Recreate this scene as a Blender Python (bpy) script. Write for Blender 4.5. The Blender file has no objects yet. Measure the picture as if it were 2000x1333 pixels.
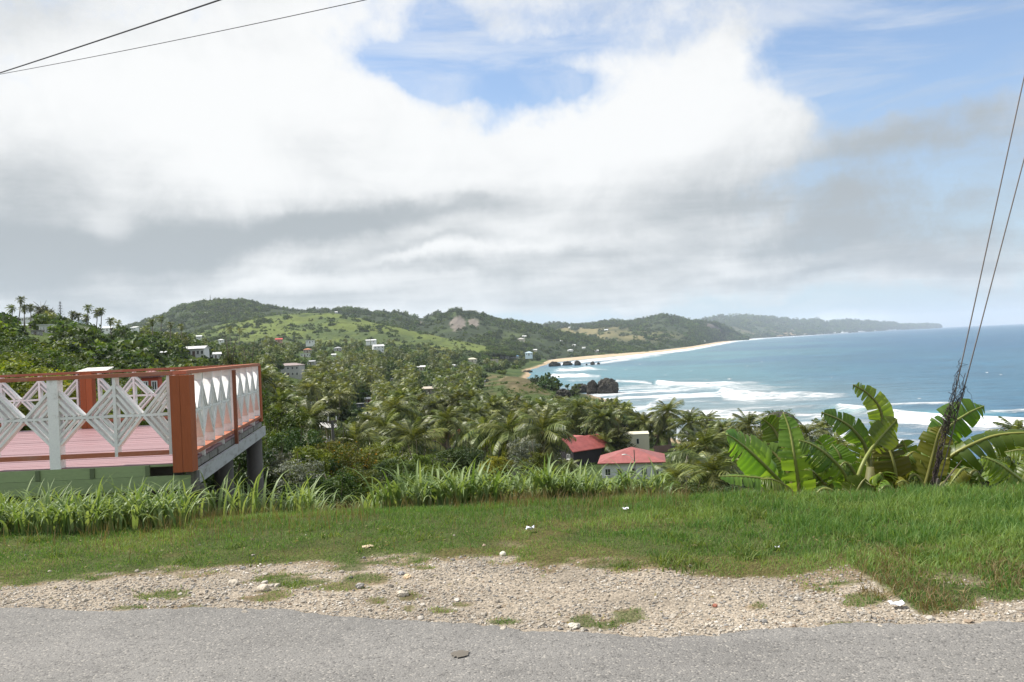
import bpy, math, random
import numpy as np
from mathutils import Vector, Matrix
from mathutils.bvhtree import BVHTree

R_ = math.radians
random.seed(7)
RNG = np.random.default_rng(7)
SC = bpy.context.scene
COL = SC.collection

# ------------------------------------------------------------------ camera
F = 1804.0                      # focal length in pixels of the 2000 px wide photograph
EYE = np.array([0.0, 0.0, 1.6])
ROLL, PITCH = 0.045, 0.0053
SEA = -24.0
cp, sp, cr, sr = math.cos(PITCH), math.sin(PITCH), math.cos(ROLL), math.sin(ROLL)
FW = np.array([0, cp, sp]); R0 = np.array([1.0, 0, 0]); U0 = np.array([0, -sp, cp])
RT = cr*R0 - sr*U0
UP = sr*R0 + cr*U0
cam_d = bpy.data.cameras.new('camera')
cam_d.sensor_width = 36.0
cam_d.lens = 36.0*F/2000.0
cam_d.clip_start = 0.1
cam_d.clip_end = 80000.0
cam = bpy.data.objects.new('camera', cam_d)
COL.objects.link(cam)
mw = Matrix(((RT[0], UP[0], -FW[0], EYE[0]), (RT[1], UP[1], -FW[1], EYE[1]), (RT[2], UP[2], -FW[2], EYE[2]), (0, 0, 0, 1)))
cam.matrix_world = mw
SC.camera = cam

# ------------------------------------------------------------------ light and exposure
SUN_AZ, SUN_EL = R_(-76.0), R_(52.0)          # azimuth from +Y (the view), negative = to the left
SUN = np.array([math.sin(SUN_AZ)*math.cos(SUN_EL), math.cos(SUN_AZ)*math.cos(SUN_EL), math.sin(SUN_EL)])
sun_d = bpy.data.lights.new('sun', 'SUN')
sun_d.energy = 5.0
sun_d.angle = R_(0.6)
sun_d.color = (1.0, 0.955, 0.88)
sun = bpy.data.objects.new('sun', sun_d)
COL.objects.link(sun)
sun.rotation_euler = Vector(SUN).to_track_quat('Z', 'Y').to_euler()

vs = SC.view_settings
SC.display_settings.display_device = 'sRGB'
vs.view_transform = 'Standard'
vs.look = 'None'
vs.exposure = 0.52
vs.gamma = 1.0
vs.use_curve_mapping = False
SC.render.engine = 'CYCLES'
cy = SC.cycles
cy.max_bounces = 7; cy.diffuse_bounces = 3; cy.glossy_bounces = 2; cy.transmission_bounces = 3
cy.volume_bounces = 1; cy.transparent_max_bounces = 8
cy.caustics_reflective = False; cy.caustics_refractive = False
cy.sample_clamp_indirect = 6.0


class NT:
    """small helper round a node tree"""
    def __init__(s, tree):
        s.t = tree; s.n = tree.nodes; s.l = tree.links
    def node(s, typ, **kw):
        n = s.n.new(typ)
        for k, v in kw.items(): setattr(n, k, v)
        return n
    def put(s, sock, v):
        if v is None: return
        if isinstance(v, bpy.types.NodeSocket): s.l.new(v, sock)
        else: sock.default_value = v
    def m(s, op, a, b=None, c=None, clamp=False):
        n = s.node('ShaderNodeMath', operation=op, use_clamp=clamp)
        s.put(n.inputs[0], a); s.put(n.inputs[1], b); s.put(n.inputs[2], c)
        return n.outputs[0]
    def mix(s, f, a, b, blend='MIX'):
        n = s.node('ShaderNodeMix', data_type='RGBA', blend_type=blend)
        s.put(n.inputs[0], f); s.put(n.inputs[6], a); s.put(n.inputs[7], b)
        return n.outputs[2]
    def noise(s, vec, scale, detail=4.0, rough=0.55, dist=0.0):
        n = s.node('ShaderNodeTexNoise')
        if vec is not None: s.l.new(vec, n.inputs['Vector'])
        n.inputs['Scale'].default_value = scale; n.inputs['Detail'].default_value = detail
        n.inputs['Roughness'].default_value = rough; n.inputs['Distortion'].default_value = dist
        return n.outputs[0]
    def vor(s, vec, scale, feature='F1', out='Distance'):
        n = s.node('ShaderNodeTexVoronoi', feature=feature)
        if vec is not None: s.l.new(vec, n.inputs['Vector'])
        n.inputs['Scale'].default_value = scale
        return n.outputs[out]
    def ss(s, v, lo, hi):
        n = s.node('ShaderNodeMapRange', interpolation_type='SMOOTHSTEP')
        s.put(n.inputs[0], v); n.inputs[1].default_value = lo; n.inputs[2].default_value = hi
        return n.outputs[0]
    def lin(s, v, lo, hi, a, b):
        n = s.node('ShaderNodeMapRange')
        s.put(n.inputs[0], v); n.inputs[1].default_value = lo; n.inputs[2].default_value = hi
        n.inputs[3].default_value = a; n.inputs[4].default_value = b
        return n.outputs[0]
    def xyz(s, x, y, z):
        n = s.node('ShaderNodeCombineXYZ')
        s.put(n.inputs[0], x); s.put(n.inputs[1], y); s.put(n.inputs[2], z)
        return n.outputs[0]


def raydir(px, py):
    u = (px-1000.0)/F; v = (666.5-py)/F
    return FW + u*RT + v*UP

def az_el(px, py):
    d = raydir(px, py); d = d/np.linalg.norm(d)
    return math.atan2(d[0], d[1]), math.asin(d[2])

# ------------------------------------------------------------------ world: sky with clouds
world = bpy.data.worlds.new('World')
SC.world = world
world.use_nodes = True
w = NT(world.node_tree)
w.n.clear()
out = w.node('ShaderNodeOutputWorld')
bg = w.node('ShaderNodeBackground')
bg.inputs['Strength'].default_value = 0.1
w.l.new(bg.outputs[0], out.inputs[0])
sky = w.node('ShaderNodeTexSky', sky_type='NISHITA')
sky.sun_disc = False
sky.sun_elevation = SUN_EL
sky.sun_rotation = SUN_AZ
sky.altitude = 20.0
sky.air_density = 1.0; sky.dust_density = 0.6; sky.ozone_density = 2.0
tc = w.node('ShaderNodeTexCoord')
D = tc.outputs['Generated']
sep = w.node('ShaderNodeSeparateXYZ'); w.l.new(D, sep.inputs[0])
X, Y, Z = sep.outputs
az0 = w.m('ARCTAN2', X, Y)
el0 = w.m('ARCSINE', Z)
# rolling edges: the placed masses are warped by noise
n1 = w.noise(D, 5.0, 6.0, 0.58)
n2v = w.node('ShaderNodeVectorMath', operation='ADD'); w.l.new(D, n2v.inputs[0]); n2v.inputs[1].default_value = (3.1, 7.7, 1.3)
n2 = w.noise(n2v.outputs[0], 6.0, 6.0, 0.58)
az = w.m('MULTIPLY_ADD', w.m('SUBTRACT', n1, 0.5), 0.16, az0)
el = w.m('MULTIPLY_ADD', w.m('SUBTRACT', n2, 0.5), 0.10, el0)

def blob(px, py, sx, sy, wt, tilt=0.0):
    a, e = az_el(px, py)
    sx /= F; sy /= F
    du = w.m('SUBTRACT', az, a); dv = w.m('SUBTRACT', el, e)
    c, s_ = math.cos(tilt), math.sin(tilt)
    p = w.m('ADD', w.m('MULTIPLY', du, c/sx), w.m('MULTIPLY', dv, s_/sx))
    q = w.m('ADD', w.m('MULTIPLY', du, -s_/sy), w.m('MULTIPLY', dv, c/sy))
    r2 = w.m('ADD', w.m('MULTIPLY', p, p), w.m('MULTIPLY', q, q))
    return w.m('MULTIPLY', w.m('EXPONENT', w.m('MULTIPLY', r2, -1.0)), wt)

def total(lst):
    s_ = lst[0]
    for k in lst[1:]: s_ = w.m('ADD', s_, k)
    return s_

# flat cloud-deck coordinates: strata narrow towards the horizon
zz = w.m('ADD', w.m('MAXIMUM', Z, 0.0), 0.10)
deck = w.xyz(w.m('DIVIDE', X, zz), w.m('DIVIDE', Y, zz), 0.37)
nd = w.noise(deck, 0.9, 8.0, 0.56, 0.3)
nd2 = w.noise(deck, 0.42, 7.0, 0.55, 0.2)
strx = w.node('ShaderNodeVectorMath', operation='MULTIPLY'); w.l.new(D, strx.inputs[0]); strx.inputs[1].default_value = (3.0, 3.0, 11.0)
ns = w.noise(strx.outputs[0], 1.0, 8.0, 0.6, 0.2)
wisp_v = w.node('ShaderNodeMapping'); w.l.new(D, wisp_v.inputs[0])
wisp_v.inputs['Rotation'].default_value = (0, R_(28), 0); wisp_v.inputs['Scale'].default_value = (3.2, 4.0, 15.0)
nw = w.noise(wisp_v.outputs[0], 1.0, 9.0, 0.62, 0.5)

cover = [
    blob(790, 130, 95, 30, -0.75, -0.35),       # the blue window above the middle, a wedge running down to the right
    blob(930, 165, 120, 46, -1.05, -0.25),
    blob(1065, 190, 95, 40, -1.0, -0.1),
    blob(965, 255, 48, 34, -0.55),
    blob(868, 50, 60, 70, -0.45),
    blob(1020, 112, 220, 20, -0.55),
    blob(1100, 55, 190, 30, -0.14),
    blob(1640, 100, 150, 95, -0.85, 0.3),       # blue towards the top right corner
    blob(1830, 60, 260, 110, -0.75),
    blob(1990, 40, 200, 120, -0.7),
    blob(1660, 205, 70, 36, -0.45, 0.4),
    blob(1560, 335, 150, 30, -0.48, 0.1),
    blob(1760, 320, 130, 36, -0.34),
    blob(1960, 330, 120, 60, -0.34),
    blob(1900, 430, 170, 40, -0.22),
    blob(1900, 600, 500, 34, -0.62),
    blob(1560, 612, 300, 22, -0.55),
    blob(1060, 628, 280, 18, -0.50),
    blob(1300, 260, 250, 130, 0.75),            # the towering white cumulus
    blob(1380, 120, 62, 58, 0.75),
    blob(1490, 205, 72, 62, 0.75),
    blob(1020, 320, 260, 62, 0.5),
    blob(430, 220, 470, 230, 0.8),              # the white mass
    blob(450, 470, 700, 90, 0.7),
    blob(600, 570, 800, 60, 0.55),
    blob(1450, 500, 560, 80, 0.36),
    blob(1820, 230, 300, 70, 0.30, 0.35),       # grey veil drifting off the cumulus
]
lowmask = w.m('EXPONENT', w.m('MULTIPLY', w.m('MAXIMUM', Z, 0.0), -8.0))
st2 = w.node('ShaderNodeMapping'); w.l.new(D, st2.inputs[0]); st2.inputs['Rotation'].default_value = (0, R_(5), 0); st2.inputs['Scale'].default_value = (2.6, 2.6, 24.0)
nst = w.noise(st2.outputs[0], 1.0, 9.0, 0.62, 0.35)
nfine = w.noise(D, 15.0, 8.0, 0.64, 0.4)
n_mix = w.m('ADD', w.m('MULTIPLY', w.m('SUBTRACT', nd, 0.5), 0.9), w.m('MULTIPLY', w.m('SUBTRACT', ns, 0.5), 0.7))
n_mix = w.m('ADD', n_mix, w.m('MULTIPLY', w.m('SUBTRACT', nfine, 0.5), 1.0))
n_mix = w.m('ADD', n_mix, w.m('MULTIPLY', w.m('MULTIPLY', w.m('SUBTRACT', nst, 0.5), 1.2), lowmask))
C = w.m('ADD', w.m('ADD', total(cover), 0.60), n_mix)
C = w.m('ADD', C, w.m('MULTIPLY', w.m('SUBTRACT', w.noise(D, 34.0, 7.0, 0.66, 0.3), 0.5), 0.55))
alpha = w.ss(C, 0.02, 1.0)
# thin high veil with streaks over the blue
veil = w.m('MULTIPLY', w.ss(nw, 0.38, 0.70), 0.62)
alpha = w.m('MAXIMUM', alpha, veil)
grey = [
    blob(180, 450, 380, 62, 0.78),
    blob(520, 480, 300, 40, 0.58, 0.04),
    blob(860, 418, 300, 30, 0.62, 0.14),
    blob(830, 500, 260, 16, 0.40, 0.15),
    blob(1120, 500, 220, 24, 0.34, 0.12),
    blob(20, 540, 330, 60, 0.50),
    blob(-300, 420, 330, 160, 0.6),
    blob(20, 30, 210, 70, 0.34),
    blob(700, 545, 380, 14, 0.42),
    blob(1330, 385, 260, 46, 0.30, 0.12),
    blob(1620, 330, 300, 110, 0.34),
    blob(1880, 240, 260, 120, 0.62, 0.3),
    blob(1850, 420, 260, 90, 0.52),
    blob(1560, 470, 330, 22, 0.34),
    blob(1500, 540, 420, 16, 0.30),
    blob(600, 600, 800, 22, 0.34),
    blob(1240, 605, 300, 16, 0.28),
    blob(620, 275, 120, 50, 0.20),
    blob(100, 320, 140, 60, 0.22),
    blob(1300, 550, 900, 80, 0.26),
    blob(1750, 400, 420, 200, 0.20),
    blob(950, 40, 120, 40, 0.10),
    blob(200, 440, 60, 44, -0.40),
    blob(450, 556, 140, 20, -0.30),
    blob(790, 522, 260, 12, -0.34, 0.12),
    blob(1250, 560, 420, 12, -0.18),
    blob(1250, 240, 290, 120, -0.30),
    blob(430, 190, 380, 120, -0.28),
]
S = w.m('ADD', total(grey), w.m('MULTIPLY', w.m('SUBTRACT', nd2, 0.5), 0.45))
S = w.m('ADD', S, w.m('MULTIPLY', w.m('SUBTRACT', ns, 0.5), 0.65))
S = w.m('ADD', S, w.m('MULTIPLY', w.m('SUBTRACT', w.noise(D, 8.0, 10.0, 0.66, 0.5), 0.5), 0.95))
S = w.m('ADD', S, w.m('MULTIPLY', w.m('MULTIPLY', w.m('SUBTRACT', nst, 0.5), 2.4), lowmask))
S = w.m('ADD', S, 0.17)
S = w.ss(S, -0.05, 1.15)
white = (6.75, 6.8, 6.8, 1.0)
dark = (2.95, 3.22, 3.42, 1.0)
ccol = w.mix(S, white, dark)
skyc = w.mix(1.0, sky.outputs[0], (1.16, 1.16, 1.2, 1.0), 'MULTIPLY')
lowf = w.m('EXPONENT', w.m('MULTIPLY', w.m('MAXIMUM', Z, 0.0), -9.0))
skyc = w.mix(w.m('MULTIPLY', lowf, 0.85), skyc, (2.75, 4.0, 5.3, 1.0))
colr = w.mix(alpha, skyc, ccol)
w.l.new(colr, bg.inputs['Color'])
world.cycles.sampling_method = 'MANUAL'
world.cycles.sample_map_resolution = 512

# ------------------------------------------------------------------ helpers
def P(px, py, d):
    r = raydir(px, py)
    return EYE + r*(d/r[1])

def G(px, py, z):
    r = raydir(px, py)
    return EYE + r*((z-EYE[2])/r[2])

def proj(p):
    q = np.asarray(p, float) - EYE
    f = q@FW
    return 1000.0 + F*(q@RT)/f, 666.5 - F*(q@UP)/f, f

def hor(px): return 676.0 - 0.045*(px-1000.0)

def _hash(ix, iy, s):
    n = (ix*374761393 + iy*668265263 + s*1442695041) & 0xffffffff
    n = ((n ^ (n >> 13))*1274126177) & 0xffffffff
    return ((n ^ (n >> 16)) & 0xffff)/65535.0

def vnoise(x, y, s=0):
    x = np.asarray(x, float); y = np.asarray(y, float)
    ix = np.floor(x).astype(np.int64); iy = np.floor(y).astype(np.int64)
    fx = x-ix; fy = y-iy
    fx = fx*fx*(3-2*fx); fy = fy*fy*(3-2*fy)
    a = _hash(ix, iy, s); b = _hash(ix+1, iy, s); c = _hash(ix, iy+1, s); d = _hash(ix+1, iy+1, s)
    return (a*(1-fx)+b*fx)*(1-fy) + (c*(1-fx)+d*fx)*fy

def fbm(x, y, s=0, o=4):
    t = 0; a = 0.5; n = 0
    for k in range(o):
        t = t + a*vnoise(x*2**k, y*2**k, s+k*17); n += a; a *= 0.55
    return t/n

def sstep(v, lo, hi):
    t = np.clip((v-lo)/(hi-lo), 0, 1)
    return t*t*(3-2*t)

def tag(o, label=None, cat=None, group=None, kind=None):
    if label: o['label'] = label
    if cat: o['category'] = cat
    if group: o['group'] = group
    if kind: o['kind'] = kind
    return o

def mesh(name, V, Fs, mat, tint=None, col=None, smooth=False):
    """one mesh from vertex array and face arrays (each n x k)"""
    V = np.asarray(V, np.float32).reshape(-1, 3)
    if not isinstance(Fs, (list, tuple)): Fs = [Fs]
    Fs = [np.asarray(f, np.int32) for f in Fs if len(f)]
    me = bpy.data.meshes.new(name)
    loops = np.concatenate([f.ravel() for f in Fs]) if Fs else np.zeros(0, np.int32)
    tot = np.concatenate([np.full(len(f), f.shape[1], np.int32) for f in Fs])
    start = np.concatenate([[0], np.cumsum(tot)[:-1]]).astype(np.int32)
    me.vertices.add(len(V)); me.vertices.foreach_set('co', V.ravel())
    me.loops.add(len(loops)); me.loops.foreach_set('vertex_index', loops)
    me.polygons.add(len(tot)); me.polygons.foreach_set('loop_start', start)
    me.polygons.foreach_set('use_smooth', np.full(len(tot), bool(smooth)))
    me.update(calc_edges=True)
    if tint is not None:
        a = me.attributes.new('tint', 'FLOAT', 'POINT'); a.data.foreach_set('value', np.asarray(tint, np.float32))
    if col is not None:
        a = me.attributes.new('col', 'FLOAT_COLOR', 'POINT')
        c = np.ones((len(V), 4), np.float32); c[:, :np.asarray(col).shape[1]] = col
        a.data.foreach_set('color', c.ravel())
    if mat: me.materials.append(mat)
    return me

def obj(name, me, parent=None, loc=None, rot=None, scale=None):
    o = bpy.data.objects.new(name, me)
    COL.objects.link(o)
    if parent is not None: o.parent = parent
    if loc is not None: o.location = [float(v) for v in loc]
    if rot is not None: o.rotation_euler = rot
    if scale is not None: o.scale = scale if hasattr(scale, '__len__') else (scale,)*3
    return o

def empty(name, loc=(0, 0, 0), rz=0.0):
    o = bpy.data.objects.new(name, None)
    COL.objects.link(o)
    o.location = [float(v) for v in loc]; o.rotation_euler = (0, 0, rz)
    o.empty_display_size = 0.3
    return o

class MB:
    """collects shapes into one mesh"""
    def __init__(s): s.V = []; s.F = {}; s.n = 0; s.t = []
    def add(s, V, faces, tint=0.5):
        V = np.asarray(V, float).reshape(-1, 3)
        for f in faces:
            f = tuple(int(i)+s.n for i in f); s.F.setdefault(len(f), []).append(f)
        s.V.append(V); s.n += len(V); s.t.append(np.full(len(V), tint))
        return s
    def box(s, c, size, rz=0.0, tint=0.5):
        x, y, z = [v/2 for v in size]
        v = np.array([(-x, -y, -z), (x, -y, -z), (x, y, -z), (-x, y, -z), (-x, -y, z), (x, -y, z), (x, y, z), (-x, y, z)])
        if rz:
            c_, s_ = math.cos(rz), math.sin(rz)
            v = np.c_[v[:, 0]*c_-v[:, 1]*s_, v[:, 0]*s_+v[:, 1]*c_, v[:, 2]]
        return s.add(v+np.asarray(c, float), BOXF, tint)
    def beam(s, a, b, wd, ht, up=(0, 0, 1), tint=0.5):
        a = np.asarray(a, float); b = np.asarray(b, float)
        t = (b-a)/np.linalg.norm(b-a); sd = np.cross(t, up); sd = sd/np.linalg.norm(sd); u = np.cross(sd, t)
        v = []
        for q in (a, b):
            for i, j in ((-1, -1), (1, -1), (1, 1), (-1, 1)): v.append(q + sd*wd/2*i + u*ht/2*j)
        return s.add(v, [(3, 2, 1, 0), (4, 5, 6, 7), (0, 1, 5, 4), (1, 2, 6, 5), (2, 3, 7, 6), (3, 0, 4, 7)], tint)
    def tube(s, pts, r, k=6, cap=True, tint=0.5):
        pts = np.asarray(pts, float); n = len(pts)
        r = np.full(n, r) if np.isscalar(r) else np.asarray(r, float)
        T = np.gradient(pts, axis=0); T /= np.linalg.norm(T, axis=1)[:, None]+1e-9
        ref = np.array([0.31, 0.17, 0.93]) if abs(T[0][2]) < 0.8 else np.array([0.9, 0.3, 0.1])
        A = np.cross(T, ref); A /= np.linalg.norm(A, axis=1)[:, None]; B = np.cross(T, A)
        ang = np.linspace(0, 2*math.pi, k, endpoint=False)
        ring = A[:, None, :]*np.cos(ang)[None, :, None] + B[:, None, :]*np.sin(ang)[None, :, None]
        V = (pts[:, None, :] + ring*r[:, None, None]).reshape(-1, 3)
        fs = []
        for i in range(n-1):
            for j in range(k):
                fs.append((i*k+j, i*k+(j+1) % k, (i+1)*k+(j+1) % k, (i+1)*k+j))
        if cap: fs.append(tuple(range(k))[::-1]); fs.append(tuple((n-1)*k+j for j in range(k)))
        return s.add(V, fs, tint)
    def me(s, name, mat, smooth=False):
        return mesh(name, np.concatenate(s.V), [np.array(f) for f in s.F.values()], mat, tint=np.concatenate(s.t), smooth=smooth)
    def build(s, name, mat, parent=None, smooth=False, loc=None):
        return obj(name, s.me(name, mat, smooth), parent, loc)

BOXF = [(3, 2, 1, 0), (4, 5, 6, 7), (0, 1, 5, 4), (1, 2, 6, 5), (2, 3, 7, 6), (3, 0, 4, 7)]

def spline(ctrl, n):
    """Catmull-Rom through control points"""
    c = np.asarray(ctrl, float)
    if len(c) == 2: return c[0] + (c[1]-c[0])*np.linspace(0, 1, n)[:, None]
    c = np.vstack([2*c[0]-c[1], c, 2*c[-1]-c[-2]])
    m = len(c)-3; o = []
    for t in np.linspace(0, m-1e-6, n):
        i = int(t); f = t-i; p0, p1, p2, p3 = c[i:i+4]
        o.append(0.5*((2*p1)+(-p0+p2)*f+(2*p0-5*p1+4*p2-p3)*f*f+(-p0+3*p1-3*p2+p3)*f**3))
    return np.array(o)

# ------------------------------------------------------------------ materials
def newmat(name):
    m = bpy.data.materials.new(name); m.use_nodes = True
    t = NT(m.node_tree); b = t.n['Principled BSDF']
    b.inputs['Specular IOR Level'].default_value = 0.3
    return m, t, b

def rgb(c): return (*c, 1.0)

def geo(t): return t.node('ShaderNodeNewGeometry').outputs['Position']

def bump(t, b, h, dist, strength=1.0):
    n = t.node('ShaderNodeBump'); n.inputs['Strength'].default_value = strength; n.inputs['Distance'].default_value = dist
    t.l.new(h, n.inputs['Height']); t.l.new(n.outputs[0], b.inputs['Normal'])

def foliage(name, c1, c2, trans=0.35, rough=0.55, spec=0.25, back=1.6):
    """two-tone leaf with light passing through; tone from the per-leaf attribute and from the plant's own random number"""
    m, t, b = newmat(name)
    a = t.node('ShaderNodeAttribute', attribute_name='tint')
    oi = t.node('ShaderNodeObjectInfo')
    c = t.mix(a.outputs['Fac'], rgb(c1), rgb(c2))
    hs = t.node('ShaderNodeHueSaturation')
    t.l.new(c, hs.inputs['Color'])
    t.put(hs.inputs['Value'], t.lin(oi.outputs['Random'], 0, 1, 0.66, 1.34))
    r2 = t.m('FRACT', t.m('MULTIPLY', oi.outputs['Random'], 7.31))
    t.put(hs.inputs['Hue'], t.lin(r2, 0, 1, 0.474, 0.512))
    t.l.new(hs.outputs[0], b.inputs['Base Color'])
    b.inputs['Roughness'].default_value = rough; b.inputs['Specular IOR Level'].default_value = spec
    tr = t.node('ShaderNodeBsdfTranslucent')
    tc_ = t.mix(1.0, hs.outputs[0], (back*1.05, back, back*0.45, 1), 'MULTIPLY')
    t.l.new(tc_, tr.inputs['Color'])
    ms = t.node('ShaderNodeMixShader'); ms.inputs[0].default_value = trans
    t.l.new(b.outputs[0], ms.inputs[1]); t.l.new(tr.outputs[0], ms.inputs[2])
    t.l.new(ms.outputs[0], t.n['Material Output'].inputs[0])
    return m

def paint(name, c, worn=(0.3, 0.28, 0.25), wear=0.35, rough=0.6, scale=6.0, grain=(1, 1, 1), var=0.12):
    """painted or weathered timber, plaster, metal"""
    m, t, b = newmat(name)
    p = geo(t)
    mp = t.node('ShaderNodeMapping'); t.l.new(p, mp.inputs[0]); mp.inputs['Scale'].default_value = grain
    v = mp.outputs[0]
    n = t.noise(v, scale, 6, 0.65); n2_ = t.noise(v, scale*5.5, 4, 0.6)
    oi = t.node('ShaderNodeObjectInfo')
    f = t.ss(t.m('ADD', n, t.m('MULTIPLY', n2_, 0.35)), 0.78-0.22*wear, 0.98-0.1*wear)
    c0 = t.mix(t.m('MULTIPLY', f, min(1.0, wear*1.6)), rgb(c), rgb(worn))
    hs = t.node('ShaderNodeHueSaturation'); t.l.new(c0, hs.inputs['Color'])
    val = t.m('ADD', t.lin(n2_, 0.2, 0.8, 1-var, 1+var), t.lin(oi.outputs['Random'], 0, 1, -var, var))
    t.put(hs.inputs['Value'], val)
    t.l.new(hs.outputs[0], b.inputs['Base Color'])
    b.inputs['Roughness'].default_value = rough
    bump(t, b, n2_, 0.004, 0.5)
    return m

def plain(name, c, rough=0.6, metal=0.0, spec=0.3):
    m, t, b = newmat(name)
    b.inputs['Base Color'].default_value = rgb(c); b.inputs['Roughness'].default_value = rough
    b.inputs['Metallic'].default_value = metal; b.inputs['Specular IOR Level'].default_value = spec
    return m

M = {}
M['palm'] = foliage('palm_frond', (0.024, 0.048, 0.011), (0.220, 0.250, 0.066), 0.24, 0.45, 0.35)
M['palm_dry'] = foliage('dry_frond', (0.13, 0.095, 0.045), (0.20, 0.16, 0.09), 0.2, 0.6, 0.2)
M['trunk'] = paint('palm_trunk', (0.20, 0.17, 0.135), (0.11, 0.09, 0.07), 0.6, 0.9, 3.0, (1, 1, 4))
M['bark'] = paint('bark', (0.10, 0.08, 0.06), (0.05, 0.04, 0.03), 0.5, 0.9, 4.0)
M['leaf'] = foliage('broad_leaf', (0.028, 0.060, 0.012), (0.105, 0.155, 0.030), 0.28)
M['leaf_bright'] = foliage('bright_leaf', (0.050, 0.092, 0.014), (0.170, 0.215, 0.030), 0.33)
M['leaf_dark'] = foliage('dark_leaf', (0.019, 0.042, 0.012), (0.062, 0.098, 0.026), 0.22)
M['leaf_grey'] = foliage('grey_leaf', (0.07, 0.09, 0.065), (0.20, 0.22, 0.18), 0.2)
M['leaf_orange'] = foliage('flower_leaf', (0.045, 0.085, 0.014), (0.36, 0.22, 0.02), 0.3)
M['leaf_yellow'] = foliage('yellow_leaf', (0.10, 0.14, 0.015), (0.40, 0.38, 0.03), 0.33)
M['needle'] = foliage('casuarina', (0.042, 0.058, 0.020), (0.115, 0.120, 0.038), 0.25)
M['banana'] = foliage('banana_leaf', (0.058, 0.128, 0.016), (0.165, 0.245, 0.036), 0.46, 0.40, 0.45, 2.1)
M['banana_old'] = foliage('old_banana_leaf', (0.085, 0.105, 0.014), (0.165, 0.160, 0.024), 0.45, 0.5, 0.3, 1.6)
M['rib'] = foliage('banana_rib', (0.16, 0.19, 0.045), (0.24, 0.25, 0.07), 0.2, 0.4, 0.4)
M['stem'] = paint('banana_stem', (0.12, 0.12, 0.04), (0.10, 0.055, 0.025), 0.6, 0.6, 8)
M['lawn'] = foliage('lawn', (0.062, 0.134, 0.030), (0.205, 0.275, 0.085), 0.36, 0.55, 0.2)
M['cane'] = foliage('tall_blade', (0.066, 0.140, 0.034), (0.200, 0.285, 0.120), 0.32, 0.48, 0.3)
M['brown_grass'] = foliage('brown_grass', (0.15, 0.13, 0.05), (0.27, 0.22, 0.10), 0.25)

def window_glass(name='window_glass'):
    m, t, b = newmat(name)
    b.inputs['Base Color'].default_value = (0.02, 0.025, 0.03, 1); b.inputs['Roughness'].default_value = 0.12
    b.inputs['Specular IOR Level'].default_value = 0.5
    return m
M['glass'] = window_glass()
M['white'] = paint('white_paint', (0.74, 0.74, 0.72), (0.50, 0.49, 0.46), 0.3, 0.6, 1.2, (1, 1, 1), 0.05)
M['trim'] = paint('white_trim', (0.70, 0.70, 0.68), (0.45, 0.44, 0.42), 0.2, 0.6, 2.0, (1, 1, 1), 0.05)

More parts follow.
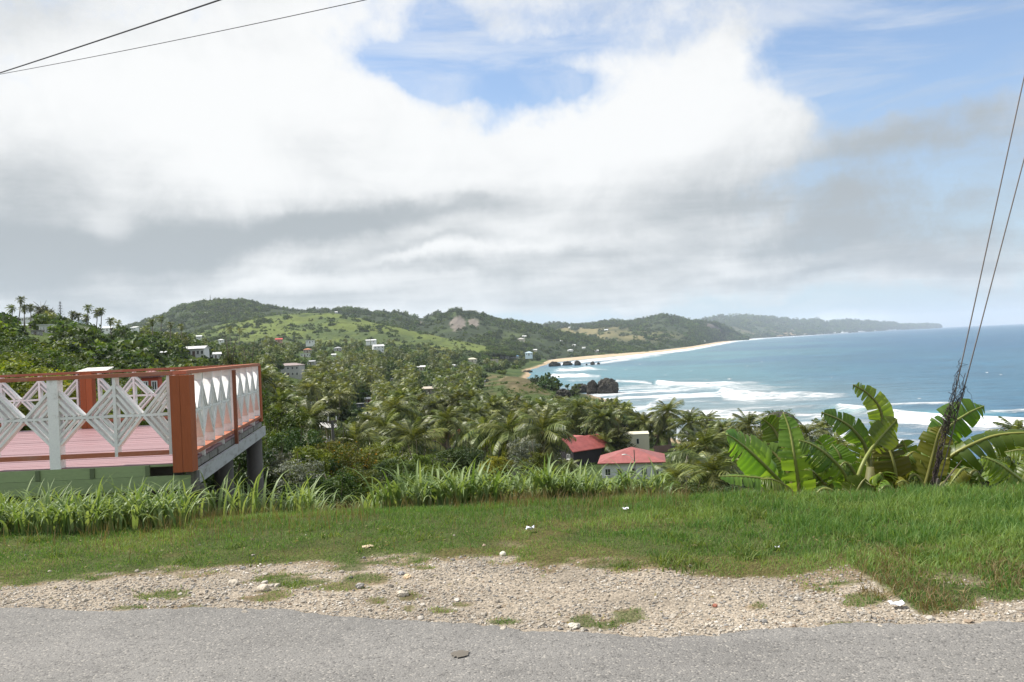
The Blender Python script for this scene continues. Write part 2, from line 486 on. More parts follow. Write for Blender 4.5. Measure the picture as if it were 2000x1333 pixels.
# ------------------------------------------------------------------ terrain heights
ROWS = np.array([9.0, 9.8, 11, 13, 17, 22, 30, 45, 65, 90, 120, 160, 190, 220, 260, 300, 380, 440, 520, 620, 720, 850, 1000, 1200, 1500])
def _c(*a): return np.interp(np.log(ROWS), np.log([p[0] for p in a]), [p[1] for p in a])
TAB = [
    (-1200, _c((9, 0), (13, -.7), (22, -1.5), (30, -1.2), (45, -.2), (65, 1.0), (90, 2.6), (120, 4.5), (160, 7), (220, 11), (300, 17), (360, 21), (440, 22), (600, 15), (800, 5), (1100, -6))),
    (60, _c((9, 0), (11, -.35), (13, -.8), (17, -1.5), (22, -2.2), (30, -2.2), (45, -1.2), (65, .5), (90, 2.2), (120, 3.6), (160, 6), (220, 9.6), (300, 15.4), (360, 18.6), (440, 18.6), (600, 10), (800, 2), (1100, -6))),
    (200, _c((9, 0), (11, -.35), (13, -.9), (17, -2.0), (22, -3), (30, -3.6), (45, -3.6), (65, -2.6), (90, -1.2), (120, .8), (160, 3), (220, 6.2), (300, 10.5), (400, 15.2), (470, 16.6), (600, 12), (800, 4), (1100, -4))),
    (350, _c((9, 0), (11, -.35), (13, -.95), (17, -2.3), (22, -3.9), (30, -5.4), (45, -6.8), (65, -7), (90, -6.4), (120, -5.2), (160, -3), (220, .5), (300, 5), (440, 11), (560, 15), (700, 14), (900, 8), (1100, 4))),
    (500, _c((9, 0), (9.8, -.1), (11, -.4), (13, -1.1), (17, -2.4), (22, -4.1), (30, -6.6), (45, -9), (65, -10.6), (90, -11.3), (120, -11.7), (160, -11.6), (220, -11), (300, -9), (440, -4), (600, 3), (750, 9), (900, 13), (1100, 15), (1500, 18))),
    (600, _c((9, 0), (9.8, -.1), (11, -.45), (13, -1.2), (17, -2.6), (22, -4.4), (30, -7), (45, -10), (65, -12), (90, -13.3), (120, -14.3), (160, -15), (220, -15), (300, -14.2), (440, -12), (526, -9.5), (700, -1), (800, 3), (1000, 9), (1100, 12), (1500, 18))),
    (750, _c((9, 0), (9.8, -.1), (11, -.5), (13, -1.2), (17, -2.7), (22, -4.6), (30, -7.3), (45, -10.5), (65, -13), (90, -15), (120, -16.4), (160, -17.4), (220, -18), (300, -18), (440, -16), (600, -10), (800, -1), (1000, 5), (1200, 9), (1500, 12))),
    (900, _c((9, 0), (9.8, -.1), (11, -.5), (13, -1.2), (17, -2.7), (22, -4.6), (30, -7.3), (45, -10.7), (65, -13.5), (90, -15.6), (120, -17.2), (160, -18.4), (220, -19.4), (300, -19.5), (440, -18.6), (600, -16.5), (800, -13), (1000, -9), (1200, -6), (1500, -2))),
    (970, _c((9, 0), (9.8, -.1), (11, -.5), (13, -1.2), (17, -2.7), (22, -4.6), (30, -7.3), (45, -10.7), (65, -13.5), (90, -15.7), (120, -17.4), (160, -18.8), (220, -20), (300, -20.3), (380, -18.3), (440, -16.6), (520, -16.2), (600, -18.5), (720, -20), (850, -19.5), (1000, -18), (1200, -14), (1500, -10))),
    (1015, _c((9, 0), (9.8, -.1), (11, -.5), (13, -1.2), (17, -2.7), (22, -4.6), (30, -7.3), (45, -10.7), (65, -13.6), (90, -15.8), (120, -17.5), (160, -19), (220, -20.3), (300, -20.8), (380, -18.5), (440, -16.6), (520, -16), (560, -17), (620, -21), (720, -23.3), (850, -23), (1000, -22), (1200, -19), (1500, -15))),
    (1055, _c((9, 0), (9.8, -.1), (11, -.5), (13, -1.2), (17, -2.7), (22, -4.6), (30, -7.3), (45, -10.7), (65, -13.6), (90, -15.9), (120, -17.6), (160, -19.2), (220, -20.6), (300, -21), (380, -19.6), (440, -18.2), (500, -19.5), (540, -23), (620, -25.5), (850, -26), (1000, -25.5), (1100, -24.3), (1200, -22.5), (1500, -20))),
    (1110, _c((9, 0), (9.8, -.1), (11, -.5), (13, -1.2), (17, -2.7), (22, -4.6), (30, -7.3), (45, -10.7), (65, -13.6), (90, -16), (120, -17.8), (160, -19.4), (220, -20.8), (300, -21.8), (380, -21.5), (430, -21.3), (460, -23), (500, -26), (1000, -28), (1500, -30))),
    (1200, _c((9, 0), (9.8, -.1), (11, -.5), (13, -1.2), (17, -2.7), (22, -4.6), (30, -7.3), (45, -10.7), (65, -13.6), (90, -16), (120, -18), (160, -19.8), (220, -21), (300, -22.6), (380, -23.7), (420, -25), (500, -27), (1000, -30), (1500, -30))),
    (1300, _c((9, 0), (9.8, -.15), (11, -.5), (13, -1.1), (17, -2.6), (22, -4.5), (30, -7.2), (45, -10.7), (65, -13.8), (90, -16.4), (120, -18.6), (160, -20.5), (190, -21.7), (225, -23.4), (250, -25), (300, -27), (1500, -30))),
    (1450, _c((9, 0), (9.8, -.2), (11, -.55), (13, -1.1), (17, -2.6), (22, -4.5), (30, -7.4), (45, -11), (65, -14.2), (90, -16.8), (120, -19), (160, -21.3), (190, -22.4), (215, -24.4), (250, -26.5), (300, -28), (1500, -30))),
    (1650, _c((8, 0), (9, -.05), (9.8, -.3), (11, -.65), (13, -1.2), (17, -2.8), (22, -4.8), (30, -7.8), (45, -11.6), (65, -14.8), (90, -17.4), (120, -20.4), (160, -23), (180, -25), (220, -27), (1500, -30))),
    (3200, _c((8, 0), (9, -.05), (9.8, -.3), (11, -.6), (13, -1.1), (17, -2.5), (22, -4.5), (30, -7.6), (45, -11.6), (65, -14.8), (90, -17.4), (120, -20.4), (150, -23), (165, -25), (220, -27), (1500, -30))),
]
_tc = np.array([t[0] for t in TAB], float); _tz = np.array([t[1] for t in TAB])
_gc = np.linspace(-1200, 3200, 881)
_gz = np.array([np.interp(_gc, _tc, _tz[:, k]) for k in range(len(ROWS))]).T
_k = np.hanning(19); _k /= _k.sum()
_pad = np.vstack([np.repeat(_gz[:1], 9, 0), _gz, np.repeat(_gz[-1:], 9, 0)])
_gz = np.array([np.convolve(_pad[:, k], _k, 'valid') for k in range(_gz.shape[1])]).T
_lr = np.log(ROWS)

def T(x, y, rough=True):
    """ground height at world x, y"""
    x = np.asarray(x, float); y = np.asarray(y, float)
    d = np.clip(y, 0.5, 1499.0)
    c = np.clip(1000.0 + F*x/d, -1199, 3199)
    fc = (c+1200)/5.0; ic = np.clip(fc.astype(int), 0, 879); fc = fc-ic
    lr = np.log(np.maximum(d, 9.0)); ir = np.clip(np.searchsorted(_lr, lr, 'right')-1, 0, len(ROWS)-2)
    fr = np.clip((lr-_lr[ir])/(_lr[ir+1]-_lr[ir]), 0, 1)
    z = (_gz[ic, ir]*(1-fr)+_gz[ic, ir+1]*fr)*(1-fc) + (_gz[ic+1, ir]*(1-fr)+_gz[ic+1, ir+1]*fr)*fc
    z = np.where(y < 9.0, np.minimum(z, 0.0)*sstep(y, 6.5, 9.0), z)
    if rough:
        a = sstep(y, 11, 60)*np.minimum(1.6, 0.012*y)*sstep(-z, -40, 23.5)
        a = a*np.where(z < -20.5, 0.5, 1)
        z = z + (fbm(x/14.0, y/14.0, 5, 3)-0.5)*a + (fbm(x/60.0, y/60.0, 9, 2)-0.5)*a*1.6*sstep(y, 60, 200)
    return z

def hit(px, py, d0=11.0, d1=1480.0):
    """first ground point along the sight line of a photograph pixel"""
    ds = np.exp(np.linspace(math.log(d0), math.log(d1), 900))
    r = raydir(px, py); k = ds/r[1]
    zz_ = EYE[2]+r[2]*k - T(r[0]*k, ds)
    i = np.argmax(zz_ < 0)
    if zz_[i] >= 0: return None
    return np.array([r[0]*k[i], ds[i], float(T(r[0]*k[i], ds[i]))])

# ------------------------------------------------------------------ ground, road, verge
ROAD_EDGE = [(-900, 1195), (-300, 1191), (0, 1190), (400, 1192), (560, 1194), (700, 1206), (900, 1223), (1050, 1238), (1250, 1244), (1400, 1242), (1500, 1235), (1700, 1225), (2000, 1222), (2500, 1215), (3000, 1205)]
GRASS_EDGE = [(-900, 1170), (-300, 1160), (0, 1150), (150, 1139), (300, 1133), (420, 1128), (540, 1124), (600, 1116), (660, 1110), (740, 1100), (870, 1096), (1000, 1104), (1070, 1128), (1130, 1112), (1250, 1116), (1400, 1128), (1500, 1136), (1600, 1150), (1720, 1152), (1775, 1180), (1800, 1205), (1860, 1200), (1930, 1186), (2000, 1192), (2500, 1190), (3000, 1190)]
_re = np.array([G(a, b, 0.0)[:2] for a, b in ROAD_EDGE]); _ge = np.array([G(a, b, 0.0)[:2] for a, b in GRASS_EDGE])
def road_y(x): return np.interp(x, _re[:, 0], _re[:, 1])
def grass_y(x): return np.interp(x, _ge[:, 0], _ge[:, 1])
TUFTS = [(330, 1162, 62, 13), (280, 1166, 30, 8), (250, 1187, 50, 5), (360, 1187, 60, 5), (520, 1165, 60, 14), (560, 1140, 90, 16), (660, 1150, 60, 12), (720, 1130, 50, 14), (800, 1165, 26, 9), (860, 1192, 40, 9), (735, 1176, 26, 7),
         (800, 1190, 22, 9), (985, 1212, 40, 8), (1140, 1212, 34, 14), (1230, 1205, 44, 16), (1190, 1222, 30, 8), (1482, 1185, 20, 8), (1645, 1222, 40, 7), (1690, 1170, 50, 18), (620, 1105, 50, 10), (900, 1178, 22, 6), (1060, 1120, 26, 18), (690, 1112, 40, 8), (830, 1110, 40, 6), (980, 1180, 14, 5)]

def grassiness(x, y):
    """0 bare stones, 1 turf"""
    n = fbm(x*2.2, y*4.0, 31, 4)-0.5; n2 = fbm(x*9, y*14, 41, 3)-0.5
    g = sstep((y-grass_y(x)) + n*0.75 + n2*0.35, -0.06, 0.22)
    px, py, _ = proj(np.stack([x, y, np.zeros_like(x)], -1))
    for a, b, sx, sy in TUFTS:
        q = ((px-a)/sx)**2 + ((py-b)/sy)**2
        g = np.maximum(g, sstep(1.0-q+n*1.6+n2*1.2, 0.1, 0.7)*0.85)
    bare = sstep(fbm(x*1.1+5, y*2.0, 77, 3), 0.60, 0.72)*sstep(1.0-(y-grass_y(x)), 0.1, 0.8)
    return np.clip(g-0.7*bare, 0, 1)

def near_z(x, y):
    g = (fbm(x*1.3, y*1.3, 3, 3)-0.5)*0.05
    t = sstep(y-road_y(x), 0.0, 0.5)
    return T(x, y, False) + g*t + 0.018*sstep(y-grass_y(x), 0, 0.4)

# ground under and round the camera, out to the crest
xs = np.concatenate([np.linspace(-16, -8.2, 30), np.linspace(-8, 10, 300), np.linspace(10.2, 18, 30)])
ys = np.concatenate([[-40, -20, -10, -5, 0, 3], np.linspace(4.2, 11.4, 150)])
XX, YY = np.meshgrid(xs, ys)
ZZ = np.where(YY < 3.5, -0.05, near_z(XX, YY))
ZZ = np.where(YY < road_y(XX)-0.12, -0.05, ZZ)
gr_ = grassiness(XX, YY); gr_[YY < 4] = 0
def grid_faces(nr, nc):
    i = np.arange((nr-1)*nc).reshape(nr-1, nc)[:, :-1].ravel()
    return np.stack([i, i+1, i+nc+1, i+nc], 1)
nn = fbm(XX*3, YY*3, 91, 4)[..., None]
dry = sstep(fbm(XX*0.9, YY*1.6, 19, 3), 0.45, 0.65)[..., None]
stone = np.array([0.315, 0.27, 0.212])*(0.72+0.5*nn); soil = np.array([0.20, 0.125, 0.07])*(0.7+0.6*nn)
turf = np.array([0.060, 0.075, 0.022])*(0.7+0.6*nn)*(1-dry*0.5) + np.array([0.13, 0.095, 0.04])*dry*0.45
edge = np.exp(-((gr_-0.45)/0.28)**2)[..., None]
gr_[(np.abs(XX) > 8.5) & (YY > 6.9)] = 1
cc = stone*(1-gr_[..., None]) + turf*gr_[..., None]
cc = cc*(1-0.55*edge) + soil*0.55*edge
dust = sstep(fbm(XX*0.7+9, YY*1.4, 57, 3), 0.5, 0.7)[..., None]*(1-gr_[..., None])
cc = cc*(1-dust*0.12) + np.array([0.33, 0.285, 0.22])*dust*0.12

def ground_mat(name, fine=True):
    m, t, b = newmat(name)
    a = t.node('ShaderNodeAttribute', attribute_name='col')
    p = geo(t)
    if fine:
        v = t.vor(p, 55.0, out='Color'); sx = t.node('ShaderNodeSeparateColor'); t.l.new(v, sx.inputs[0])
        vd = t.vor(p, 55.0)
        n = t.noise(p, 30.0, 5, 0.7)
        f = t.m('MULTIPLY', t.lin(sx.outputs[0], 0, 1, 0.72, 1.25), t.lin(n, 0.2, 0.8, 0.8, 1.2))
        c = t.mix(1.0, a.outputs['Color'], t.xyz(f, f, f), 'MULTIPLY')
        t.l.new(c, b.inputs['Base Color'])
        bump(t, b, t.m('ADD', t.m('MULTIPLY', vd, -1.0), n), 0.012, 0.8)
    else:
        n = t.noise(p, 0.25, 8, 0.7); n2_ = t.noise(p, 0.03, 6, 0.6)
        f = t.m('MULTIPLY', t.lin(n, 0.25, 0.75, 0.55, 1.45), t.lin(n2_, 0.25, 0.75, 0.8, 1.2))
        c = t.mix(1.0, a.outputs['Color'], t.xyz(f, f, f), 'MULTIPLY')
        t.l.new(c, b.inputs['Base Color'])
        bump(t, b, n, 1.2, 0.9)
    b.inputs['Roughness'].default_value = 0.95; b.inputs['Specular IOR Level'].default_value = 0.1
    return m
M['ground'] = ground_mat('verge_ground'); M['land'] = ground_mat('land', False)
g_o = obj('ground', mesh('ground', np.stack([XX, YY, ZZ], -1).reshape(-1, 3), grid_faces(*XX.shape), M['ground'], col=cc.reshape(-1, 3), smooth=True))
tag(g_o, kind='structure')

# road: one sheet with a ragged broken edge, a step of a centimetre above the stones
m, t, b = newmat('asphalt')
p = geo(t)
v1 = t.vor(p, 95.0, out='Color'); s1 = t.node('ShaderNodeSeparateColor'); t.l.new(v1, s1.inputs[0])
vd = t.vor(p, 95.0)
n_big = t.noise(p, 0.8, 6, 0.6); n_mid = t.noise(p, 7.0, 5, 0.65)
base = t.mix(t.lin(n_big, 0.3, 0.7, 0, 1), (0.150, 0.144, 0.134, 1), (0.205, 0.196, 0.182, 1))
base = t.mix(t.ss(n_mid, 0.52, 0.75), base, (0.125, 0.120, 0.112, 1))
trk = t.node('ShaderNodeMapping'); t.l.new(p, trk.inputs[0]); trk.inputs['Scale'].default_value = (0.12, 1.3, 1)
ntr = t.noise(trk.outputs[0], 1.0, 5, .6)
base = t.mix(t.m('MULTIPLY', t.ss(ntr, .52, .66), .35), base, (0.225, 0.215, 0.20, 1))
blot = t.noise(p, 2.3, 7, .7, .6)
base = t.mix(t.m('MULTIPLY', t.ss(blot, .63, .74), .55), base, (0.085, 0.08, 0.074, 1))
crk_n = t.node('ShaderNodeVectorMath', operation='ADD'); t.l.new(p, crk_n.inputs[0])
cw = t.node('ShaderNodeTexNoise'); t.l.new(p, cw.inputs['Vector']); cw.inputs['Scale'].default_value = 2.2; cw.inputs['Detail'].default_value = 6
t.l.new(cw.outputs['Color'], crk_n.inputs[1])
crk = t.vor(crk_n.outputs[0], 0.55, 'DISTANCE_TO_EDGE')
base = t.mix(t.m('MULTIPLY', t.m('MULTIPLY', t.ss(crk, .012, .002), t.ss(n_big, .52, .66)), .4), base, (0.05, 0.048, 0.045, 1))
chip = t.ss(s1.outputs[0], 0.86, 0.97)
base = t.mix(t.m('MULTIPLY', chip, 0.6), base, (0.36, 0.335, 0.295, 1))
base = t.mix(t.m('MULTIPLY', t.ss(s1.outputs[1], 0.80, 0.95), 0.6), base, (0.055, 0.052, 0.05, 1))
t.l.new(base, b.inputs['Base Color'])
b.inputs['Roughness'].default_value = 0.85; b.inputs['Specular IOR Level'].default_value = 0.25
bump(t, b, t.m('ADD', t.m('MULTIPLY', vd, -0.8), t.m('MULTIPLY', n_mid, 0.8)), 0.006, 0.8)
M['asphalt'] = m
rx = np.concatenate([np.linspace(-30, -8.2, 20), np.linspace(-8, 9, 700), np.linspace(9.3, 30, 20)])
ye = road_y(rx) + (fbm(rx*3, rx*0+1.0, 8, 4)-0.5)*0.16 + (fbm(rx*22, rx*0+4.0, 9, 3)-0.5)*0.05
rows_ = []
for f, dz in ((None, -0.06), (0.0, 0.006), (0.02, 0.012), (0.2, 0.014), (1.0, 0.014), (2.2, 0.016), (4.0, 0.02), (12.0, 0.02)):
    y_ = ye+0.012 if f is None else ye-f
    rows_.append(np.stack([rx, y_, np.full_like(rx, dz) + (fbm(rx*1.5, y_*1.5, 12, 3)-0.5)*(0.006 if f else 0)], -1))
RV = np.array(rows_)
road = obj('road', mesh('road', RV.reshape(-1, 3), grid_faces(*RV.shape[:2])[:, ::-1], M['asphalt'], smooth=True))
tag(road, kind='structure')

# ---- loose stones of the verge
ICO_V = None
def ico():
    ph = (1+5**.5)/2
    v = np.array([(-1, ph, 0), (1, ph, 0), (-1, -ph, 0), (1, -ph, 0), (0, -1, ph), (0, 1, ph), (0, -1, -ph), (0, 1, -ph), (ph, 0, -1), (ph, 0, 1), (-ph, 0, -1), (-ph, 0, 1)], float)
    f = np.array([(0, 11, 5), (0, 5, 1), (0, 1, 7), (0, 7, 10), (0, 10, 11), (1, 5, 9), (5, 11, 4), (11, 10, 2), (10, 7, 6), (7, 1, 8), (3, 9, 4), (3, 4, 2), (3, 2, 6), (3, 6, 8), (3, 8, 9), (4, 9, 5), (2, 4, 11), (6, 2, 10), (8, 6, 7), (9, 8, 1)])
    return v/np.linalg.norm(v[0]), f
IV, IF = ico()
def stones(n, seed, smin, smax, power, dens):
    rng = np.random.default_rng(seed)
    x = rng.uniform(-7.5, 8.5, n*6); y = rng.uniform(4.7, 8.2, n*6)
    g = grassiness(x, y)
    ok = (y > road_y(x)-0.05-0.1*rng.random(n*6)**3) & (rng.random(n*6) < dens(g, y, x))
    x, y = x[ok][:n], y[ok][:n]; n = len(x)
    s = smin + (smax-smin)*rng.random(n)**power
    z = near_z(x, y)
    k = len(IV)
    V = IV[None]*(1+0.28*rng.standard_normal((n, k, 1)).clip(-1, 1))
    V = V*np.stack([rng.uniform(.8, 1.3, n), rng.uniform(.7, 1.1, n), rng.uniform(.45, .8, n)], -1)[:, None, :]
    a = rng.uniform(0, 6.28, n); ca, sa = np.cos(a)[:, None], np.sin(a)[:, None]
    V = np.stack([V[..., 0]*ca-V[..., 1]*sa, V[..., 0]*sa+V[..., 1]*ca, V[..., 2]], -1)
    V = V*s[:, None, None]*0.5 + np.stack([x, y, z+s*0.12], -1)[:, None, :]
    Fa = (IF[None]+(np.arange(n)*k)[:, None, None]).reshape(-1, 3)
    base = np.array([(0.40, 0.355, 0.29), (0.33, 0.295, 0.245), (0.22, 0.21, 0.195), (0.50, 0.46, 0.40), (0.30, 0.23, 0.165)])
    c = base[rng.choice(5, n, p=[.36, .28, .12, .16, .08])]*rng.uniform(.8, 1.15, (n, 1))*(0.62+0.66*fbm(x*1.6, y*2.6, 97, 4))[:, None]
    return V.reshape(-1, 3), Fa, np.repeat(c, k, 0)
def _dens(g, y, x): return np.clip(1.0-g*1.25, 0.0, 1)
V1, F1, C1 = stones(27000, 3, 0.006, 0.024, 2.2, lambda g, y, x: np.clip(1-g*1.25, 0, 1)*(0.45+.55*sstep(fbm(x*1.3, y*2.6, 87, 3), .35, .55)))
V2, F2, C2 = stones(520, 4, 0.022, 0.052, 2.8, lambda g, y, x: np.clip(1-g*1.05, 0.03, 1)*(0.15+sstep(0.45-(y-road_y(x)), 0, 0.3)+0.9*np.exp(-((x+1.8)/1.2)**2)))
m, t, b = newmat('stone')
a = t.node('ShaderNodeAttribute', attribute_name='col'); n_ = t.noise(geo(t), 60, 4, 0.6)
f_ = t.lin(n_, 0.25, 0.75, 0.8, 1.15)
t.l.new(t.mix(1.0, a.outputs['Color'], t.xyz(f_, f_, f_), 'MULTIPLY'), b.inputs['Base Color']); b.inputs['Roughness'].default_value = 0.9
M['stone'] = m
gv = obj('gravel', mesh('gravel', np.vstack([V1, V2]), np.vstack([F1, F2+len(V1)]), M['stone'], col=np.vstack([C1, C2])))
tag(gv, 'pale crushed limestone gravel along the asphalt edge', 'gravel', kind='stuff')

# ---- lawn: blades of grass
def blades(x, y, z, h, wd, lean, rng, seg=2, tint=None, head=None):
    n = len(x)
    a = rng.uniform(0, 6.283, n); la = rng.uniform(0, 6.283, n)
    side = np.stack([np.cos(a), np.sin(a), np.zeros(n)], -1)
    ld = np.stack([np.cos(la), np.sin(la), np.zeros(n)], -1)
    base = np.stack([x, y, z], -1)
    V = []; ts = np.linspace(0, 1, seg+1)
    for k, tt in enumerate(ts):
        c = base + ld*(lean*h*tt**1.8)[:, None]; c[:, 2] += h*(tt - 0.35*lean*tt*tt)
        wk = wd*(1-tt**1.6)
        if k < seg: V += [c-side*wk[:, None]/2, c+side*wk[:, None]/2]
        else: V.append(c)
    V = np.stack(V, 1); k = V.shape[1]
    o = (np.arange(n)*k)[:, None]
    Q = [np.hstack([o+2*i, o+2*i+1, o+2*i+3, o+2*i+2]) for i in range(seg-1)]
    Tn = np.hstack([o+2*(seg-1), o+2*(seg-1)+1, o+2*seg])
    if tint is None: tint = rng.random(n)
    return V.reshape(-1, 3), (np.vstack(Q) if Q else np.zeros((0, 4), int)), Tn, np.repeat(tint, k)

def lawn(n, seed, c0=-180, c1=2180):
    rng = np.random.default_rng(seed)
    d = 4.9 + (11.0-4.9)*rng.random(n)**0.85
    c = rng.uniform(c0, c1, n)
    x = (c-1000)/F*d; y = d
    g = grassiness(x, y)
    clump = fbm(x*5, y*5, 71, 3)
    ok = rng.random(n) < g*(0.35+1.1*sstep(clump, 0.3, 0.65))
    x, y, g, clump = x[ok], y[ok], g[ok], clump[ok]; n = len(x)
    far = np.clip((y-grass_y(x))/3.0, 0, 1)
    right = sstep(x, -0.5, 4.5)
    h = (0.022+0.042*far+0.058*right*sstep(far, 0.05, 0.6))*(0.55+0.9*clump)*rng.uniform(.6, 1.35, n)
    dryn = fbm(x*0.9, y*1.6, 19, 3)
    tint = np.clip(rng.random(n)**1.8*0.75 + 0.45*sstep(dryn, 0.5, 0.7) + 0.35*(g < 0.8), 0, 1)
    return blades(x, y, near_z(x, y)-0.004, h, rng.uniform(.004, .008, n)*(0.8+0.5*right), rng.uniform(.1, .9, n), rng, 2, tint)
_la, _lb, _lc = lawn(200000, 11), lawn(26000, 12, 2180, 2800), lawn(22000, 13, -700, -180)
V = np.vstack([_la[0], _lb[0], _lc[0]]); _o1 = len(_la[0]); _o2 = _o1+len(_lb[0])
Q = np.vstack([_la[1], _lb[1]+_o1, _lc[1]+_o2]); Tr = np.vstack([_la[2], _lb[2]+_o1, _lc[2]+_o2]); tn = np.concatenate([_la[3], _lb[3], _lc[3]])
lw = obj('lawn_grass', mesh('lawn_grass', V, [Q, Tr], M['lawn'], tint=tn))
tag(lw, 'short green turf between the stones and the tall grass', 'grass', kind='stuff')

# brown flowering heads along the back of the turf and dry clumps on the verge
rng = np.random.default_rng(5)
n = 16000
c = rng.uniform(-100, 2050, n); d = rng.normal(9.6, 0.75, n).clip(7.2, 11.3)
x = (c-1000)/F*d; y = d
keep = rng.random(n) < np.where(c < 1330, 0.75, 0.20)*sstep(fbm(x*1.6, y*1.6, 23, 3), 0.32, 0.6)
x, y = x[keep], y[keep]
h = rng.uniform(.08, .24, len(x))
Va, Qa, Ta, ta = blades(x, y, near_z(x, y), h, rng.uniform(.003, .006, len(x)), rng.uniform(.1, .6, len(x)), rng, 2)
n = 5200
c = rng.uniform(1650, 2080, n); d = rng.uniform(5.0, 6.6, n); x = (c-1000)/F*d; y = d
keep = rng.random(n) < .7*sstep(fbm(x*2.6, y*2.6, 29, 3), 0.42, 0.62)*grassiness(x, y); x, y = x[keep], y[keep]
Vb, Qb, Tb, tb = blades(x, y, near_z(x, y), rng.uniform(.03, .105, len(x)), rng.uniform(.004, .007, len(x)), rng.uniform(.3, 1.2, len(x)), rng, 2)
o_ = len(Va)
dg_ = obj('dry_grass', mesh('dry_grass', np.vstack([Va, Vb]), [np.vstack([Qa, Qb+o_]), np.vstack([Ta, Tb+o_])], M['brown_grass'], tint=np.concatenate([ta, tb])))
tag(dg_, 'brownish seeding grass at the back of the turf', 'grass', kind='stuff')

# coarser tufts and weeds standing out of the turf
rng = np.random.default_rng(15); X_ = []; Y_ = []; H_ = []
for k_ in range(150):
    c = rng.uniform(-60, 2060) if k_ % 3 else rng.uniform(1250, 2060); d = rng.uniform(5.6, 9.6); x0 = (c-1000)/F*d
    if float(grassiness(np.array([x0]), np.array([d]))[0]) < .7: continue
    m_ = int(rng.integers(20, 60)); r_ = rng.uniform(.03, .10); hh = rng.uniform(.05, .125)*(1.15 if c > 1250 else .7)
    X_.append(x0+rng.normal(0, r_, m_)); Y_.append(d+rng.normal(0, r_, m_)); H_.append(hh*rng.uniform(.5, 1.2, m_))
x = np.concatenate(X_); y = np.concatenate(Y_); h = np.concatenate(H_)
V, Q, Tr, tn = blades(x, y, near_z(x, y), h, rng.uniform(.006, .012, len(x)), rng.uniform(.3, 1.3, len(x)), rng, 3, np.clip(rng.normal(.35, .25, len(x)), 0, 1))
tf = obj('weed_tufts', mesh('weed_tufts', V, [Q, Tr], M['lawn'], tint=tn)); tag(tf, 'coarse grass tufts and weeds standing out of the turf', 'grass', kind='stuff')
# broad little weed leaves and dead bits lying on the verge
n = 2600; c = rng.uniform(-60, 2060, n); d = rng.uniform(4.9, 8.5, n); x = (c-1000)/F*d
g = grassiness(x, d); keep_ = (d > road_y(x)+.02) & (rng.random(n) < np.where(g > .5, .5, .22)) & (fbm(x*2, d*2, 83, 3) > .47)
x, y = x[keep_], d[keep_]; n = len(x); a = rng.uniform(0, 6.28, n); s_ = rng.uniform(.008, .022, n); z = near_z(x, y)+rng.uniform(.012, .05, n)*(grassiness(x, y) > .5)+.008
ca, sa = np.cos(a)*s_, np.sin(a)*s_
V = np.stack([np.stack([x-ca, y-sa, z], -1), np.stack([x+sa*.4, y-ca*.4, z+s_*.3], -1), np.stack([x+ca, y+sa, z+s_*rng.uniform(-.2, .6, n)], -1), np.stack([x-sa*.4, y+ca*.4, z+s_*.3], -1)], 1)
lf_ = obj('leaf_litter', mesh('leaf_litter', V.reshape(-1, 3), np.arange(n*4).reshape(n, 4), M['brown_grass'], tint=np.repeat(rng.random(n), 4))); tag(lf_, 'small dead leaves and bits scattered over turf and stones', 'leaf litter', kind='stuff')

# ---- tall arching cane grass
def cane(spots, seed):
    rng = np.random.default_rng(seed); VV = []; QQ = []; tt = []; n0 = 0
    seg = 7
    for (x, y, hh, wd) in spots:
        h = hh*rng.uniform(.6, 1.15)*(.62+.75*float(fbm(np.array([x*1.1+3]), np.array([y*1.1]), 63, 2)[0])); a = rng.uniform(0, 6.283) ; arch = rng.uniform(.35, 1.25)
        ld = np.array([math.cos(a), math.sin(a), 0]); sd = np.array([-math.sin(a), math.cos(a), 0])
        z = float(near_z(np.array([x]), np.array([y]))[0]) if y < 11 else float(T(x, y))
        ts = np.linspace(0, 1, seg+1)
        ang = np.minimum(ts**1.5*arch*2.6, 2.5)
        st = h*1.25/seg
        hx = np.concatenate([[0], np.cumsum(np.sin(ang[:-1]+0.08)*st)]); hz = np.concatenate([[0], np.cumsum(np.cos(ang[:-1])*st)])
        cpt = np.array([x, y, z-0.03])+ld*hx[:, None]; cpt[:, 2] += hz
        wv = wd*np.minimum(1, 0.35+ts*3)*(1-ts**2.2)+0.001
        fold = np.array([0, 0, 0.18])*wv[:, None]
        V = np.stack([cpt-sd*wv[:, None]/2+fold, cpt, cpt+sd*wv[:, None]/2+fold], 1).reshape(-1, 3)
        i = np.arange(seg)[:, None]*3
        q = np.vstack([np.hstack([i, i+1, i+4, i+3]), np.hstack([i+1, i+2, i+5, i+4])])
        VV.append(V); QQ.append(q+n0); n0 += len(V); tt.append(np.full(len(V), rng.random()))
    return np.vstack(VV), np.vstack(QQ), np.concatenate(tt)

def strip(n, c0, c1, d0, d1, h, wd, seed, dens=None):
    rng = np.random.default_rng(seed); o = []
    while len(o) < n:
        c = rng.uniform(c0, c1); d = rng.uniform(d0, d1); x = (c-1000)/F*d
        if rng.random() < sstep(np.array(float(fbm(np.array([x*1.9]), np.array([d*1.9]), 61, 2)[0])), 0.30, 0.62)*(dens(c) if dens else 1):
            o.append((x, d, h*rng.uniform(.75, 1.15)*float(np.interp(c, [690, 1040, 1120, 1300], [1.0, .95, .72, .66])), wd*rng.uniform(.7, 1.3)))
    return o
sp_ = strip(1900, -140, 365, 8.7, 10.3, 0.40, 0.031, 1) + strip(360, 372, 600, 10.0, 11.4, 0.46, 0.028, 2) + strip(3700, 690, 1290, 9.9, 11.9, 0.52, 0.034, 3, lambda c: 0.25+0.75*sstep(np.array(c), 690, 830)*(1-0.7*sstep(np.array(c), 1200, 1290))) + strip(160, 560, 760, 10.6, 11.8, 0.5, 0.02, 4)
V, Q, tn = cane(sp_, 21)
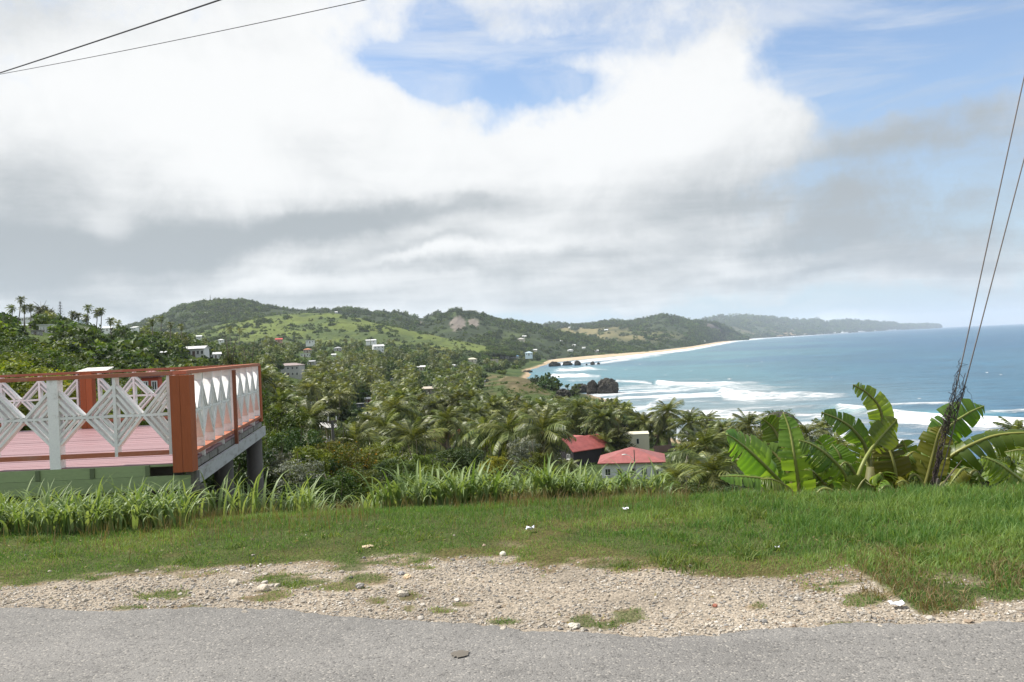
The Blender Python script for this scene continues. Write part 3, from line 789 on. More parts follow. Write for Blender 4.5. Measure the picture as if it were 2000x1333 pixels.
tl = obj('tall_grass', mesh('tall_grass', V, Q, M['cane'], tint=tn, smooth=True))
tag(tl, 'tall arching cane grass at the edge of the slope', 'grass', kind='stuff')

# ------------------------------------------------------------------ land below: slope, village valley, coast
cs = np.linspace(-1190, 3190, 760); rs = np.exp(np.linspace(math.log(10.6), math.log(1480), 210))
CC, DD = np.meshgrid(cs, rs)
XX = (CC-1000)/F*DD; YY = DD
ZZ = T(XX, YY); ZZ[0] -= 0.3; ZZ[0] -= 0.0
n1_ = fbm(XX/30, YY/30, 3, 4)[..., None]; n2_ = fbm(XX/7, YY/7, 13, 3)[..., None]
green = np.array([0.050, 0.078, 0.022])*(0.6+0.8*n2_); bright = np.array([0.072, 0.100, 0.028])*(0.7+0.6*n2_)
colr_ = green*(1-sstep(n1_, .45, .65)) + bright*sstep(n1_, .45, .65)
PX, PY, _ = proj(np.stack([XX, YY, ZZ], -1))
hd = sstep(-(np.abs(PX-1025)-110), 0, 25)*sstep(YY, 360, 400)*sstep(680-YY, 0, 60)
hd = hd[..., None]
n3_ = fbm(XX/11, YY/22, 33, 4)[..., None]
bluff = np.array([0.115, 0.098, 0.048])*(0.5+0.9*n2_)
bluff = bluff*(1-sstep(n3_, .46, .6)) + np.array([0.062, 0.085, 0.028])*(0.6+.8*n2_)*sstep(n3_, .46, .6)
colr_ = colr_*(1-hd)+bluff*hd
sand = np.array([0.40, 0.30, 0.19])*(0.8+0.4*n2_)
sd_ = (sstep(-ZZ, 22.9, 23.5)*sstep(YY, 100, 150))[..., None]
colr_ = colr_*(1-sd_)+sand*sd_
rockc = np.array([0.085, 0.078, 0.066])*(0.6+0.8*n2_)
rk = (sstep(-ZZ, 18.5, 21)*sstep(YY, 400, 470)*sstep(760-YY, 0, 60)*sstep(PX, 1020, 1045))[..., None]
colr_ = colr_*(1-rk)+rockc*rk
def pathmask(pts, wpx):
    m_ = np.zeros_like(PX)
    for (a, b_), (c_, d_) in zip(pts[:-1], pts[1:]):
        vx, vy = c_-a, d_-b_; L = vx*vx+vy*vy
        tt = np.clip(((PX-a)*vx+(PY-b_)*vy)/L, 0, 1)
        dd = np.hypot(PX-a-tt*vx, (PY-b_-tt*vy)*1.6)
        m_ = np.maximum(m_, sstep(wpx-dd, 0, wpx*0.5))
    return m_
pm = (pathmask([(1008, 795), (1015, 812), (1030, 832), (1045, 850), (1040, 862)], 9)*sstep(YY, 90, 110))[..., None]
pm2 = (pathmask([(990, 735), (975, 742), (990, 752), (1010, 756)], 2.2)*sstep(YY, 350, 400))[..., None]
colr_ = colr_*(1-pm)+np.array([0.36, 0.31, 0.235])*pm
colr_ = colr_*(1-pm2*.5)+np.array([0.22, 0.18, 0.11])*pm2*.5
rd = (pathmask([(932, 728), (936, 740), (943, 755)], 7)*sstep(YY, 350, 400))[..., None]
colr_ = colr_*(1-rd)+np.array([0.23, 0.215, 0.20])*rd
lw_ = sstep(np.exp(-((PX-860)/75)**2-((PY-890)/18)**2), 0.25, 0.6)*sstep(YY, 60, 80)
colr_ = colr_*(1-lw_[..., None])+np.array([0.13, 0.17, 0.035])*(0.8+0.4*n2_)*lw_[..., None]
yl = sstep(CC, 1800, 1880)*sstep(30-YY, 0, 8)
colr_ = colr_*(1-yl[..., None])+np.array([0.16, 0.17, 0.03])*(0.7+0.6*n2_)*yl[..., None]
land_V = np.stack([XX, YY, ZZ], -1).reshape(-1, 3); land_F = grid_faces(*XX.shape)
land = obj('terrain', mesh('terrain', land_V, land_F, M['land'], col=colr_.reshape(-1, 3), smooth=True))
tag(land, kind='structure')

# ------------------------------------------------------------------ hills beyond
HILLS = []
def hill(name, ridge, foot, d_ridge, d_foot, colour, seed, amp=0.16, step=3.0, bulge=0.85, cliff=None, tree=0.5):
    """ridge and foot: what the photograph shows at those distances; the sheet runs from foot over the ridge and down behind it"""
    a0, a1 = ridge[0][0], ridge[-1][0]
    c = np.arange(a0, a1+step, step)
    ry = np.interp(c, [p[0] for p in ridge], [p[1] for p in ridge])
    ry = np.convolve(np.pad(ry, 4, 'edge'), np.hanning(11)[1:-1]/np.hanning(11).sum(), 'valid')
    fy = np.interp(c, [p[0] for p in foot], [p[1] for p in foot])
    dr = np.interp(c, [p[0] for p in d_ridge], [p[1] for p in d_ridge]) if isinstance(d_ridge, list) else np.full_like(c, d_ridge)
    if d_foot == 'shore':
        df = np.array([G(a, b, SEA+0.3)[1] for a, b in zip(c, fy)]); df = np.minimum(df, dr*0.96)
    else:
        df = np.interp(c, [p[0] for p in d_foot], [p[1] for p in d_foot]) if isinstance(d_foot, list) else np.full_like(c, d_foot)
    RP = np.array([P(a, b, d) for a, b, d in zip(c, ry, dr)]); FP = np.array([P(a, b, d) for a, b, d in zip(c, fy, df)])
    if d_foot == 'shore': FP[:, 2] = SEA+0.2
    ts = np.concatenate([np.linspace(0, 1, 46), np.linspace(1.08, 1.6, 7)])
    V = []
    hgt = np.maximum(RP[:, 2]-FP[:, 2], 1.0)
    for tt in ts:
        if tt <= 1:
            q = FP+(RP-FP)*tt
            prof = (1-bulge)*tt+bulge*(tt**0.75 if tt < 1 else 1)
            z = FP[:, 2]+(RP[:, 2]-FP[:, 2])*(tt*0.55+0.45*(tt*tt*(3-2*tt)))
            L = hgt*amp*math.sin(math.pi*min(tt, 1))**0.8
            z = z+(fbm(q[:, 0]/260, q[:, 1]/700, seed, 4)-0.5)*2*L
            if cliff is not None:
                for (a, s_, t0, lift) in cliff:
                    z = z + hgt*lift*np.exp(-((c-a)/s_)**2)*sstep(np.array(tt), t0-0.14, t0+0.06)*(1-tt)**0.7
            z = z+(fbm(q[:, 0]/24, q[:, 1]/60, seed+3, 2)-0.5)*tree*8
        else:
            q = RP+(RP-FP)*(tt-1)*np.array([1, 1, 0]); z = RP[:, 2]-(tt-1)*hgt*1.3-3
        V.append(np.stack([q[:, 0], q[:, 1], z], -1))
    V = np.array(V)
    px_, py_, _ = proj(V)
    cl, wood = colour(V, px_, py_, ts)
    fs = grid_faces(V.shape[0], V.shape[1])
    o = obj(name, mesh(name, V.reshape(-1, 3), fs, M['land'], col=cl.reshape(-1, 3), smooth=True))
    tag(o, kind='structure')
    HILLS.append((V, wood, o))
    return o

WOOD = np.array([0.030, 0.043, 0.018]); PAST = np.array([0.112, 0.142, 0.034]); SCRUB = np.array([0.066, 0.092, 0.028]); TAN = np.array([0.22, 0.185, 0.085]); ROCK = np.array([0.165, 0.142, 0.12])
def wmix(a, b, f): return a*(1-f[..., None])+b*f[..., None]
def col_green(V, px, py, ts):
    x, y = V[..., 0], V[..., 1]
    n = fbm(x/45, y/110, 5, 4); n2 = fbm(x/14, y/40, 8, 3)
    tt = np.broadcast_to(ts[:, None], px.shape)
    s_ = sstep(n+0.55*(n2-.5)+0.25*(0.55-tt), 0.48, 0.68)
    cl = wmix(np.broadcast_to(PAST, V.shape)*(0.65+0.7*n2[..., None]), np.broadcast_to(SCRUB, V.shape)*(0.6+0.8*n2[..., None]), s_)
    yel = sstep(fbm(x/60+7, y/150, 55, 3), 0.55, 0.7)*sstep(px, 700, 900)
    cl = wmix(cl, np.broadcast_to(np.array([0.20, 0.19, 0.045]), V.shape), yel*.5)
    wd = sstep(0.30-tt+0.3*(n-.5), 0, 0.15)*0.9
    wd = np.maximum(wd, sstep(n2, .62, .75)*0.7)
    cl = wmix(cl, np.broadcast_to(WOOD, V.shape), wd*0.8)
    return cl, np.where(tt <= 1, wd*0.55+0.04, 0)
def col_wood(V, px, py, ts):
    x, y = V[..., 0], V[..., 1]
    n = fbm(x/60, y/150, 15, 4); n2 = fbm(x/14, y/40, 18, 3)
    tt = np.broadcast_to(ts[:, None], px.shape)
    cl = wmix(np.broadcast_to(WOOD, V.shape)*(0.6+0.8*n2[..., None]), np.broadcast_to(SCRUB, V.shape), sstep(n, .5, .75)*0.6)
    wd = np.full(px.shape, 0.85)
    rk_ = np.zeros(px.shape)
    for (a, b, sx, sy) in ((893, 632, 17, 15), (925, 631, 11, 9), (820, 632, 7, 4)):
        rk_ = np.maximum(rk_, sstep(1.25-((px-a)/sx)**2-((py-b)/sy)**2+1.6*(n2-.5)+0.8*(fbm(x/6, y/12, 27, 2)-.5), 0.1, 0.6))
    rk_ *= (tt <= 1)
    cl = wmix(cl, np.broadcast_to(ROCK, V.shape)*(0.55+0.9*fbm(x/7, V[..., 2]/16, 28, 3)[..., None]), rk_)
    # lighter green spur down the slope
    sp2 = np.exp(-((px-1000+1.6*(py-655))/40)**2)*sstep(py, 640, 655)*sstep(n2, .3, .6)
    cl = wmix(cl, np.broadcast_to(PAST, V.shape)*.75, sp2*.45)
    return cl, np.where(tt <= 1, wd*(1-rk_)*(1-.5*sp2), 0)
def col_far(V, px, py, ts):
    x, y = V[..., 0], V[..., 1]
    n = fbm(x/120, y/400, 25, 4); n2 = fbm(x/30, y/80, 28, 3)
    tt = np.broadcast_to(ts[:, None], px.shape)
    open_ = sstep(1250-px+60*(n-.5), -60, 120)*sstep(0.80-tt, 0, 0.10)*sstep(tt, 0.25, 0.4)
    open_ = np.maximum(open_, np.exp(-((px-1255)/60)**2-((py-658)/9)**2))*sstep(n2, .25, .5)
    cl = wmix(np.broadcast_to(WOOD, V.shape)*(0.7+0.8*n2[..., None]), np.broadcast_to(TAN, V.shape)*(0.6+0.8*n[..., None]), open_*0.85)
    cl = wmix(cl, np.broadcast_to(PAST, V.shape)*.8, sstep(n, .5, .65)*open_*.6)
    rk_ = sstep(1.2-((px-1392)/28)**2-((py-641-(px-1392)*0.28)/9)**2+1.5*(n2-.5), .2, .8)*(tt <= 1)
    cl = wmix(cl, np.broadcast_to(ROCK*.8, V.shape)*(0.5+n2[..., None]), rk_*.9)
    return cl, np.where(tt <= 1, 0.75*(1-open_)*(1-rk_), 0)
def col_coast(V, px, py, ts):
    x, y = V[..., 0], V[..., 1]
    n = fbm(x/300, y/1500, 35, 4); n2 = fbm(x/90, y/400, 38, 3)
    tt = np.broadcast_to(ts[:, None], px.shape)
    cl = wmix(np.broadcast_to(WOOD, V.shape)*(0.9+0.7*n2[..., None]), np.broadcast_to(TAN, V.shape)*.55, sstep(n, .46, .7)*.7*(tt < 0.9))
    s_ = np.exp(-((px-1545)/36)**2)*sstep(0.4-tt, 0, 0.25)
    cl = wmix(cl, np.broadcast_to(np.array([.34, .24, .14]), V.shape), s_*.7)
    return cl, np.where(tt <= 1, 0.5, 0)

# near green spur, wooded ridge with rock crag, far headland, far coast
hill('hill', [(340, 668), (390, 645), (440, 632), (500, 622), (560, 614), (610, 612), (660, 615), (720, 627), (760, 636), (800, 645), (850, 656), (900, 666), (950, 676), (985, 684), (1005, 690)],
     [(340, 690), (500, 690), (700, 690), (850, 692), (1005, 694)], [(340, 1500), (600, 1750), (1005, 1300)], [(340, 1050), (700, 1080), (1005, 1150)], col_green, 4, 0.10, 2.5)
hill('hill', [(60, 668), (180, 655), (250, 640), (320, 618), (345, 603), (385, 593), (410, 589), (440, 588), (488, 589), (505, 597), (540, 604), (560, 607), (620, 606), (690, 605), (735, 612), (770, 611), (785, 611), (805, 621), (830, 623), (850, 613), (875, 611), (893, 607), (912, 612), (945, 615), (985, 628), (1050, 637), (1080, 646), (1110, 652), (1150, 662), (1200, 674), (1250, 687), (1265, 692)],
     [(60, 690), (500, 675), (750, 665), (850, 680), (950, 692), (1060, 703), (1150, 697), (1200, 694.5), (1250, 691.5), (1265, 692)], [(60, 2600), (850, 2600), (1000, 2500), (1265, 2300)], [(60, 1450), (750, 1500), (900, 1350), (1000, 1400), (1265, 1900)], col_wood, 24, 0.14, 2.0,
     cliff=[(893, 22, 0.72, 0.22), (925, 14, 0.70, 0.16)])
hill('headland', [(1020, 640), (1060, 637), (1075, 633), (1092, 634), (1110, 637), (1150, 637), (1175, 632), (1200, 629), (1240, 628), (1265, 625), (1285, 620), (1300, 617), (1318, 621), (1345, 629), (1375, 631), (1395, 633), (1415, 641), (1432, 650), (1446, 658), (1456, 661)],
     [(1020, 692), (1180, 692), (1250, 688), (1350, 677), (1400, 668), (1446, 661.5), (1456, 661)], [(1020, 4300), (1300, 4600), (1456, 5200)], 'shore', col_far, 44, 0.12, 1.6, cliff=[(1392, 26, 0.6, 0.15)])
hill('headland', [(1330, 634), (1360, 628), (1400, 621), (1440, 619.5), (1480, 620), (1510, 623), (1560, 627), (1590, 627.5), (1620, 629), (1660, 628), (1675, 630), (1700, 631), (1735, 634), (1752, 634), (1757, 638), (1775, 639.5), (1800, 638.2), (1822, 638.0), (1832, 640)],
     [(1330, 668), (1456, 662), (1500, 658.5), (1560, 654), (1620, 650), (1700, 645), (1757, 641.5), (1832, 640.2)], [(1330, 9000), (1700, 13500), (1760, 15000), (1832, 16500)], [(1330, 5200), (1456, 6200), (1560, 8500), (1700, 12000), (1760, 14000), (1832, 16000)], col_coast, 64, 0.10, 1.6)

# beach: the long strip of sand along the bay
sh = [(1062, 712), (1075, 708), (1110, 704.5), (1150, 700.5), (1200, 695.8), (1250, 691.5), (1300, 686), (1350, 679.5), (1400, 670.5), (1440, 663.8), (1470, 661)]
c = np.arange(1062, 1470, 3.0)
yy = np.interp(c, [p[0] for p in sh], [p[1] for p in sh])
up_ = np.interp(c, [1062, 1090, 1200, 1280, 1400, 1470], [4.0, 5.5, 4.5, 3.0, 2.0, 1.4])
rowsB = []
for tt in np.linspace(0, 1, 8):
    y_ = yy+2.0 - (up_+2.0)*tt
    rowsB.append(np.array([G(a, b, SEA-0.25+1.6*tt) for a, b in zip(c, y_)]))
BV = np.array(rowsB)
nb = fbm(BV[..., 0]/20, BV[..., 1]/60, 5, 3)[..., None]
bc = np.array([0.46, 0.365, 0.245])*(0.85+.3*nb)
bc[:2] *= 0.75
beach = obj('beach', mesh('beach', BV.reshape(-1, 3), grid_faces(*BV.shape[:2]), M['land'], col=bc.reshape(-1, 3), smooth=True))
tag(beach, kind='structure')

# ------------------------------------------------------------------ sea
ks = np.concatenate([np.linspace(1.55, 40, 110), np.linspace(40.8, 300, 330), np.linspace(305, 420, 14)])
cs = np.concatenate([np.linspace(-200, 900, 20), np.arange(930, 2080, 2.2), np.linspace(2090, 3300, 60)])
CC, KK = np.meshgrid(cs, ks)
DD = (EYE[2]-SEA)*F/KK
XX = (CC-1000)/F*DD
PX, PY, _ = proj(np.stack([XX, DD, np.full_like(XX, SEA)], -1))
wob = (fbm(XX/26, DD/26, 6, 4)-.5); wob2 = (fbm(XX/7, DD/9, 16, 3)-.5)
foam = np.zeros_like(PX); lift = np.zeros_like(PX)
def wave(pts, up, dn, st=1.0, hgt=0.0, ragged=1.0):
    """a line of broken water: pts (px, py of the crest, strength 0..1); up / dn: its spread in photo pixels above and below"""
    global foam, lift
    xs_ = [p[0] for p in pts]
    yc = np.interp(PX, xs_, [p[1] for p in pts]); sg = np.interp(PX, xs_, [p[2] if len(p) > 2 else 1.0 for p in pts], left=0, right=0)
    dy = PY-yc + wob*ragged*9 + wob2*ragged*4
    f = np.where(dy < 0, np.exp(-(dy/up)**2), np.exp(-(np.maximum(dy, 0)/(dn*(0.25+0.75*sg)+.1))**2))
    foam = np.maximum(foam, f*sg*st*(0.74+1.5*wob2*ragged))
    lift = np.maximum(lift, np.exp(-((PY-yc)/(up*2.2))**2)*sg*hgt)
# surf along the far beach
wave([(1055, 716, 0), (1090, 711, .9), (1150, 704, 1), (1200, 699, 1), (1250, 694, 1), (1300, 688, .9), (1350, 681.5, .9), (1400, 672, .9), (1440, 665, .8), (1500, 658.6, .8), (1560, 654.5, .8), (1640, 649.4, .75), (1700, 645.6, .7), (1760, 642, .5)], 1.9, 4.4, 1.4, 0, .25)
wave([(1110, 716, 0), (1160, 711, .9), (1230, 702, .9), (1290, 694, .6), (1340, 686, 0)], 2.5, 4, 1.1, .3, .5)
wave([(1070, 727, 0), (1095, 723, 1), (1150, 721, .9), (1185, 723, .4), (1200, 724, 0)], 4, 5, 1.25, .5, .8)
wave([(1062, 734, 0), (1080, 733, 1), (1130, 732, 1), (1170, 735, .6), (1180, 736, 0)], 3, 7, 1.25, .4, .8)
wave([(1090, 745, .2), (1120, 742, .7), (1165, 741, .5), (1180, 742, 0)], 3, 5, 1.0, .3, 1)
# breaker beyond the boulder
wave([(1195, 748, 0), (1205, 746, .9), (1260, 748, .8), (1275, 750, .7)], 2.4, 3, 1.2, .6, .5)
wave([(1275, 748, 0), (1285, 748, 1), (1330, 752, 1), (1390, 752, 1), (1430, 750, .8), (1490, 749, .35), (1530, 750, 0)], 2.2, 9, 1.3, 1.2, .6)
wave([(1400, 764, 0), (1412, 765, 1), (1440, 769, 1), (1470, 771, 1), (1530, 771, .8), (1600, 772, .65), (1660, 772, .35), (1730, 770, .25), (1760, 768, 0)], 2.4, 17, 1.35, 1.3, .8)
wave([(1262, 792, 0), (1270, 791, .9), (1300, 780, .8), (1330, 778, .5), (1400, 784, .4), (1450, 790, 0)], 3, 18, 1.0, .8, 1)
wave([(1205, 776, 0), (1220, 772, .6), (1290, 768, .4), (1330, 770, 0)], 3, 12, .8, .2, 1.4)
wave([(1620, 796, 0), (1640, 797, .8), (1690, 803, .7), (1750, 812, 1), (1850, 822, 1), (1930, 826, 1), (2100, 836, 1), (2300, 840, .8), (2500, 842, .7)], 2.6, 19, 1.45, 1.6, .55)
wave([(1660, 796, 0), (1700, 794, .8), (1780, 791, .9), (1850, 790, .9), (1890, 792, .3), (1910, 793, 0)], 1.6, 3.5, 1.2, .7, .5)
wave([(1900, 807, 0), (1930, 806, .8), (2000, 803, .9), (2150, 800, .8), (2300, 798, 0)], 1.6, 3.0, 1.15, .6, .5)
wave([(1180, 800, 0), (1230, 810, .8), (1320, 806, .9), (1420, 808, .8), (1500, 812, .7), (1620, 815, .6), (1700, 824, .2)], 5, 12, 1.15, .6, 1.2)
wave([(1190, 830, .3), (1250, 845, .9), (1350, 850, 1), (1480, 846, .9), (1600, 850, .9), (1750, 860, .7), (1850, 866, .5), (2000, 880, .5), (2300, 885, .4)], 12, 30, 1.05, .3, 1.6)
wave([(1600, 836, 0), (1690, 842, .6), (1800, 850, .5), (1900, 856, .4), (2000, 862, .4), (2200, 870, .3)], 4, 10, .8, .2, 1.6)
wave([(1900, 880, 0), (1960, 876, 1), (2100, 878, 1), (2300, 880, .8)], 3, 12, 1.2, .5, .8)
# lace of spent foam near the shore
near = sstep(KK, 60, 110)*sstep(1800-PX+2.2*(PY-760), 0, 500)
lace = sstep(fbm(XX/38, DD/16, 66, 5), 0.40, 0.64)*near*0.85
foam = np.maximum(foam, lace)
# whitecaps out in the bay
caps = [(1425, 741, 7, 3), (1380, 742, 3, 2), (1488, 707, 3, 1.3), (1625, 738, 2.5, 1.5), (1628, 745, 2, 1.5), (1796, 778, 5, 2.2), (1928, 728, 4, 1.8), (1955, 732, 4, 1.6), (1460, 715, 3, 1.2), (1350, 725, 3, 1.2), (1250, 712, 4, 1.4), (1330, 704, 3, 1), (1540, 690, 2.5, 1), (1740, 659, 2, .8), (1866, 671, 2.5, 1), (1975, 667, 2.5, 1), (1300, 733, 4, 1.5), (1222, 722, 4, 1.5), (1700, 700, 2.5, 1.2), (1840, 700, 2.5, 1.2)]
for a, b, sx, sy in caps:
    foam = np.maximum(foam, .78*np.exp(-((PX-a)/(sx*.9))**2-((PY-b)/(sy*.55))**2))
foam = np.clip(foam, 0, 1)
sw = (fbm(XX/55+DD/300, DD/24, 46, 3)-.5)
lift_z = lift*1.1 + sw*0.5*sstep(2500-DD, 0, 1500)
ZZ = SEA + lift_z*sstep(3000-DD, 0, 1500)
# water: sandy shallows, turquoise shelf, deep blue
shal = sstep(KK, 70, 150)*sstep(1900-PX, -100, 500); mid = sstep(1720-PX, -150, 520)
n3 = fbm(XX/240, DD/420, 76, 4)
band = sstep(n3, .42, .60)
deep = np.array([0.018, 0.085, 0.155]); turq = np.array([0.048, 0.160, 0.195]); sandw = np.array([0.19, 0.265, 0.275])
wc = wmix(np.broadcast_to(deep, (*PX.shape, 3)), np.broadcast_to(turq, (*PX.shape, 3)), np.clip(mid*(0.35+.65*band)+0.25*band*sstep(KK, 6, 14), 0, 1))
wc = wmix(wc, np.broadcast_to(sandw, wc.shape), shal*.85)
tq = np.exp(-((PX-1660)/50)**2-((PY-803)/7)**2)+.8*np.exp(-((PX-1850)/110)**2-((PY-808)/7)**2)
wc = wmix(wc, np.broadcast_to(np.array([.10, .30, .31]), wc.shape), np.clip(tq, 0, 1)*.8)
col4 = np.concatenate([wc, foam[..., None]], -1)
m, t, b = newmat('sea_water')
a = t.node('ShaderNodeAttribute', attribute_name='col')
p = geo(t)
mp = t.node('ShaderNodeMapping'); t.l.new(p, mp.inputs[0]); mp.inputs['Rotation'].default_value = (0, 0, R_(-24)); mp.inputs['Scale'].default_value = (0.45, 1.0, 1.0)
nwv = t.noise(mp.outputs[0], 0.16, 8, 0.68); mp2 = t.node('ShaderNodeMapping'); t.l.new(p, mp2.inputs[0]); mp2.inputs['Scale'].default_value = (0.30, 0.8, 1.0)
nf = t.noise(mp2.outputs[0], 0.5, 9, 0.78, .8); npatch = t.noise(p, 0.012, 5, 0.6)
fo = t.m('ADD', a.outputs['Alpha'], t.m('MULTIPLY', t.m('SUBTRACT', nf, 0.5), t.m('MULTIPLY', 2.3, t.ss(a.outputs['Alpha'], 0.02, 0.35))))
fm = t.m('MULTIPLY', t.ss(fo, 0.22, 0.95), 0.97)
chop = t.lin(nwv, 0.3, 0.7, 0.62, 1.40)
pat = t.lin(npatch, 0.35, 0.65, 0.85, 1.15)
k_ = t.m('MULTIPLY', chop, pat)
wcol = t.mix(1.0, a.outputs['Color'], t.xyz(k_, k_, k_), 'MULTIPLY')
t.l.new(t.mix(fm, wcol, (0.80, 0.82, 0.82, 1)), b.inputs['Base Color'])
t.put(b.inputs['Roughness'], t.lin(fm, 0, 1, 0.28, 0.9))
b.inputs['Specular IOR Level'].default_value = 0.35
bump(t, b, t.m('ADD', nwv, t.m('MULTIPLY', fm, 0.3)), 2.6, 0.8)
M['sea'] = m
sea = obj('sea', mesh('sea', np.stack([XX, DD, ZZ], -1).reshape(-1, 3), grid_faces(*XX.shape)[:, ::-1], M['sea'], col=col4.reshape(-1, 4), smooth=True))
tag(sea, kind='structure')

# ------------------------------------------------------------------ haze of salt air over the bay
def closed_box(name, x0, x1, y0, y1, z0, z1, mat):
    mb = MB(); mb.box(((x0+x1)/2, (y0+y1)/2, (z0+z1)/2), (x1-x0, y1-y0, z1-z0))
    return mb.build(name, mat)
hm = bpy.data.materials.new('haze'); hm.use_nodes = True
ht = NT(hm.node_tree); ht.n.clear()
ho = ht.node('ShaderNodeOutputMaterial'); pv = ht.node('ShaderNodeVolumePrincipled')
pv.inputs['Color'].default_value = (0.80, 0.89, 1.0, 1); pv.inputs['Density'].default_value = 5.0e-5; pv.inputs['Anisotropy'].default_value = 0.15
ht.l.new(pv.outputs[0], ho.inputs['Volume'])
hz = closed_box('haze', -31000, 41000, -60, 30500, SEA-8, 420, hm)
tag(hz, 'pale salt haze hanging over the bay', 'haze', kind='stuff')

# ------------------------------------------------------------------ viewing deck
M['pink'] = paint('pink_floor', (0.290, 0.168, 0.174), (0.28, 0.20, 0.19), 0.35, 0.45, 2.5, (0.5, 6, 1), 0.10)
M['orange'] = paint('orange_timber', (0.38, 0.108, 0.042), (0.22, 0.080, 0.05), 0.40, 0.75, 3.0, (6, 6, 0.7), 0.12)
M['rail_orange'] = paint('orange_rail', (0.37, 0.130, 0.072), (0.36, 0.20, 0.15), 0.55, 0.7, 3.5, (0.8, 3, 3), 0.12)
M['lattice'] = paint('white_lattice', (0.80, 0.80, 0.77), (0.50, 0.48, 0.45), 0.40, 0.6, 7.0, (1.5, 1.5, 1.5), 0.08)
M['green'] = paint('green_fascia', (0.27, 0.345, 0.17), (0.19, 0.23, 0.13), 0.4, 0.6, 2.5, (1, 1, 4), 0.10)
M['green_dark'] = paint('green_cleat', (0.13, 0.165, 0.085), (0.08, 0.09, 0.05), 0.5, 0.7, 4)
M['grey_beam'] = paint('grey_beam', (0.42, 0.43, 0.43), (0.20, 0.19, 0.17), 0.65, 0.7, 4.0, (1, 0.6, 3), 0.12)
M['end_grain'] = paint('weathered_ends', (0.20, 0.19, 0.17), (0.10, 0.09, 0.08), 0.6, 0.8, 9)
M['concrete'] = paint('grey_column', (0.115, 0.108, 0.10), (0.11, 0.10, 0.09), 0.5, 0.9, 3.0)
M['brown'] = paint('brown_post', (0.20, 0.075, 0.040), (0.12, 0.06, 0.04), 0.4, 0.6, 5.0)
_box = {}
def boxmesh(mat):
    if mat not in _box:
        mb = MB(); mb.box((0, 0, 0), (1, 1, 1)); _box[mat] = mb.me('board', M[mat])
    return _box[mat]
OX, OY, ZF = -3.84, 10.72, 0.42            # near right corner of the floor, floor height
ALONG = np.array([-0.1435, 0.9897, 0.0])   # the right side runs away from the camera
LEN = 6.66
deck = empty('viewing_deck', (OX, OY, 0))
tag(deck, 'timber viewing deck with pink floor, white diamond railing and orange posts on concrete columns', 'deck')
def dpart(name, mat, c, size, rz=0.0, ry=0.0, rx=0.0):
    o = obj(name, boxmesh(mat), deck, (c[0]-OX, c[1]-OY, c[2]))
    o.scale = size; o.rotation_euler = (rx, ry, rz)
    return o
def edge_r(v): return OX + ALONG[0]/ALONG[1]*(v)      # right edge x at distance v behind the front
# floor planks, parallel to the front
nP = 46; wP = LEN*ALONG[1]/nP
for i in range(nP):
    v = (i+.5)*wP; xr = edge_r(v)+random.uniform(-.012, .012); xl = -13.2
    dpart('plank', 'pink', ((xr+xl)/2, OY+v, ZF-0.018+random.uniform(-.003, .003)), (xr-xl, wP-0.008, 0.036))
ZM, ZL, ZT = 0.99, 0.545, 1.485            # middle rail, lower rail, top rail heights
def railing(o, dirv, us, thick_at, nest, depth=0.10, offs=0.0, hh=0.345, long_at=()):
    """uprights at distances us from o along dirv; nested diamonds between them"""
    o = np.array([o[0], o[1], 0.0]); rz = math.atan2(dirv[1], dirv[0])
    for k, u in enumerate(us):
        p = o+dirv*u
        if k in thick_at: dpart('post', 'lattice', (p[0], p[1], (ZF-0.06+ZT-0.03)/2), (0.125, 0.13, ZT-0.03-ZF+0.06), rz)
        else: dpart('upright', 'lattice', (p[0], p[1], ((ZF+0.10 if k not in long_at else ZF-0.03)+ZT-0.03)/2), (0.036, depth+0.012, ZT-0.03-(ZF+0.10 if k not in long_at else ZF-0.03)), rz)
    for u0, u1 in zip(us[:-1], us[1:]):
        L = u1-u0; m_ = (u0+u1)/2
        p = o+dirv*m_; dpart('middle_rail', 'lattice', (p[0], p[1], ZM), (L-0.04, depth-0.012, 0.030), rz)
        for sgn in (-1, 1):
            for j in range(nest):
                f = 1-0.27*j; half = (L/2-0.02)*f
                ue = u0 if sgn < 0 else u1
                a_u = ue - sgn*half; b_u = ue - sgn*0.020
                for vz in (-1, 1):
                    za = ZM + vz*0.017; zb = ZM+vz*hh*f
                    A_ = np.array([a_u, za]); B_ = np.array([b_u, zb]); Lb = np.linalg.norm(B_-A_)
                    c = (A_+B_)/2; q = o+dirv*c[0]
                    ob = obj('lattice_board', boxmesh('lattice'), deck, (q[0]-OX, q[1]-OY, c[1]))
                    ob.scale = (Lb, depth-0.004*j+random.uniform(-.004, .003), 0.028+random.uniform(-.003, .004))
                    ob.rotation_euler = Matrix.Rotation(rz, 3, 'Z').to_4x4().to_euler()
                    ang = math.atan2(zb-za, b_u-a_u)
                    ob.rotation_euler = (Matrix.Rotation(rz, 4, 'Z') @ Matrix.Rotation(-ang, 4, 'Y')).to_euler()
FR = np.array([-1.0, 0.0, 0.0])
f_us = [0.17, 0.80, 1.51, 2.22, 2.93, 3.64, 4.35, 5.06]
railing((OX, OY+0.05), FR, f_us, {2, 4, 6}, 3)
s_us = [0.20] + [0.20+0.765*k for k in range(1, 5)] + [3.26+0.12] + [3.38+0.775*k for k in range(1, 5)]
s_us = [0.20, 0.93, 1.66, 2.39, 3.13, 3.45, 4.19, 4.93, 5.67, 6.42]
RO = np.array([OX-0.03, OY+0.05])
railing(RO, ALONG, s_us[:5], set(), 3, 0.11, long_at=(1, 3))
railing(RO, ALONG, s_us[5:], set(), 3, 0.11, long_at=(1, 3))
BX, BY = edge_r(LEN*ALONG[1]), OY+LEN*ALONG[1]
b_us = [0.15+0.745*k for k in range(4)] + [3.30+0.745*k for k in range(5)] + [6.45, 7.2]
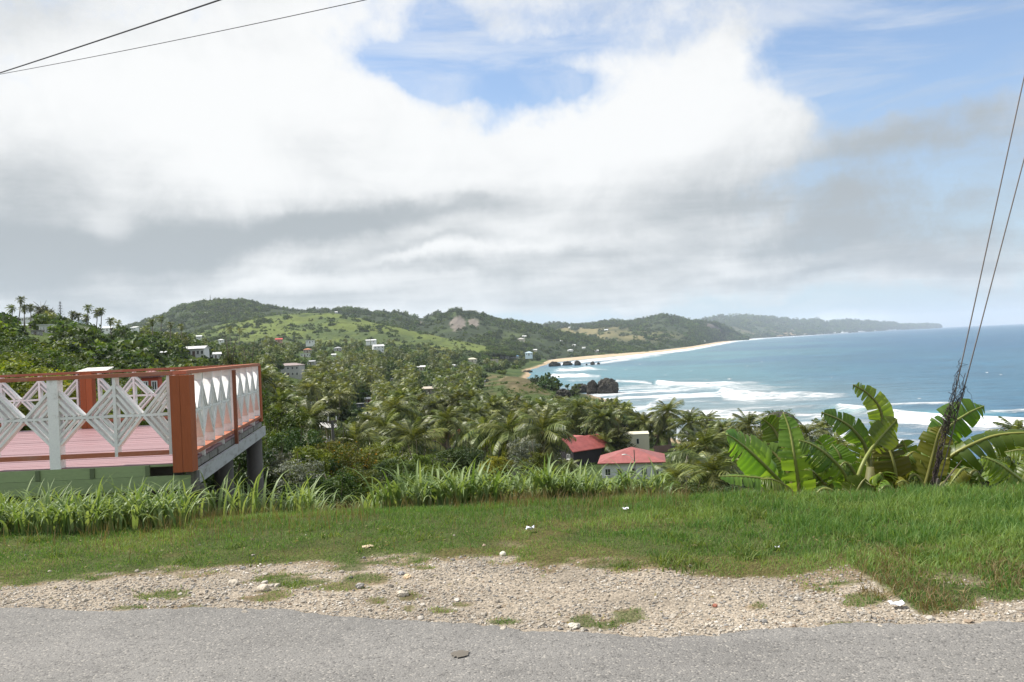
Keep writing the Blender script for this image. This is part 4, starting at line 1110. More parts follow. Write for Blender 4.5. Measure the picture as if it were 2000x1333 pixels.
b_us = [0.15, 0.86, 1.57, 2.28, 2.93, 3.33, 4.04, 4.75, 5.46, 6.15]
railing((BX, BY-0.06), FR, b_us[:5], set(), 2)
railing((BX, BY-0.06), FR, b_us[5:], set(), 2)
# rails
def railbar(name, mat, a, b, wd, ht, z):
    a = np.array(a); b = np.array(b); c = (a+b)/2; L = np.linalg.norm(b-a)
    o = dpart(name, mat, (c[0], c[1], z), (L, wd, ht), math.atan2(b[1]-a[1], b[0]-a[0])); return o
railbar('top_rail', 'rail_orange', (OX-0.02, OY+0.05), (-13.0, OY+0.05), 0.15, 0.045, ZT-0.0225)
railbar('top_rail', 'rail_orange', RO+ALONG[:2]*-0.10, RO+ALONG[:2]*(LEN-0.02), 0.15, 0.045, ZT-0.0205)
railbar('top_rail', 'rail_orange', (BX, BY-0.06), (-13.2, BY-0.06), 0.15, 0.045, ZT-0.0235)
railbar('lower_rail', 'rail_orange', (OX-0.05, OY+0.02), (-13.0, OY+0.02), 0.05, 0.052, ZL)
railbar('lower_rail', 'rail_orange', RO+ALONG[:2]*0.1, RO+ALONG[:2]*(LEN-.05), 0.14, 0.045, ZL-0.05)
railbar('lower_rail', 'rail_orange', (BX, BY-0.02), (-13.2, BY-0.02), 0.05, 0.052, ZL)
# corner posts: two timbers side by side with an open seam
def timber_post(x, y, wd, z0, z1, mat='orange', rz=0.0, two=True):
    if two:
        for s_ in (-1, 1):
            dx = s_*wd*0.25
            dpart('post', mat, (x+dx*math.cos(rz), y+dx*math.sin(rz), (z0+z1)/2), (wd*0.5-0.003, wd*0.8-0.004*(s_ > 0), z1-z0-0.004*(s_ > 0)), rz)
    else: dpart('post', mat, (x, y, (z0+z1)/2), (wd, wd, z1-z0), rz)
timber_post(OX+0.015, OY-0.06, 0.228, 0.325, ZT-0.05)
timber_post(-7.95, BY-0.06, 0.22, ZF-0.05, ZT-0.02)
timber_post(-11.2, BY-0.06, 0.22, ZF-0.05, ZT-0.02)
e = RO+ALONG[:2]*(LEN-.06); timber_post(e[0]+0.03, e[1], 0.10, 0.40, ZT-0.03, two=False)
e = RO+ALONG[:2]*3.29; timber_post(e[0]+0.10, e[1], 0.048, 0.20, ZT-0.06, 'brown', two=False)
# fascia
dpart('fascia_board', 'green', ((OX-0.42-13.2)/2, OY-0.02, 0.345), (13.2-3.84-0.42, 0.04, 0.125))
dpart('fascia_board', 'green', ((OX+0.06-13.2)/2, OY-0.03, 0.200), (13.2-3.84+0.06, 0.045, 0.160))
dpart('floor_edge', 'green', (OX-0.24, OY-0.012, 0.398), (0.34, 0.03, 0.022))
for u in (0.43, 1.07, 1.70, 2.4): dpart('cleat', 'green_dark', (OX-u, OY-0.046, 0.345), (0.05, 0.025, 0.115))
dpart('joist_end', 'end_grain', (OX+0.05, OY+0.03, 0.22), (0.09, 0.12, 0.20))
dpart('corner_block', 'concrete', (OX+0.10, OY+0.02, 0.20), (0.055, 0.10, 0.24))
rb_ = RO+np.array([0.07, 0]); c = rb_+ALONG[:2]*(LEN/2)
dpart('side_beam', 'grey_beam', (c[0]+.03, c[1], 0.222), (LEN, 0.05, 0.165), math.atan2(ALONG[1], ALONG[0]))
for k in range(11):
    q = RO+ALONG[:2]*(0.34+k*0.60); dpart('joist_end', 'end_grain', (q[0]+0.035, q[1], 0.352), (0.05 if k % 3 else .06, 0.56, 0.082), math.atan2(ALONG[1], ALONG[0])-math.pi/2)
for k in range(5):
    v = 0.4+k*1.5; xr = edge_r(v)-.12; dpart('joist', 'end_grain', ((xr-13.0)/2, OY+v, 0.24), (xr+13.0, 0.08, 0.2))
# columns
def column(x, y, r, z1=0.14):
    z0 = float(T(x, y))-0.6
    mb = MB(); mb.tube([(0, 0, z0), (0, 0, (z0+z1)/2), (0, 0, z1)], r, 14)
    o = mb.build('column', M['concrete'], deck, smooth=True); o.location = (x-OX, y-OY, 0)
column(OX-0.03, OY+0.12, 0.075); column(OX+0.11, OY+0.16, 0.065)
q = RO+ALONG[:2]*3.2; column(q[0]-0.10, q[1], 0.145)
q = RO+ALONG[:2]*6.35; column(q[0]-0.06, q[1], 0.145)
for x in (-6.6, -9.4, -12.2):
    for v in (0.2, 3.3, 6.3): column(x, OY+v, 0.13)

# ------------------------------------------------------------------ buildings
_pm = {}
def wallmat(c, kind='wall'):
    k = (tuple(c), kind)
    if k not in _pm:
        nm = 'render' if kind == 'wall' else 'roof'
        if kind == 'wall': _pm[k] = paint('house_render', c, tuple(v*0.62 for v in c), 0.35, 0.8, 0.9, (1, 1, .5), 0.05)
        else:
            m, t, b = newmat('roof_sheet'); p = geo(t)
            n = t.noise(p, .9, 7, .65); f = t.lin(n, .25, .75, .68, 1.22)
            t.l.new(t.mix(1.0, rgb(c), t.xyz(f, f, f), 'MULTIPLY'), b.inputs['Base Color']); b.inputs['Roughness'].default_value = 0.5
            wv = t.node('ShaderNodeTexWave', wave_type='BANDS', bands_direction='X'); t.l.new(p, wv.inputs[0]); wv.inputs['Scale'].default_value = 1.6
            bump(t, b, wv.outputs[0], 0.03, .5); _pm[k] = m
    return _pm[k]
KEEP = []          # picture windows kept clear of nearer trees: px0, px1, py0, py1, depth
def keep(o_pts, d, shrink=0.0, top=0.0):
    q = np.array([proj(p)[:2] for p in o_pts]); a0, a1 = q[:, 0].min(), q[:, 0].max(); b0, b1 = q[:, 1].min(), q[:, 1].max()
    KEEP.append((a0, a1, b0, b0+(b1-b0)*(1-shrink), d))

def windows(par, face, W, Dp, z, n, ww, wh, span=0.78, skip=()):
    """windows in the front (y-) or left (x-) wall: frame with sill and pane"""
    for i in range(n):
        if i in skip: continue
        u = ((i+.5)/n-.5)*W*span/0.78 if face == 'f' else ((i+.5)/n-.5)*Dp
        mf = MB(); mp_ = MB(); ms = MB()
        if face == 'f':
            y0 = -Dp/2
            for dx in (-ww/2, ww/2): mf.box((u+dx, y0-.03, z), (.07, .08, wh+.07))
            for dz in (-wh/2, wh/2): mf.box((u, y0-.032, z+dz), (ww-.07, .08, .07))
            mf.box((u, y0-.028, z), (.05, .05, wh-.07))
            mp_.box((u, y0-.008, z), (ww-.02, .03, wh-.02))
            ms.box((u, y0-.07, z-wh/2-.075), (ww+.2, .16, .07))
        else:
            x0 = -W/2
            for dx in (-ww/2, ww/2): mf.box((x0-.03, u+dx, z), (.08, .07, wh+.07))
            for dz in (-wh/2, wh/2): mf.box((x0-.032, u, z+dz), (.08, ww-.07, .07))
            mp_.box((x0-.008, u, z), (.03, ww-.02, wh-.02))
            ms.box((x0-.07, u, z-wh/2-.075), (.16, ww+.2, .07))
        wn = mf.build('window', M['trim'], par)
        mp_.build('pane', M['glass'], wn); ms.build('sill', M['trim'], wn)

def roof_mesh(kind, W, Dp, z, rise, over=0.4, axis='x', th=0.14):
    mb = MB(); a, b_ = W/2+over, Dp/2+over
    if kind == 'flat':
        mb.box((0, 0, z+th/2), (2*a, 2*b_, th)); 
    elif kind == 'shed':
        mb.add([(-a, -b_, z), (a, -b_, z), (a, b_, z+rise), (-a, b_, z+rise), (-a, -b_, z+th), (a, -b_, z+th), (a, b_, z+rise+th), (-a, b_, z+rise+th)], BOXF)
    elif kind == 'hip':
        r = max(0.0, a-b_) if axis == 'x' else 0; ry = max(0.0, b_-a)
        R1, R2 = ((-r, -ry if r == 0 else 0, z+rise), (r, ry if r == 0 else 0, z+rise))
        V = [(-a, -b_, z), (a, -b_, z), (a, b_, z), (-a, b_, z), R1, R2, (-a, -b_, z-th), (a, -b_, z-th), (a, b_, z-th), (-a, b_, z-th)]
        if r > 0: fs = [(0, 1, 5, 4), (1, 2, 5), (2, 3, 4, 5), (3, 0, 4)]
        else: fs = [(0, 1, 4), (1, 2, 5, 4), (2, 3, 5), (3, 0, 4, 5)]
        mb.add(V, fs+[(0, 6, 7, 1), (1, 7, 8, 2), (2, 8, 9, 3), (3, 9, 6, 0), (9, 8, 7, 6)])
    elif kind == 'gable':
        if axis == 'x': pts = lambda s, q: (s*a, q[0], q[1])
        else: pts = lambda s, q: (q[0], s*b_, q[1])
        h_ = b_ if axis == 'x' else a
        sec = [(-h_, z), (0, z+rise), (h_, z), (h_, z-th), (0, z+rise-th), (-h_, z-th)]
        V = [pts(-1, q) for q in sec]+[pts(1, q) for q in sec]
        mb.add(V, [(0, 1, 7, 6), (1, 2, 8, 7), (2, 3, 9, 8), (3, 4, 10, 9), (4, 5, 11, 10), (5, 0, 6, 11), (0, 5, 4, 1), (1, 4, 3, 2), (6, 7, 10, 11), (7, 8, 9, 10)])
    return mb

def house(name, cat, label, px, pyb, wpx, wall, roof, kind='gable', storeys=1, rot=0.0, dratio=0.8, d=None, nwin=3, rise=None, door=True, hgt=None, axis='x', base=None, sidewin=2, over=0.4, clear=True, ww=0.9, wh=1.1):
    if base is None:
        h = hit(px, pyb) if d is None else P(px, pyb, d)
        if h is None: h = P(px, pyb, d or 900.0)
    else: h = np.asarray(base, float)
    d = h[1]; W = wpx*d/F; Dp = W*dratio
    H = hgt if hgt else min(2.8*storeys, W*(.46 if storeys == 1 else .72)); sf = H/(2.8*storeys)
    o = empty(name, h, rot); tag(o, label, cat)
    mb = MB(); mb.box((0, 0, H/2-1.5), (W, Dp, H+3))
    if kind == 'gable':
        r_ = rise or 0.24*(Dp if axis == 'x' else W)
        if axis == 'x':
            for s in (-1, 1): mb.add([(s*W/2, -Dp/2, H), (s*W/2, Dp/2, H), (s*W/2, 0, H+r_-.08), (s*(W/2-.2), -Dp/2, H), (s*(W/2-.2), Dp/2, H), (s*(W/2-.2), 0, H+r_-.08)], [(0, 1, 2), (3, 5, 4), (0, 2, 5, 3), (1, 4, 5, 2)])
        else:
            for s in (-1, 1): mb.add([(-W/2, s*Dp/2, H), (W/2, s*Dp/2, H), (0, s*Dp/2, H+r_-.08), (-W/2, s*(Dp/2-.2), H), (W/2, s*(Dp/2-.2), H), (0, s*(Dp/2-.2), H+r_-.08)], [(0, 1, 2), (3, 5, 4), (0, 2, 5, 3), (1, 4, 5, 2)])
    else: r_ = rise or 0.2*min(W, Dp)
    mb.build('wall', wallmat(wall), o)
    roof_mesh(kind, W, Dp, H+.02, r_, over, axis).build('roof', wallmat(roof, 'roof'), o)
    if hgt: sf = 1.0
    for s in range(storeys):
        z = (1.55+2.8*s)*sf
        if z+wh/2 > H: z = H*0.6
        windows(o, 'f', W, Dp, z, nwin, min(ww, W/nwin*0.55)*max(sf, .6), min(wh*sf, H*.5), skip=(nwin//2,) if door and s == 0 and nwin > 2 else ())
        if sidewin: windows(o, 'l', W, Dp, z, sidewin, min(ww, Dp/sidewin*.5)*max(sf, .6), min(wh*sf, H*.5))
    if door:
        mbd = MB(); mbd.box((0, -Dp/2-.03, 1.02*sf), (.95*sf, .07, 2.04*sf)); dr = mbd.build('door', wallmat((.16, .11, .08)), o)
        mk = MB(); mk.box((.36*sf, -Dp/2-.09, 1.0*sf), (.05, .06, .14)); mk.build('handle', M['trim'], dr)
    if clear:
        c_, s_ = math.cos(rot), math.sin(rot)
        pts = [h+np.array([x*c_-y*s_, x*s_+y*c_, z]) for x in (-W/2, W/2) for y in (-Dp/2, Dp/2) for z in (0.3, H+r_)]
        keep(pts, d, 0.35)
    return o

WH, CREAM, GREYW, RUST, RED, BLUE, PINK, SIL = (.74, .74, .72), (.66, .60, .46), (.42, .41, .40), (.42, .12, .07), (.50, .085, .07), (.16, .34, .52), (.52, .33, .26), (.62, .63, .64)
HOUSES = [
    # on the left hill
    ('house', 'house', 'long white flat-roofed house high on the left hill, just under the skyline palms', 48, 627, 31, WH, WH, 'flat', 1, .05, .5),
    ('house', 'house', 'white two-storey house with open balconies on the left hill, beside a grey wall', 90, 650, 20, WH, WH, 'flat', 2, -.1, .7),
    ('house', 'house', 'grey unfinished block house joined below the white two-storey house', 72, 655, 17, GREYW, (.35, .33, .31), 'flat', 1, .1, .8),
    ('house', 'house', 'pale blue-grey tall house under the two slim skyline palms', 163, 636, 17, (.50, .56, .62), (.55, .58, .60), 'gable', 2, .2, .8),
    ('house', 'house', 'small white gabled house on the left hill, right of the slim skyline palms', 211, 647, 17, WH, WH, 'gable', 1, .15, .8),
    ('house', 'house', 'small white house with sloping roof alone near the left hill crest', 263, 646, 12, WH, WH, 'shed', 1, -.2, .9),
    ('house', 'house', 'white carport house standing in the middle of the shrubby left slope', 212, 678, 19, WH, WH, 'flat', 1, .1, .7),
    ('house', 'house', 'large white house with dark openings above the deck railing corner', 384, 699, 43, WH, (.60, .60, .58), 'gable', 1, -.15, .5),
    ('house', 'house', 'low house with long pale metal roof left of the large white house', 312, 701, 22, (.5, .5, .48), SIL, 'shed', 1, .05, .6),
    ('house', 'house', 'tiny white house uppermost among palms behind the deck corner', 389, 662, 10, WH, WH, 'gable', 1, .3, .8),
    ('house', 'house', 'white house with pitched roofs between the olive trees behind the deck', 421, 701, 19, WH, WH, 'gable', 1, .4, .8),
    ('house', 'house', 'small white house half hidden at the foot of the green spur, left end', 432, 669, 10, WH, WH, 'hip', 1, 0, .8),
    # middle of the valley
    ('house', 'house', 'house with bright red roof at the foot of the green spur', 545, 669, 13, (.45, .25, .2), RED, 'gable', 1, .2, .8),
    ('house', 'house', 'long low white house right above the orange-roofed house', 606, 671, 16, WH, WH, 'flat', 1, 0, .5),
    ('house', 'house', 'house with rusty orange roof in the valley behind the grey apartment block', 601, 690, 15, (.5, .42, .38), (.48, .19, .10), 'hip', 1, .1, .8),
    ('house', 'house', 'white house with arched front just below the rusty orange roof', 597, 698, 17, WH, WH, 'flat', 1, -.1, .6),
    ('apartment_block', 'building', 'large pale grey two-storey block with brownish roof among palms', 569, 737, 47, (.56, .55, .52), (.30, .24, .22), 'hip', 2, -.25, .5),
    ('house', 'house', 'low shed with long slanting metal roof right of the grey block', 609, 714, 16, (.45, .44, .42), (.50, .50, .52), 'shed', 1, -.3, .5),
    ('house', 'house', 'grey house with dark windows in the middle of the wooded valley', 660, 686, 15, (.45, .45, .44), (.36, .36, .36), 'hip', 1, .1, .8),
    ('house', 'house', 'small bright white house below the grey valley house', 652, 697, 8, WH, WH, 'gable', 1, .2, .9),
    ('house', 'house', 'white villa with stepped roofs on the far valley side', 739, 688, 21, WH, WH, 'gable', 2, .35, .6),
    ('house', 'house', 'left of two small white roofs above the white villa', 719, 669, 8, WH, WH, 'gable', 1, .1, .8),
    ('house', 'house', 'right of two small white roofs above the white villa', 730, 669, 9, WH, WH, 'gable', 1, -.1, .8),
    ('house', 'house', 'white hipped house alone below the dark slope of the green spur', 812, 680, 19, WH, WH, 'hip', 1, 0, .7),
    ('house', 'house', 'low cream house with wide veranda in the far palms', 823, 724, 15, CREAM, WH, 'gable', 1, 0, .7),
    ('house', 'house', 'cream wide house near the cove, above the car park', 922, 708, 19, CREAM, CREAM, 'hip', 1, .1, .7),
    ('house', 'house', 'small pale house set back behind the palms near the cove', 888, 718, 8, (.6, .6, .56), WH, 'gable', 1, .2, .8),
    ('house', 'house', 'low beige shop building beside the cove trees', 966, 708, 15, (.55, .48, .38), (.42, .36, .30), 'flat', 1, 0, .6),
    ('house', 'house', 'pale grey two-storey house above the cove, left of the blue roof', 985, 701, 18, (.56, .54, .50), (.5, .48, .45), 'flat', 2, .1, .7),
    ('house', 'house', 'house with bright blue roof above the cove', 1006, 700, 15, (.5, .52, .52), BLUE, 'hip', 1, 0, .8),
    ('house', 'house', 'pale blue-white house right of the bright blue roof', 1033, 695, 14, (.62, .70, .72), (.55, .68, .76), 'hip', 1, 0, .8),
    # near roofs
    ('house', 'house', 'house with white roof and green eaves behind the upright palms', 575, 764, 19, (.25, .36, .31), WH, 'flat', 1, .1, .6),
    ('house', 'house', 'low house with white roof and dark blue front among the palms', 708, 797, 18, (.12, .16, .22), WH, 'flat', 1, -.1, .7),
    ('house', 'house', 'house with white sheet roof and dark red gable behind the blue-fronted house', 722, 787, 15, (.30, .10, .10), WH, 'gable', 1, .2, .8),
    ('house', 'house', 'house with pale tan roof glimpsed in the palms left of the car park', 838, 770, 23, (.46, .40, .34), (.56, .48, .38), 'gable', 1, .1, .7),
    ('house', 'house', 'small grey hut with flat roof deep in the palm grove', 765, 745, 10, (.48, .46, .44), (.5, .5, .5), 'flat', 1, .3, .8),
]
for a in HOUSES:
    nm, cat, lab, px, pyb, wpx, wl, rf, kd, st, rt, dr = a
    house(nm, cat, lab, px, pyb, wpx, wl, rf, kd, st, rt, dr, nwin=5 if wpx > 25 else 3)

# houses on the far hillside: found on the hill sheets by sight line
bv = []
for V, wood, o in HILLS:
    bv.append(BVHTree.FromPolygons([tuple(v) for v in V.reshape(-1, 3)], [tuple(f) for f in grid_faces(V.shape[0], V.shape[1]).tolist()]))
def hill_hit(px, py):
    best = None
    r = raydir(px, py); r = r/np.linalg.norm(r)
    for b_ in bv:
        q = b_.ray_cast(Vector(EYE), Vector(r))
        if q[0] is not None and (best is None or q[3] < best[1]): best = (np.array(q[0]), q[3])
    return None if best is None else best[0]
for lab, px, py, wpx, wl, rf, st, kd in [
    ('cream two-storey house on the slope below the rock crag', 1018, 668, 13, CREAM, (.5, .46, .42), 2, 'hip'),
    ('small white roof above the cream house on the slope', 1024, 660, 8, WH, WH, 1, 'gable'),
    ('white house nearest the sand of the long beach', 1114, 687, 10, WH, WH, 1, 'hip'),
    ('small white house behind the beach, left of the brightest one', 1045, 687, 8, CREAM, WH, 1, 'gable'),
    ('white cottage higher up behind the beach', 1121, 677, 6, WH, WH, 1, 'gable'),
    ('white cottage at the tree edge behind the beach', 1140, 682, 6, WH, WH, 1, 'gable'),
    ('pale house at the far end of the beach houses', 1165, 688, 8, (.6, .56, .5), WH, 1, 'gable'),
    ('tiny white house on the dark slope under the crag', 1097, 668, 5, WH, WH, 1, 'gable'),
    ('left of two white houses on the tan hilltop field', 1113, 641, 5, WH, WH, 1, 'gable'),
    ('right of two white houses on the tan hilltop field', 1123, 642, 7, WH, WH, 1, 'gable'),
    ('white house at the right end of the tan field', 1184, 646, 7, WH, WH, 1, 'gable'),
    ('white house on the dark left shoulder of the main ridge', 403, 614, 6, WH, WH, 1, 'gable'),
    ('small grey-white house at the top edge of the green spur', 657, 612, 5, WH, WH, 1, 'gable'),
    ('white beach house under the rocky end of the headland', 1373, 668, 8, WH, WH, 1, 'hip'),
]:
    h = hill_hit(px, py)
    if h is not None: house('house', 'house', lab, px, py, wpx, wl, rf, kd, st, random.uniform(-.3, .3), .8, base=h, nwin=2, sidewin=0, door=False)

# ---- the white house with red hip roof below the tall grass
hb = hit(1236, 934)
h1 = house('house', 'house', 'white house with large red hipped roof below the tall grass', 1236, 934, 114, (.70, .71, .72), (.30, .098, .088), 'hip', 1, -0.14, .98, base=hb, nwin=5, rise=1.75, hgt=2.9, door=False, sidewin=2, over=.55, ww=.75, wh=.95)
KEEP[-1] = (1148, 1300, 878, 926, hb[1])
# ---- red gabled house with dark walls
hb2 = hit(1128, 905)
h2 = house('house', 'house', 'red gable-roofed house with dark walls and two roof wings', 1135, 905, 52, (.035, .03, .035), (.36, .098, .088), 'gable', 1, -0.85, 1.75, base=hb2+np.array([.6, 0, 0]), nwin=2, rise=2.1, hgt=2.5, axis='y', door=False, sidewin=3, over=.5, ww=.7, wh=.8)
W2 = 52*hb2[1]/F
wing = roof_mesh('gable', W2*1.5, W2*.85, 2.55, 1.9, .4, 'x').build('roof', wallmat((.36, .098, .088), 'roof'), h2); wing.location = (-W2*.75, W2*.45, 0.02)
mbw = MB(); mbw.box((-W2*.75, W2*.45, .3), (W2*1.45, W2*.8, 4.4)); mbw.build('wall', wallmat((.035, .03, .035)), h2)
KEEP[-1] = (1086, 1178, 862, 896, hb2[1])
# ---- cream building with painted blue base
hb3 = hit(1243, 886)
W3 = 49*hb3[1]/F
h3 = empty('building', hb3, -0.10); tag(h3, 'cream flat-roofed building with blue painted base behind the red hipped roof', 'building')
mb = MB(); mb.box((0, 0, 2.25), (W3, W3*1.1, 3.3))
mb.build('wall', wallmat((.66, .62, .47)), h3)
mb = MB(); mb.box((0, 0, -.68), (W3+.02, W3*1.1+.02, 2.56)); mb.build('painted_base', wallmat((.16, .34, .46)), h3)
mb = MB(); mb.box((0, 0, 3.97), (W3+.12, W3*1.1+.12, .14)); mb.build('parapet', wallmat((.70, .66, .52)), h3)
mb = MB(); mb.box((0, 0, 4.0), (W3-.3, W3*1.1-.3, .12)); mb.build('roof', wallmat((.60, .55, .42)), h3)
mb = MB()
for x, z, s in ((-.3*W3, .15, .5), (-.1*W3, .3, .38), (.12*W3, .1, .55), (.33*W3, .28, .42)): mb.tube([(x+s*.5*math.cos(k), -W3*.55-.022, z+s*.42*math.sin(k)) for k in np.linspace(0, 6.28, 10)], .06, 4)
mb.build('mural', wallmat((.55, .60, .55)), h3)
for x, w_, h_ in ((.06*W3, .42, .95),):
    mf = MB(); mf.box((x, -W3*.55-.03, 2.65), (w_+.12, .06, h_+.12)); wn = mf.build('window', M['trim'], h3)
    mp_ = MB(); mp_.box((x, -W3*.55-.05, 2.65), (w_, .05, h_)); mp_.build('pane', M['glass'], wn)
mb = MB(); mb.tube([(-.26*W3, -W3*.55-.25, 2.5), (-.26*W3, -W3*.55-.02, 2.62)], [.34, .06], 12); mb.tube([(-.26*W3, -W3*.55-.55, 2.35), (-.26*W3, -W3*.55-.02, 2.5)], .02, 4)
mb.build('satellite_dish', M['white'], h3)
KEEP.append((1213, 1274, 848, 884, hb3[1]))
# ---- dark boundary fence behind
fb = hit(1278, 886); fe = hit(1342, 878)
fn = empty('fence', fb); tag(fn, 'dark brown board fence running beside the cream building', 'fence')
L = np.linalg.norm((fe-fb)[:2]); n = int(L/0.42)
for i in range(n):
    q = fb+(fe-fb)*(i+.5)/n; hh = 1.35 if i < n*.45 else 1.05
    mb = MB(); mb.box((0, 0, hh/2-.2), (.36, .04, hh+.4)); o = mb.build('board', wallmat((.16, .10, .085) if i < n*.45 else (.10, .09, .085)), fn); o.location = (q-fb); o.rotation_euler = (0, 0, math.atan2((fe-fb)[1], (fe-fb)[0]))
KEEP.append((1275, 1336, 866, 884, fb[1]))
# ---- pink house with green base
hb4 = hit(868, 880)
h4 = house('house', 'house', 'pink house with dark green base and maroon roof behind the big drooping palm', 868, 880, 58, (.50, .31, .25), (.33, .07, .09), 'gable', 1, .08, .7, base=hb4, nwin=3, rise=1.2, hgt=2.7, ww=1.1)
W4 = 58*hb4[1]/F
mb = MB(); mb.box((0, 0, -.2), (W4+.03, W4*.7+.03, 1.7)); mb.build('base', wallmat((.045, .13, .10)), h4)
KEEP.append((846, 892, 846, 882, hb4[1]))
# ---- little pillar hut with dark opening
hb5 = hit(823, 899); W5 = 17*hb5[1]/F
h5 = empty('hut', hb5, .1); tag(h5, 'small grey-pink concrete hut with dark doorway under the big drooping palm', 'hut')
mb = MB(); mb.box((0, 0, .5), (W5, W5, 2.2)); mb.build('wall', wallmat((.46, .40, .35)), h5)
mb = MB(); mb.box((0, 0, 1.67), (W5+.3, W5+.3, .14)); mb.build('roof', wallmat((.52, .48, .42)), h5)
mb = MB(); mb.box((.15, -W5/2-.02, .85), (.5, .05, .8)); mb.build('door', plain('dark_opening', (.04, .03, .03)), h5)
KEEP.append((812, 834, 882, 900, hb5[1]))
# ---- white domed tank roof and roof scraps among the left shrubs
hb6 = hit(628, 884)
tk = empty('house', hb6, -.35); tag(tk, 'house with white curved roof between the dark shrubs and the lamp pole', 'house')
W6 = 42*hb6[1]/F; rr = W6*.42
mb = MB()
arc = np.linspace(0, math.pi, 9)
V = [(-W6/2, rr*math.cos(a_), 1.7+1.0*math.sin(a_)) for a_ in arc]+[(W6/2, rr*math.cos(a_), 1.7+1.0*math.sin(a_)) for a_ in arc]
mb.add(V, [(i, i+1, i+10, i+9) for i in range(8)]+[tuple(range(9))[::-1], tuple(range(9, 18))])
mb.build('roof', wallmat((.78, .76, .73), 'roof'), tk)
mb = MB(); mb.box((0, 0, .3), (W6*.94, rr*1.85, 2.9)); mb.build('wall', wallmat((.40, .32, .26)), tk)
mb = MB(); mb.box((-.5, -rr*.93, .75), (.9, .06, 1.5)); mb.build('door', plain('dark_door', (.05, .04, .03)), tk)
KEEP.append((606, 650, 842, 868, hb6[1]))
hb7 = hit(641, 850)
h7 = house('house', 'house', 'house with pale grey roof and grey-green wall behind the lamp pole', 641, 850, 33, (.42, .47, .40), (.58, .57, .54), 'gable', 1, .1, .7, base=hb7, nwin=2, rise=1.0, door=False)
KEEP[-1] = (608, 662, 818, 846, hb7[1])
hb8 = hit(637, 908); W8 = 16*hb8[1]/F
h8 = empty('shed', hb8, .1); tag(h8, 'small white shed wall glimpsed between shrubs below the lamp pole', 'shed')
mb = MB(); mb.box((0, 0, .3), (W8, W8*1.2, 2.4)); mb.build('wall', wallmat(WH), h8)
roof_mesh('shed', W8, W8*1.2, 1.48, .2, .12).build('roof', wallmat(WH, 'roof'), h8)
KEEP.append((629, 645, 889, 908, hb8[1]))
# ---- pale roof just behind the railing, and the orange-red hut seen through it
hb9 = P(182, 729, 46.0); z9 = float(T(hb9[0], hb9[1]))
h9 = empty('shelter', (hb9[0], hb9[1], z9)); tag(h9, 'pale sloping sheet roof of a shelter just above the back railing', 'shelter')
mb = MB(); r9 = .80
mb.add([(-r9, -.6, hb9[2]-z9), (r9, -.6, hb9[2]-z9), (r9-.06, .7, hb9[2]-z9+.22), (-r9+.2, .7, hb9[2]-z9+.22), (-r9, -.6, hb9[2]-z9+.05), (r9, -.6, hb9[2]-z9+.05), (r9-.06, .7, hb9[2]-z9+.27), (-r9+.2, .7, hb9[2]-z9+.27)], BOXF); mb.build('roof', wallmat((.72, .68, .60), 'roof'), h9)
for x, y in ((-.7, -.5), (.7, -.5), (-.55, .6), (.65, .6)):
    mb = MB(); mb.box((x, y, (hb9[2]-z9)/2), (.09, .09, hb9[2]-z9)); mb.build('post', M['concrete'], h9)
KEEP.append((148, 215, 716, 742, 46.0))
hb10 = P(297, 764, 60.0)
house('house', 'house', 'orange-red little house seen through the deck railing', 297, 764, 33, (.50, .10, .06), (.22, .10, .09), 'hip', 1, .15, .9, base=(hb10[0], hb10[1], hb10[2]-.6), nwin=2, hgt=1.6, rise=.35, door=False, over=.15, sidewin=0, ww=.4, wh=.55)
KEEP[-1] = (278, 330, 738, 775, 60.0)
# ---- beige wall scrap by the low palms
hb11 = hit(1338, 950); h11 = house('house', 'house', 'small beige wall with low roof half hidden by the low palm', 1335, 948, 17, (.60, .50, .36), (.30, .36, .32), 'shed', 1, .1, .8, base=hb11, nwin=1, hgt=1.6, door=False, sidewin=0)
KEEP.pop()

# ------------------------------------------------------------------ rocks of the shore
m, t, b = newmat('shore_rock'); p = geo(t)
n = t.noise(p, .35, 8, .7); n2_ = t.noise(p, 1.6, 6, .7)
c0 = t.mix(t.ss(n, .35, .65), (.035, .032, .029, 1), (.115, .104, .088, 1)); c0 = t.mix(t.ss(n2_, .52, .72), c0, (.22, .20, .17, 1))
nz = t.node('ShaderNodeSeparateXYZ'); t.l.new(t.node('ShaderNodeNewGeometry').outputs['Normal'], nz.inputs[0])
moss = t.m('MULTIPLY', t.ss(nz.outputs[2], .55, .9), t.ss(n, .42, .6))
t.l.new(t.mix(t.m('MULTIPLY', moss, .6), c0, (.075, .085, .035, 1)), b.inputs['Base Color']); b.inputs['Roughness'].default_value = .95
bump(t, b, t.m('ADD', n, n2_), .8, 1.0); M['rock'] = m
def icosphere(sub):
    v, f = IV.copy(), IF.copy()
    for _ in range(sub):
        e = {}; vl = list(v); nf = []
        def mid(a, b_):
            k = (min(a, b_), max(a, b_))
            if k not in e: q = (vl[a]+vl[b_]); vl.append(q/np.linalg.norm(q)); e[k] = len(vl)-1
            return e[k]
        for a, b_, c_ in f:
            x, y, z = mid(a, b_), mid(b_, c_), mid(c_, a); nf += [(a, x, z), (b_, y, x), (c_, z, y), (x, y, z)]
        v, f = np.array(vl), np.array(nf)
    return v, f
SV, SF = icosphere(4)
S3, S3F = icosphere(3)
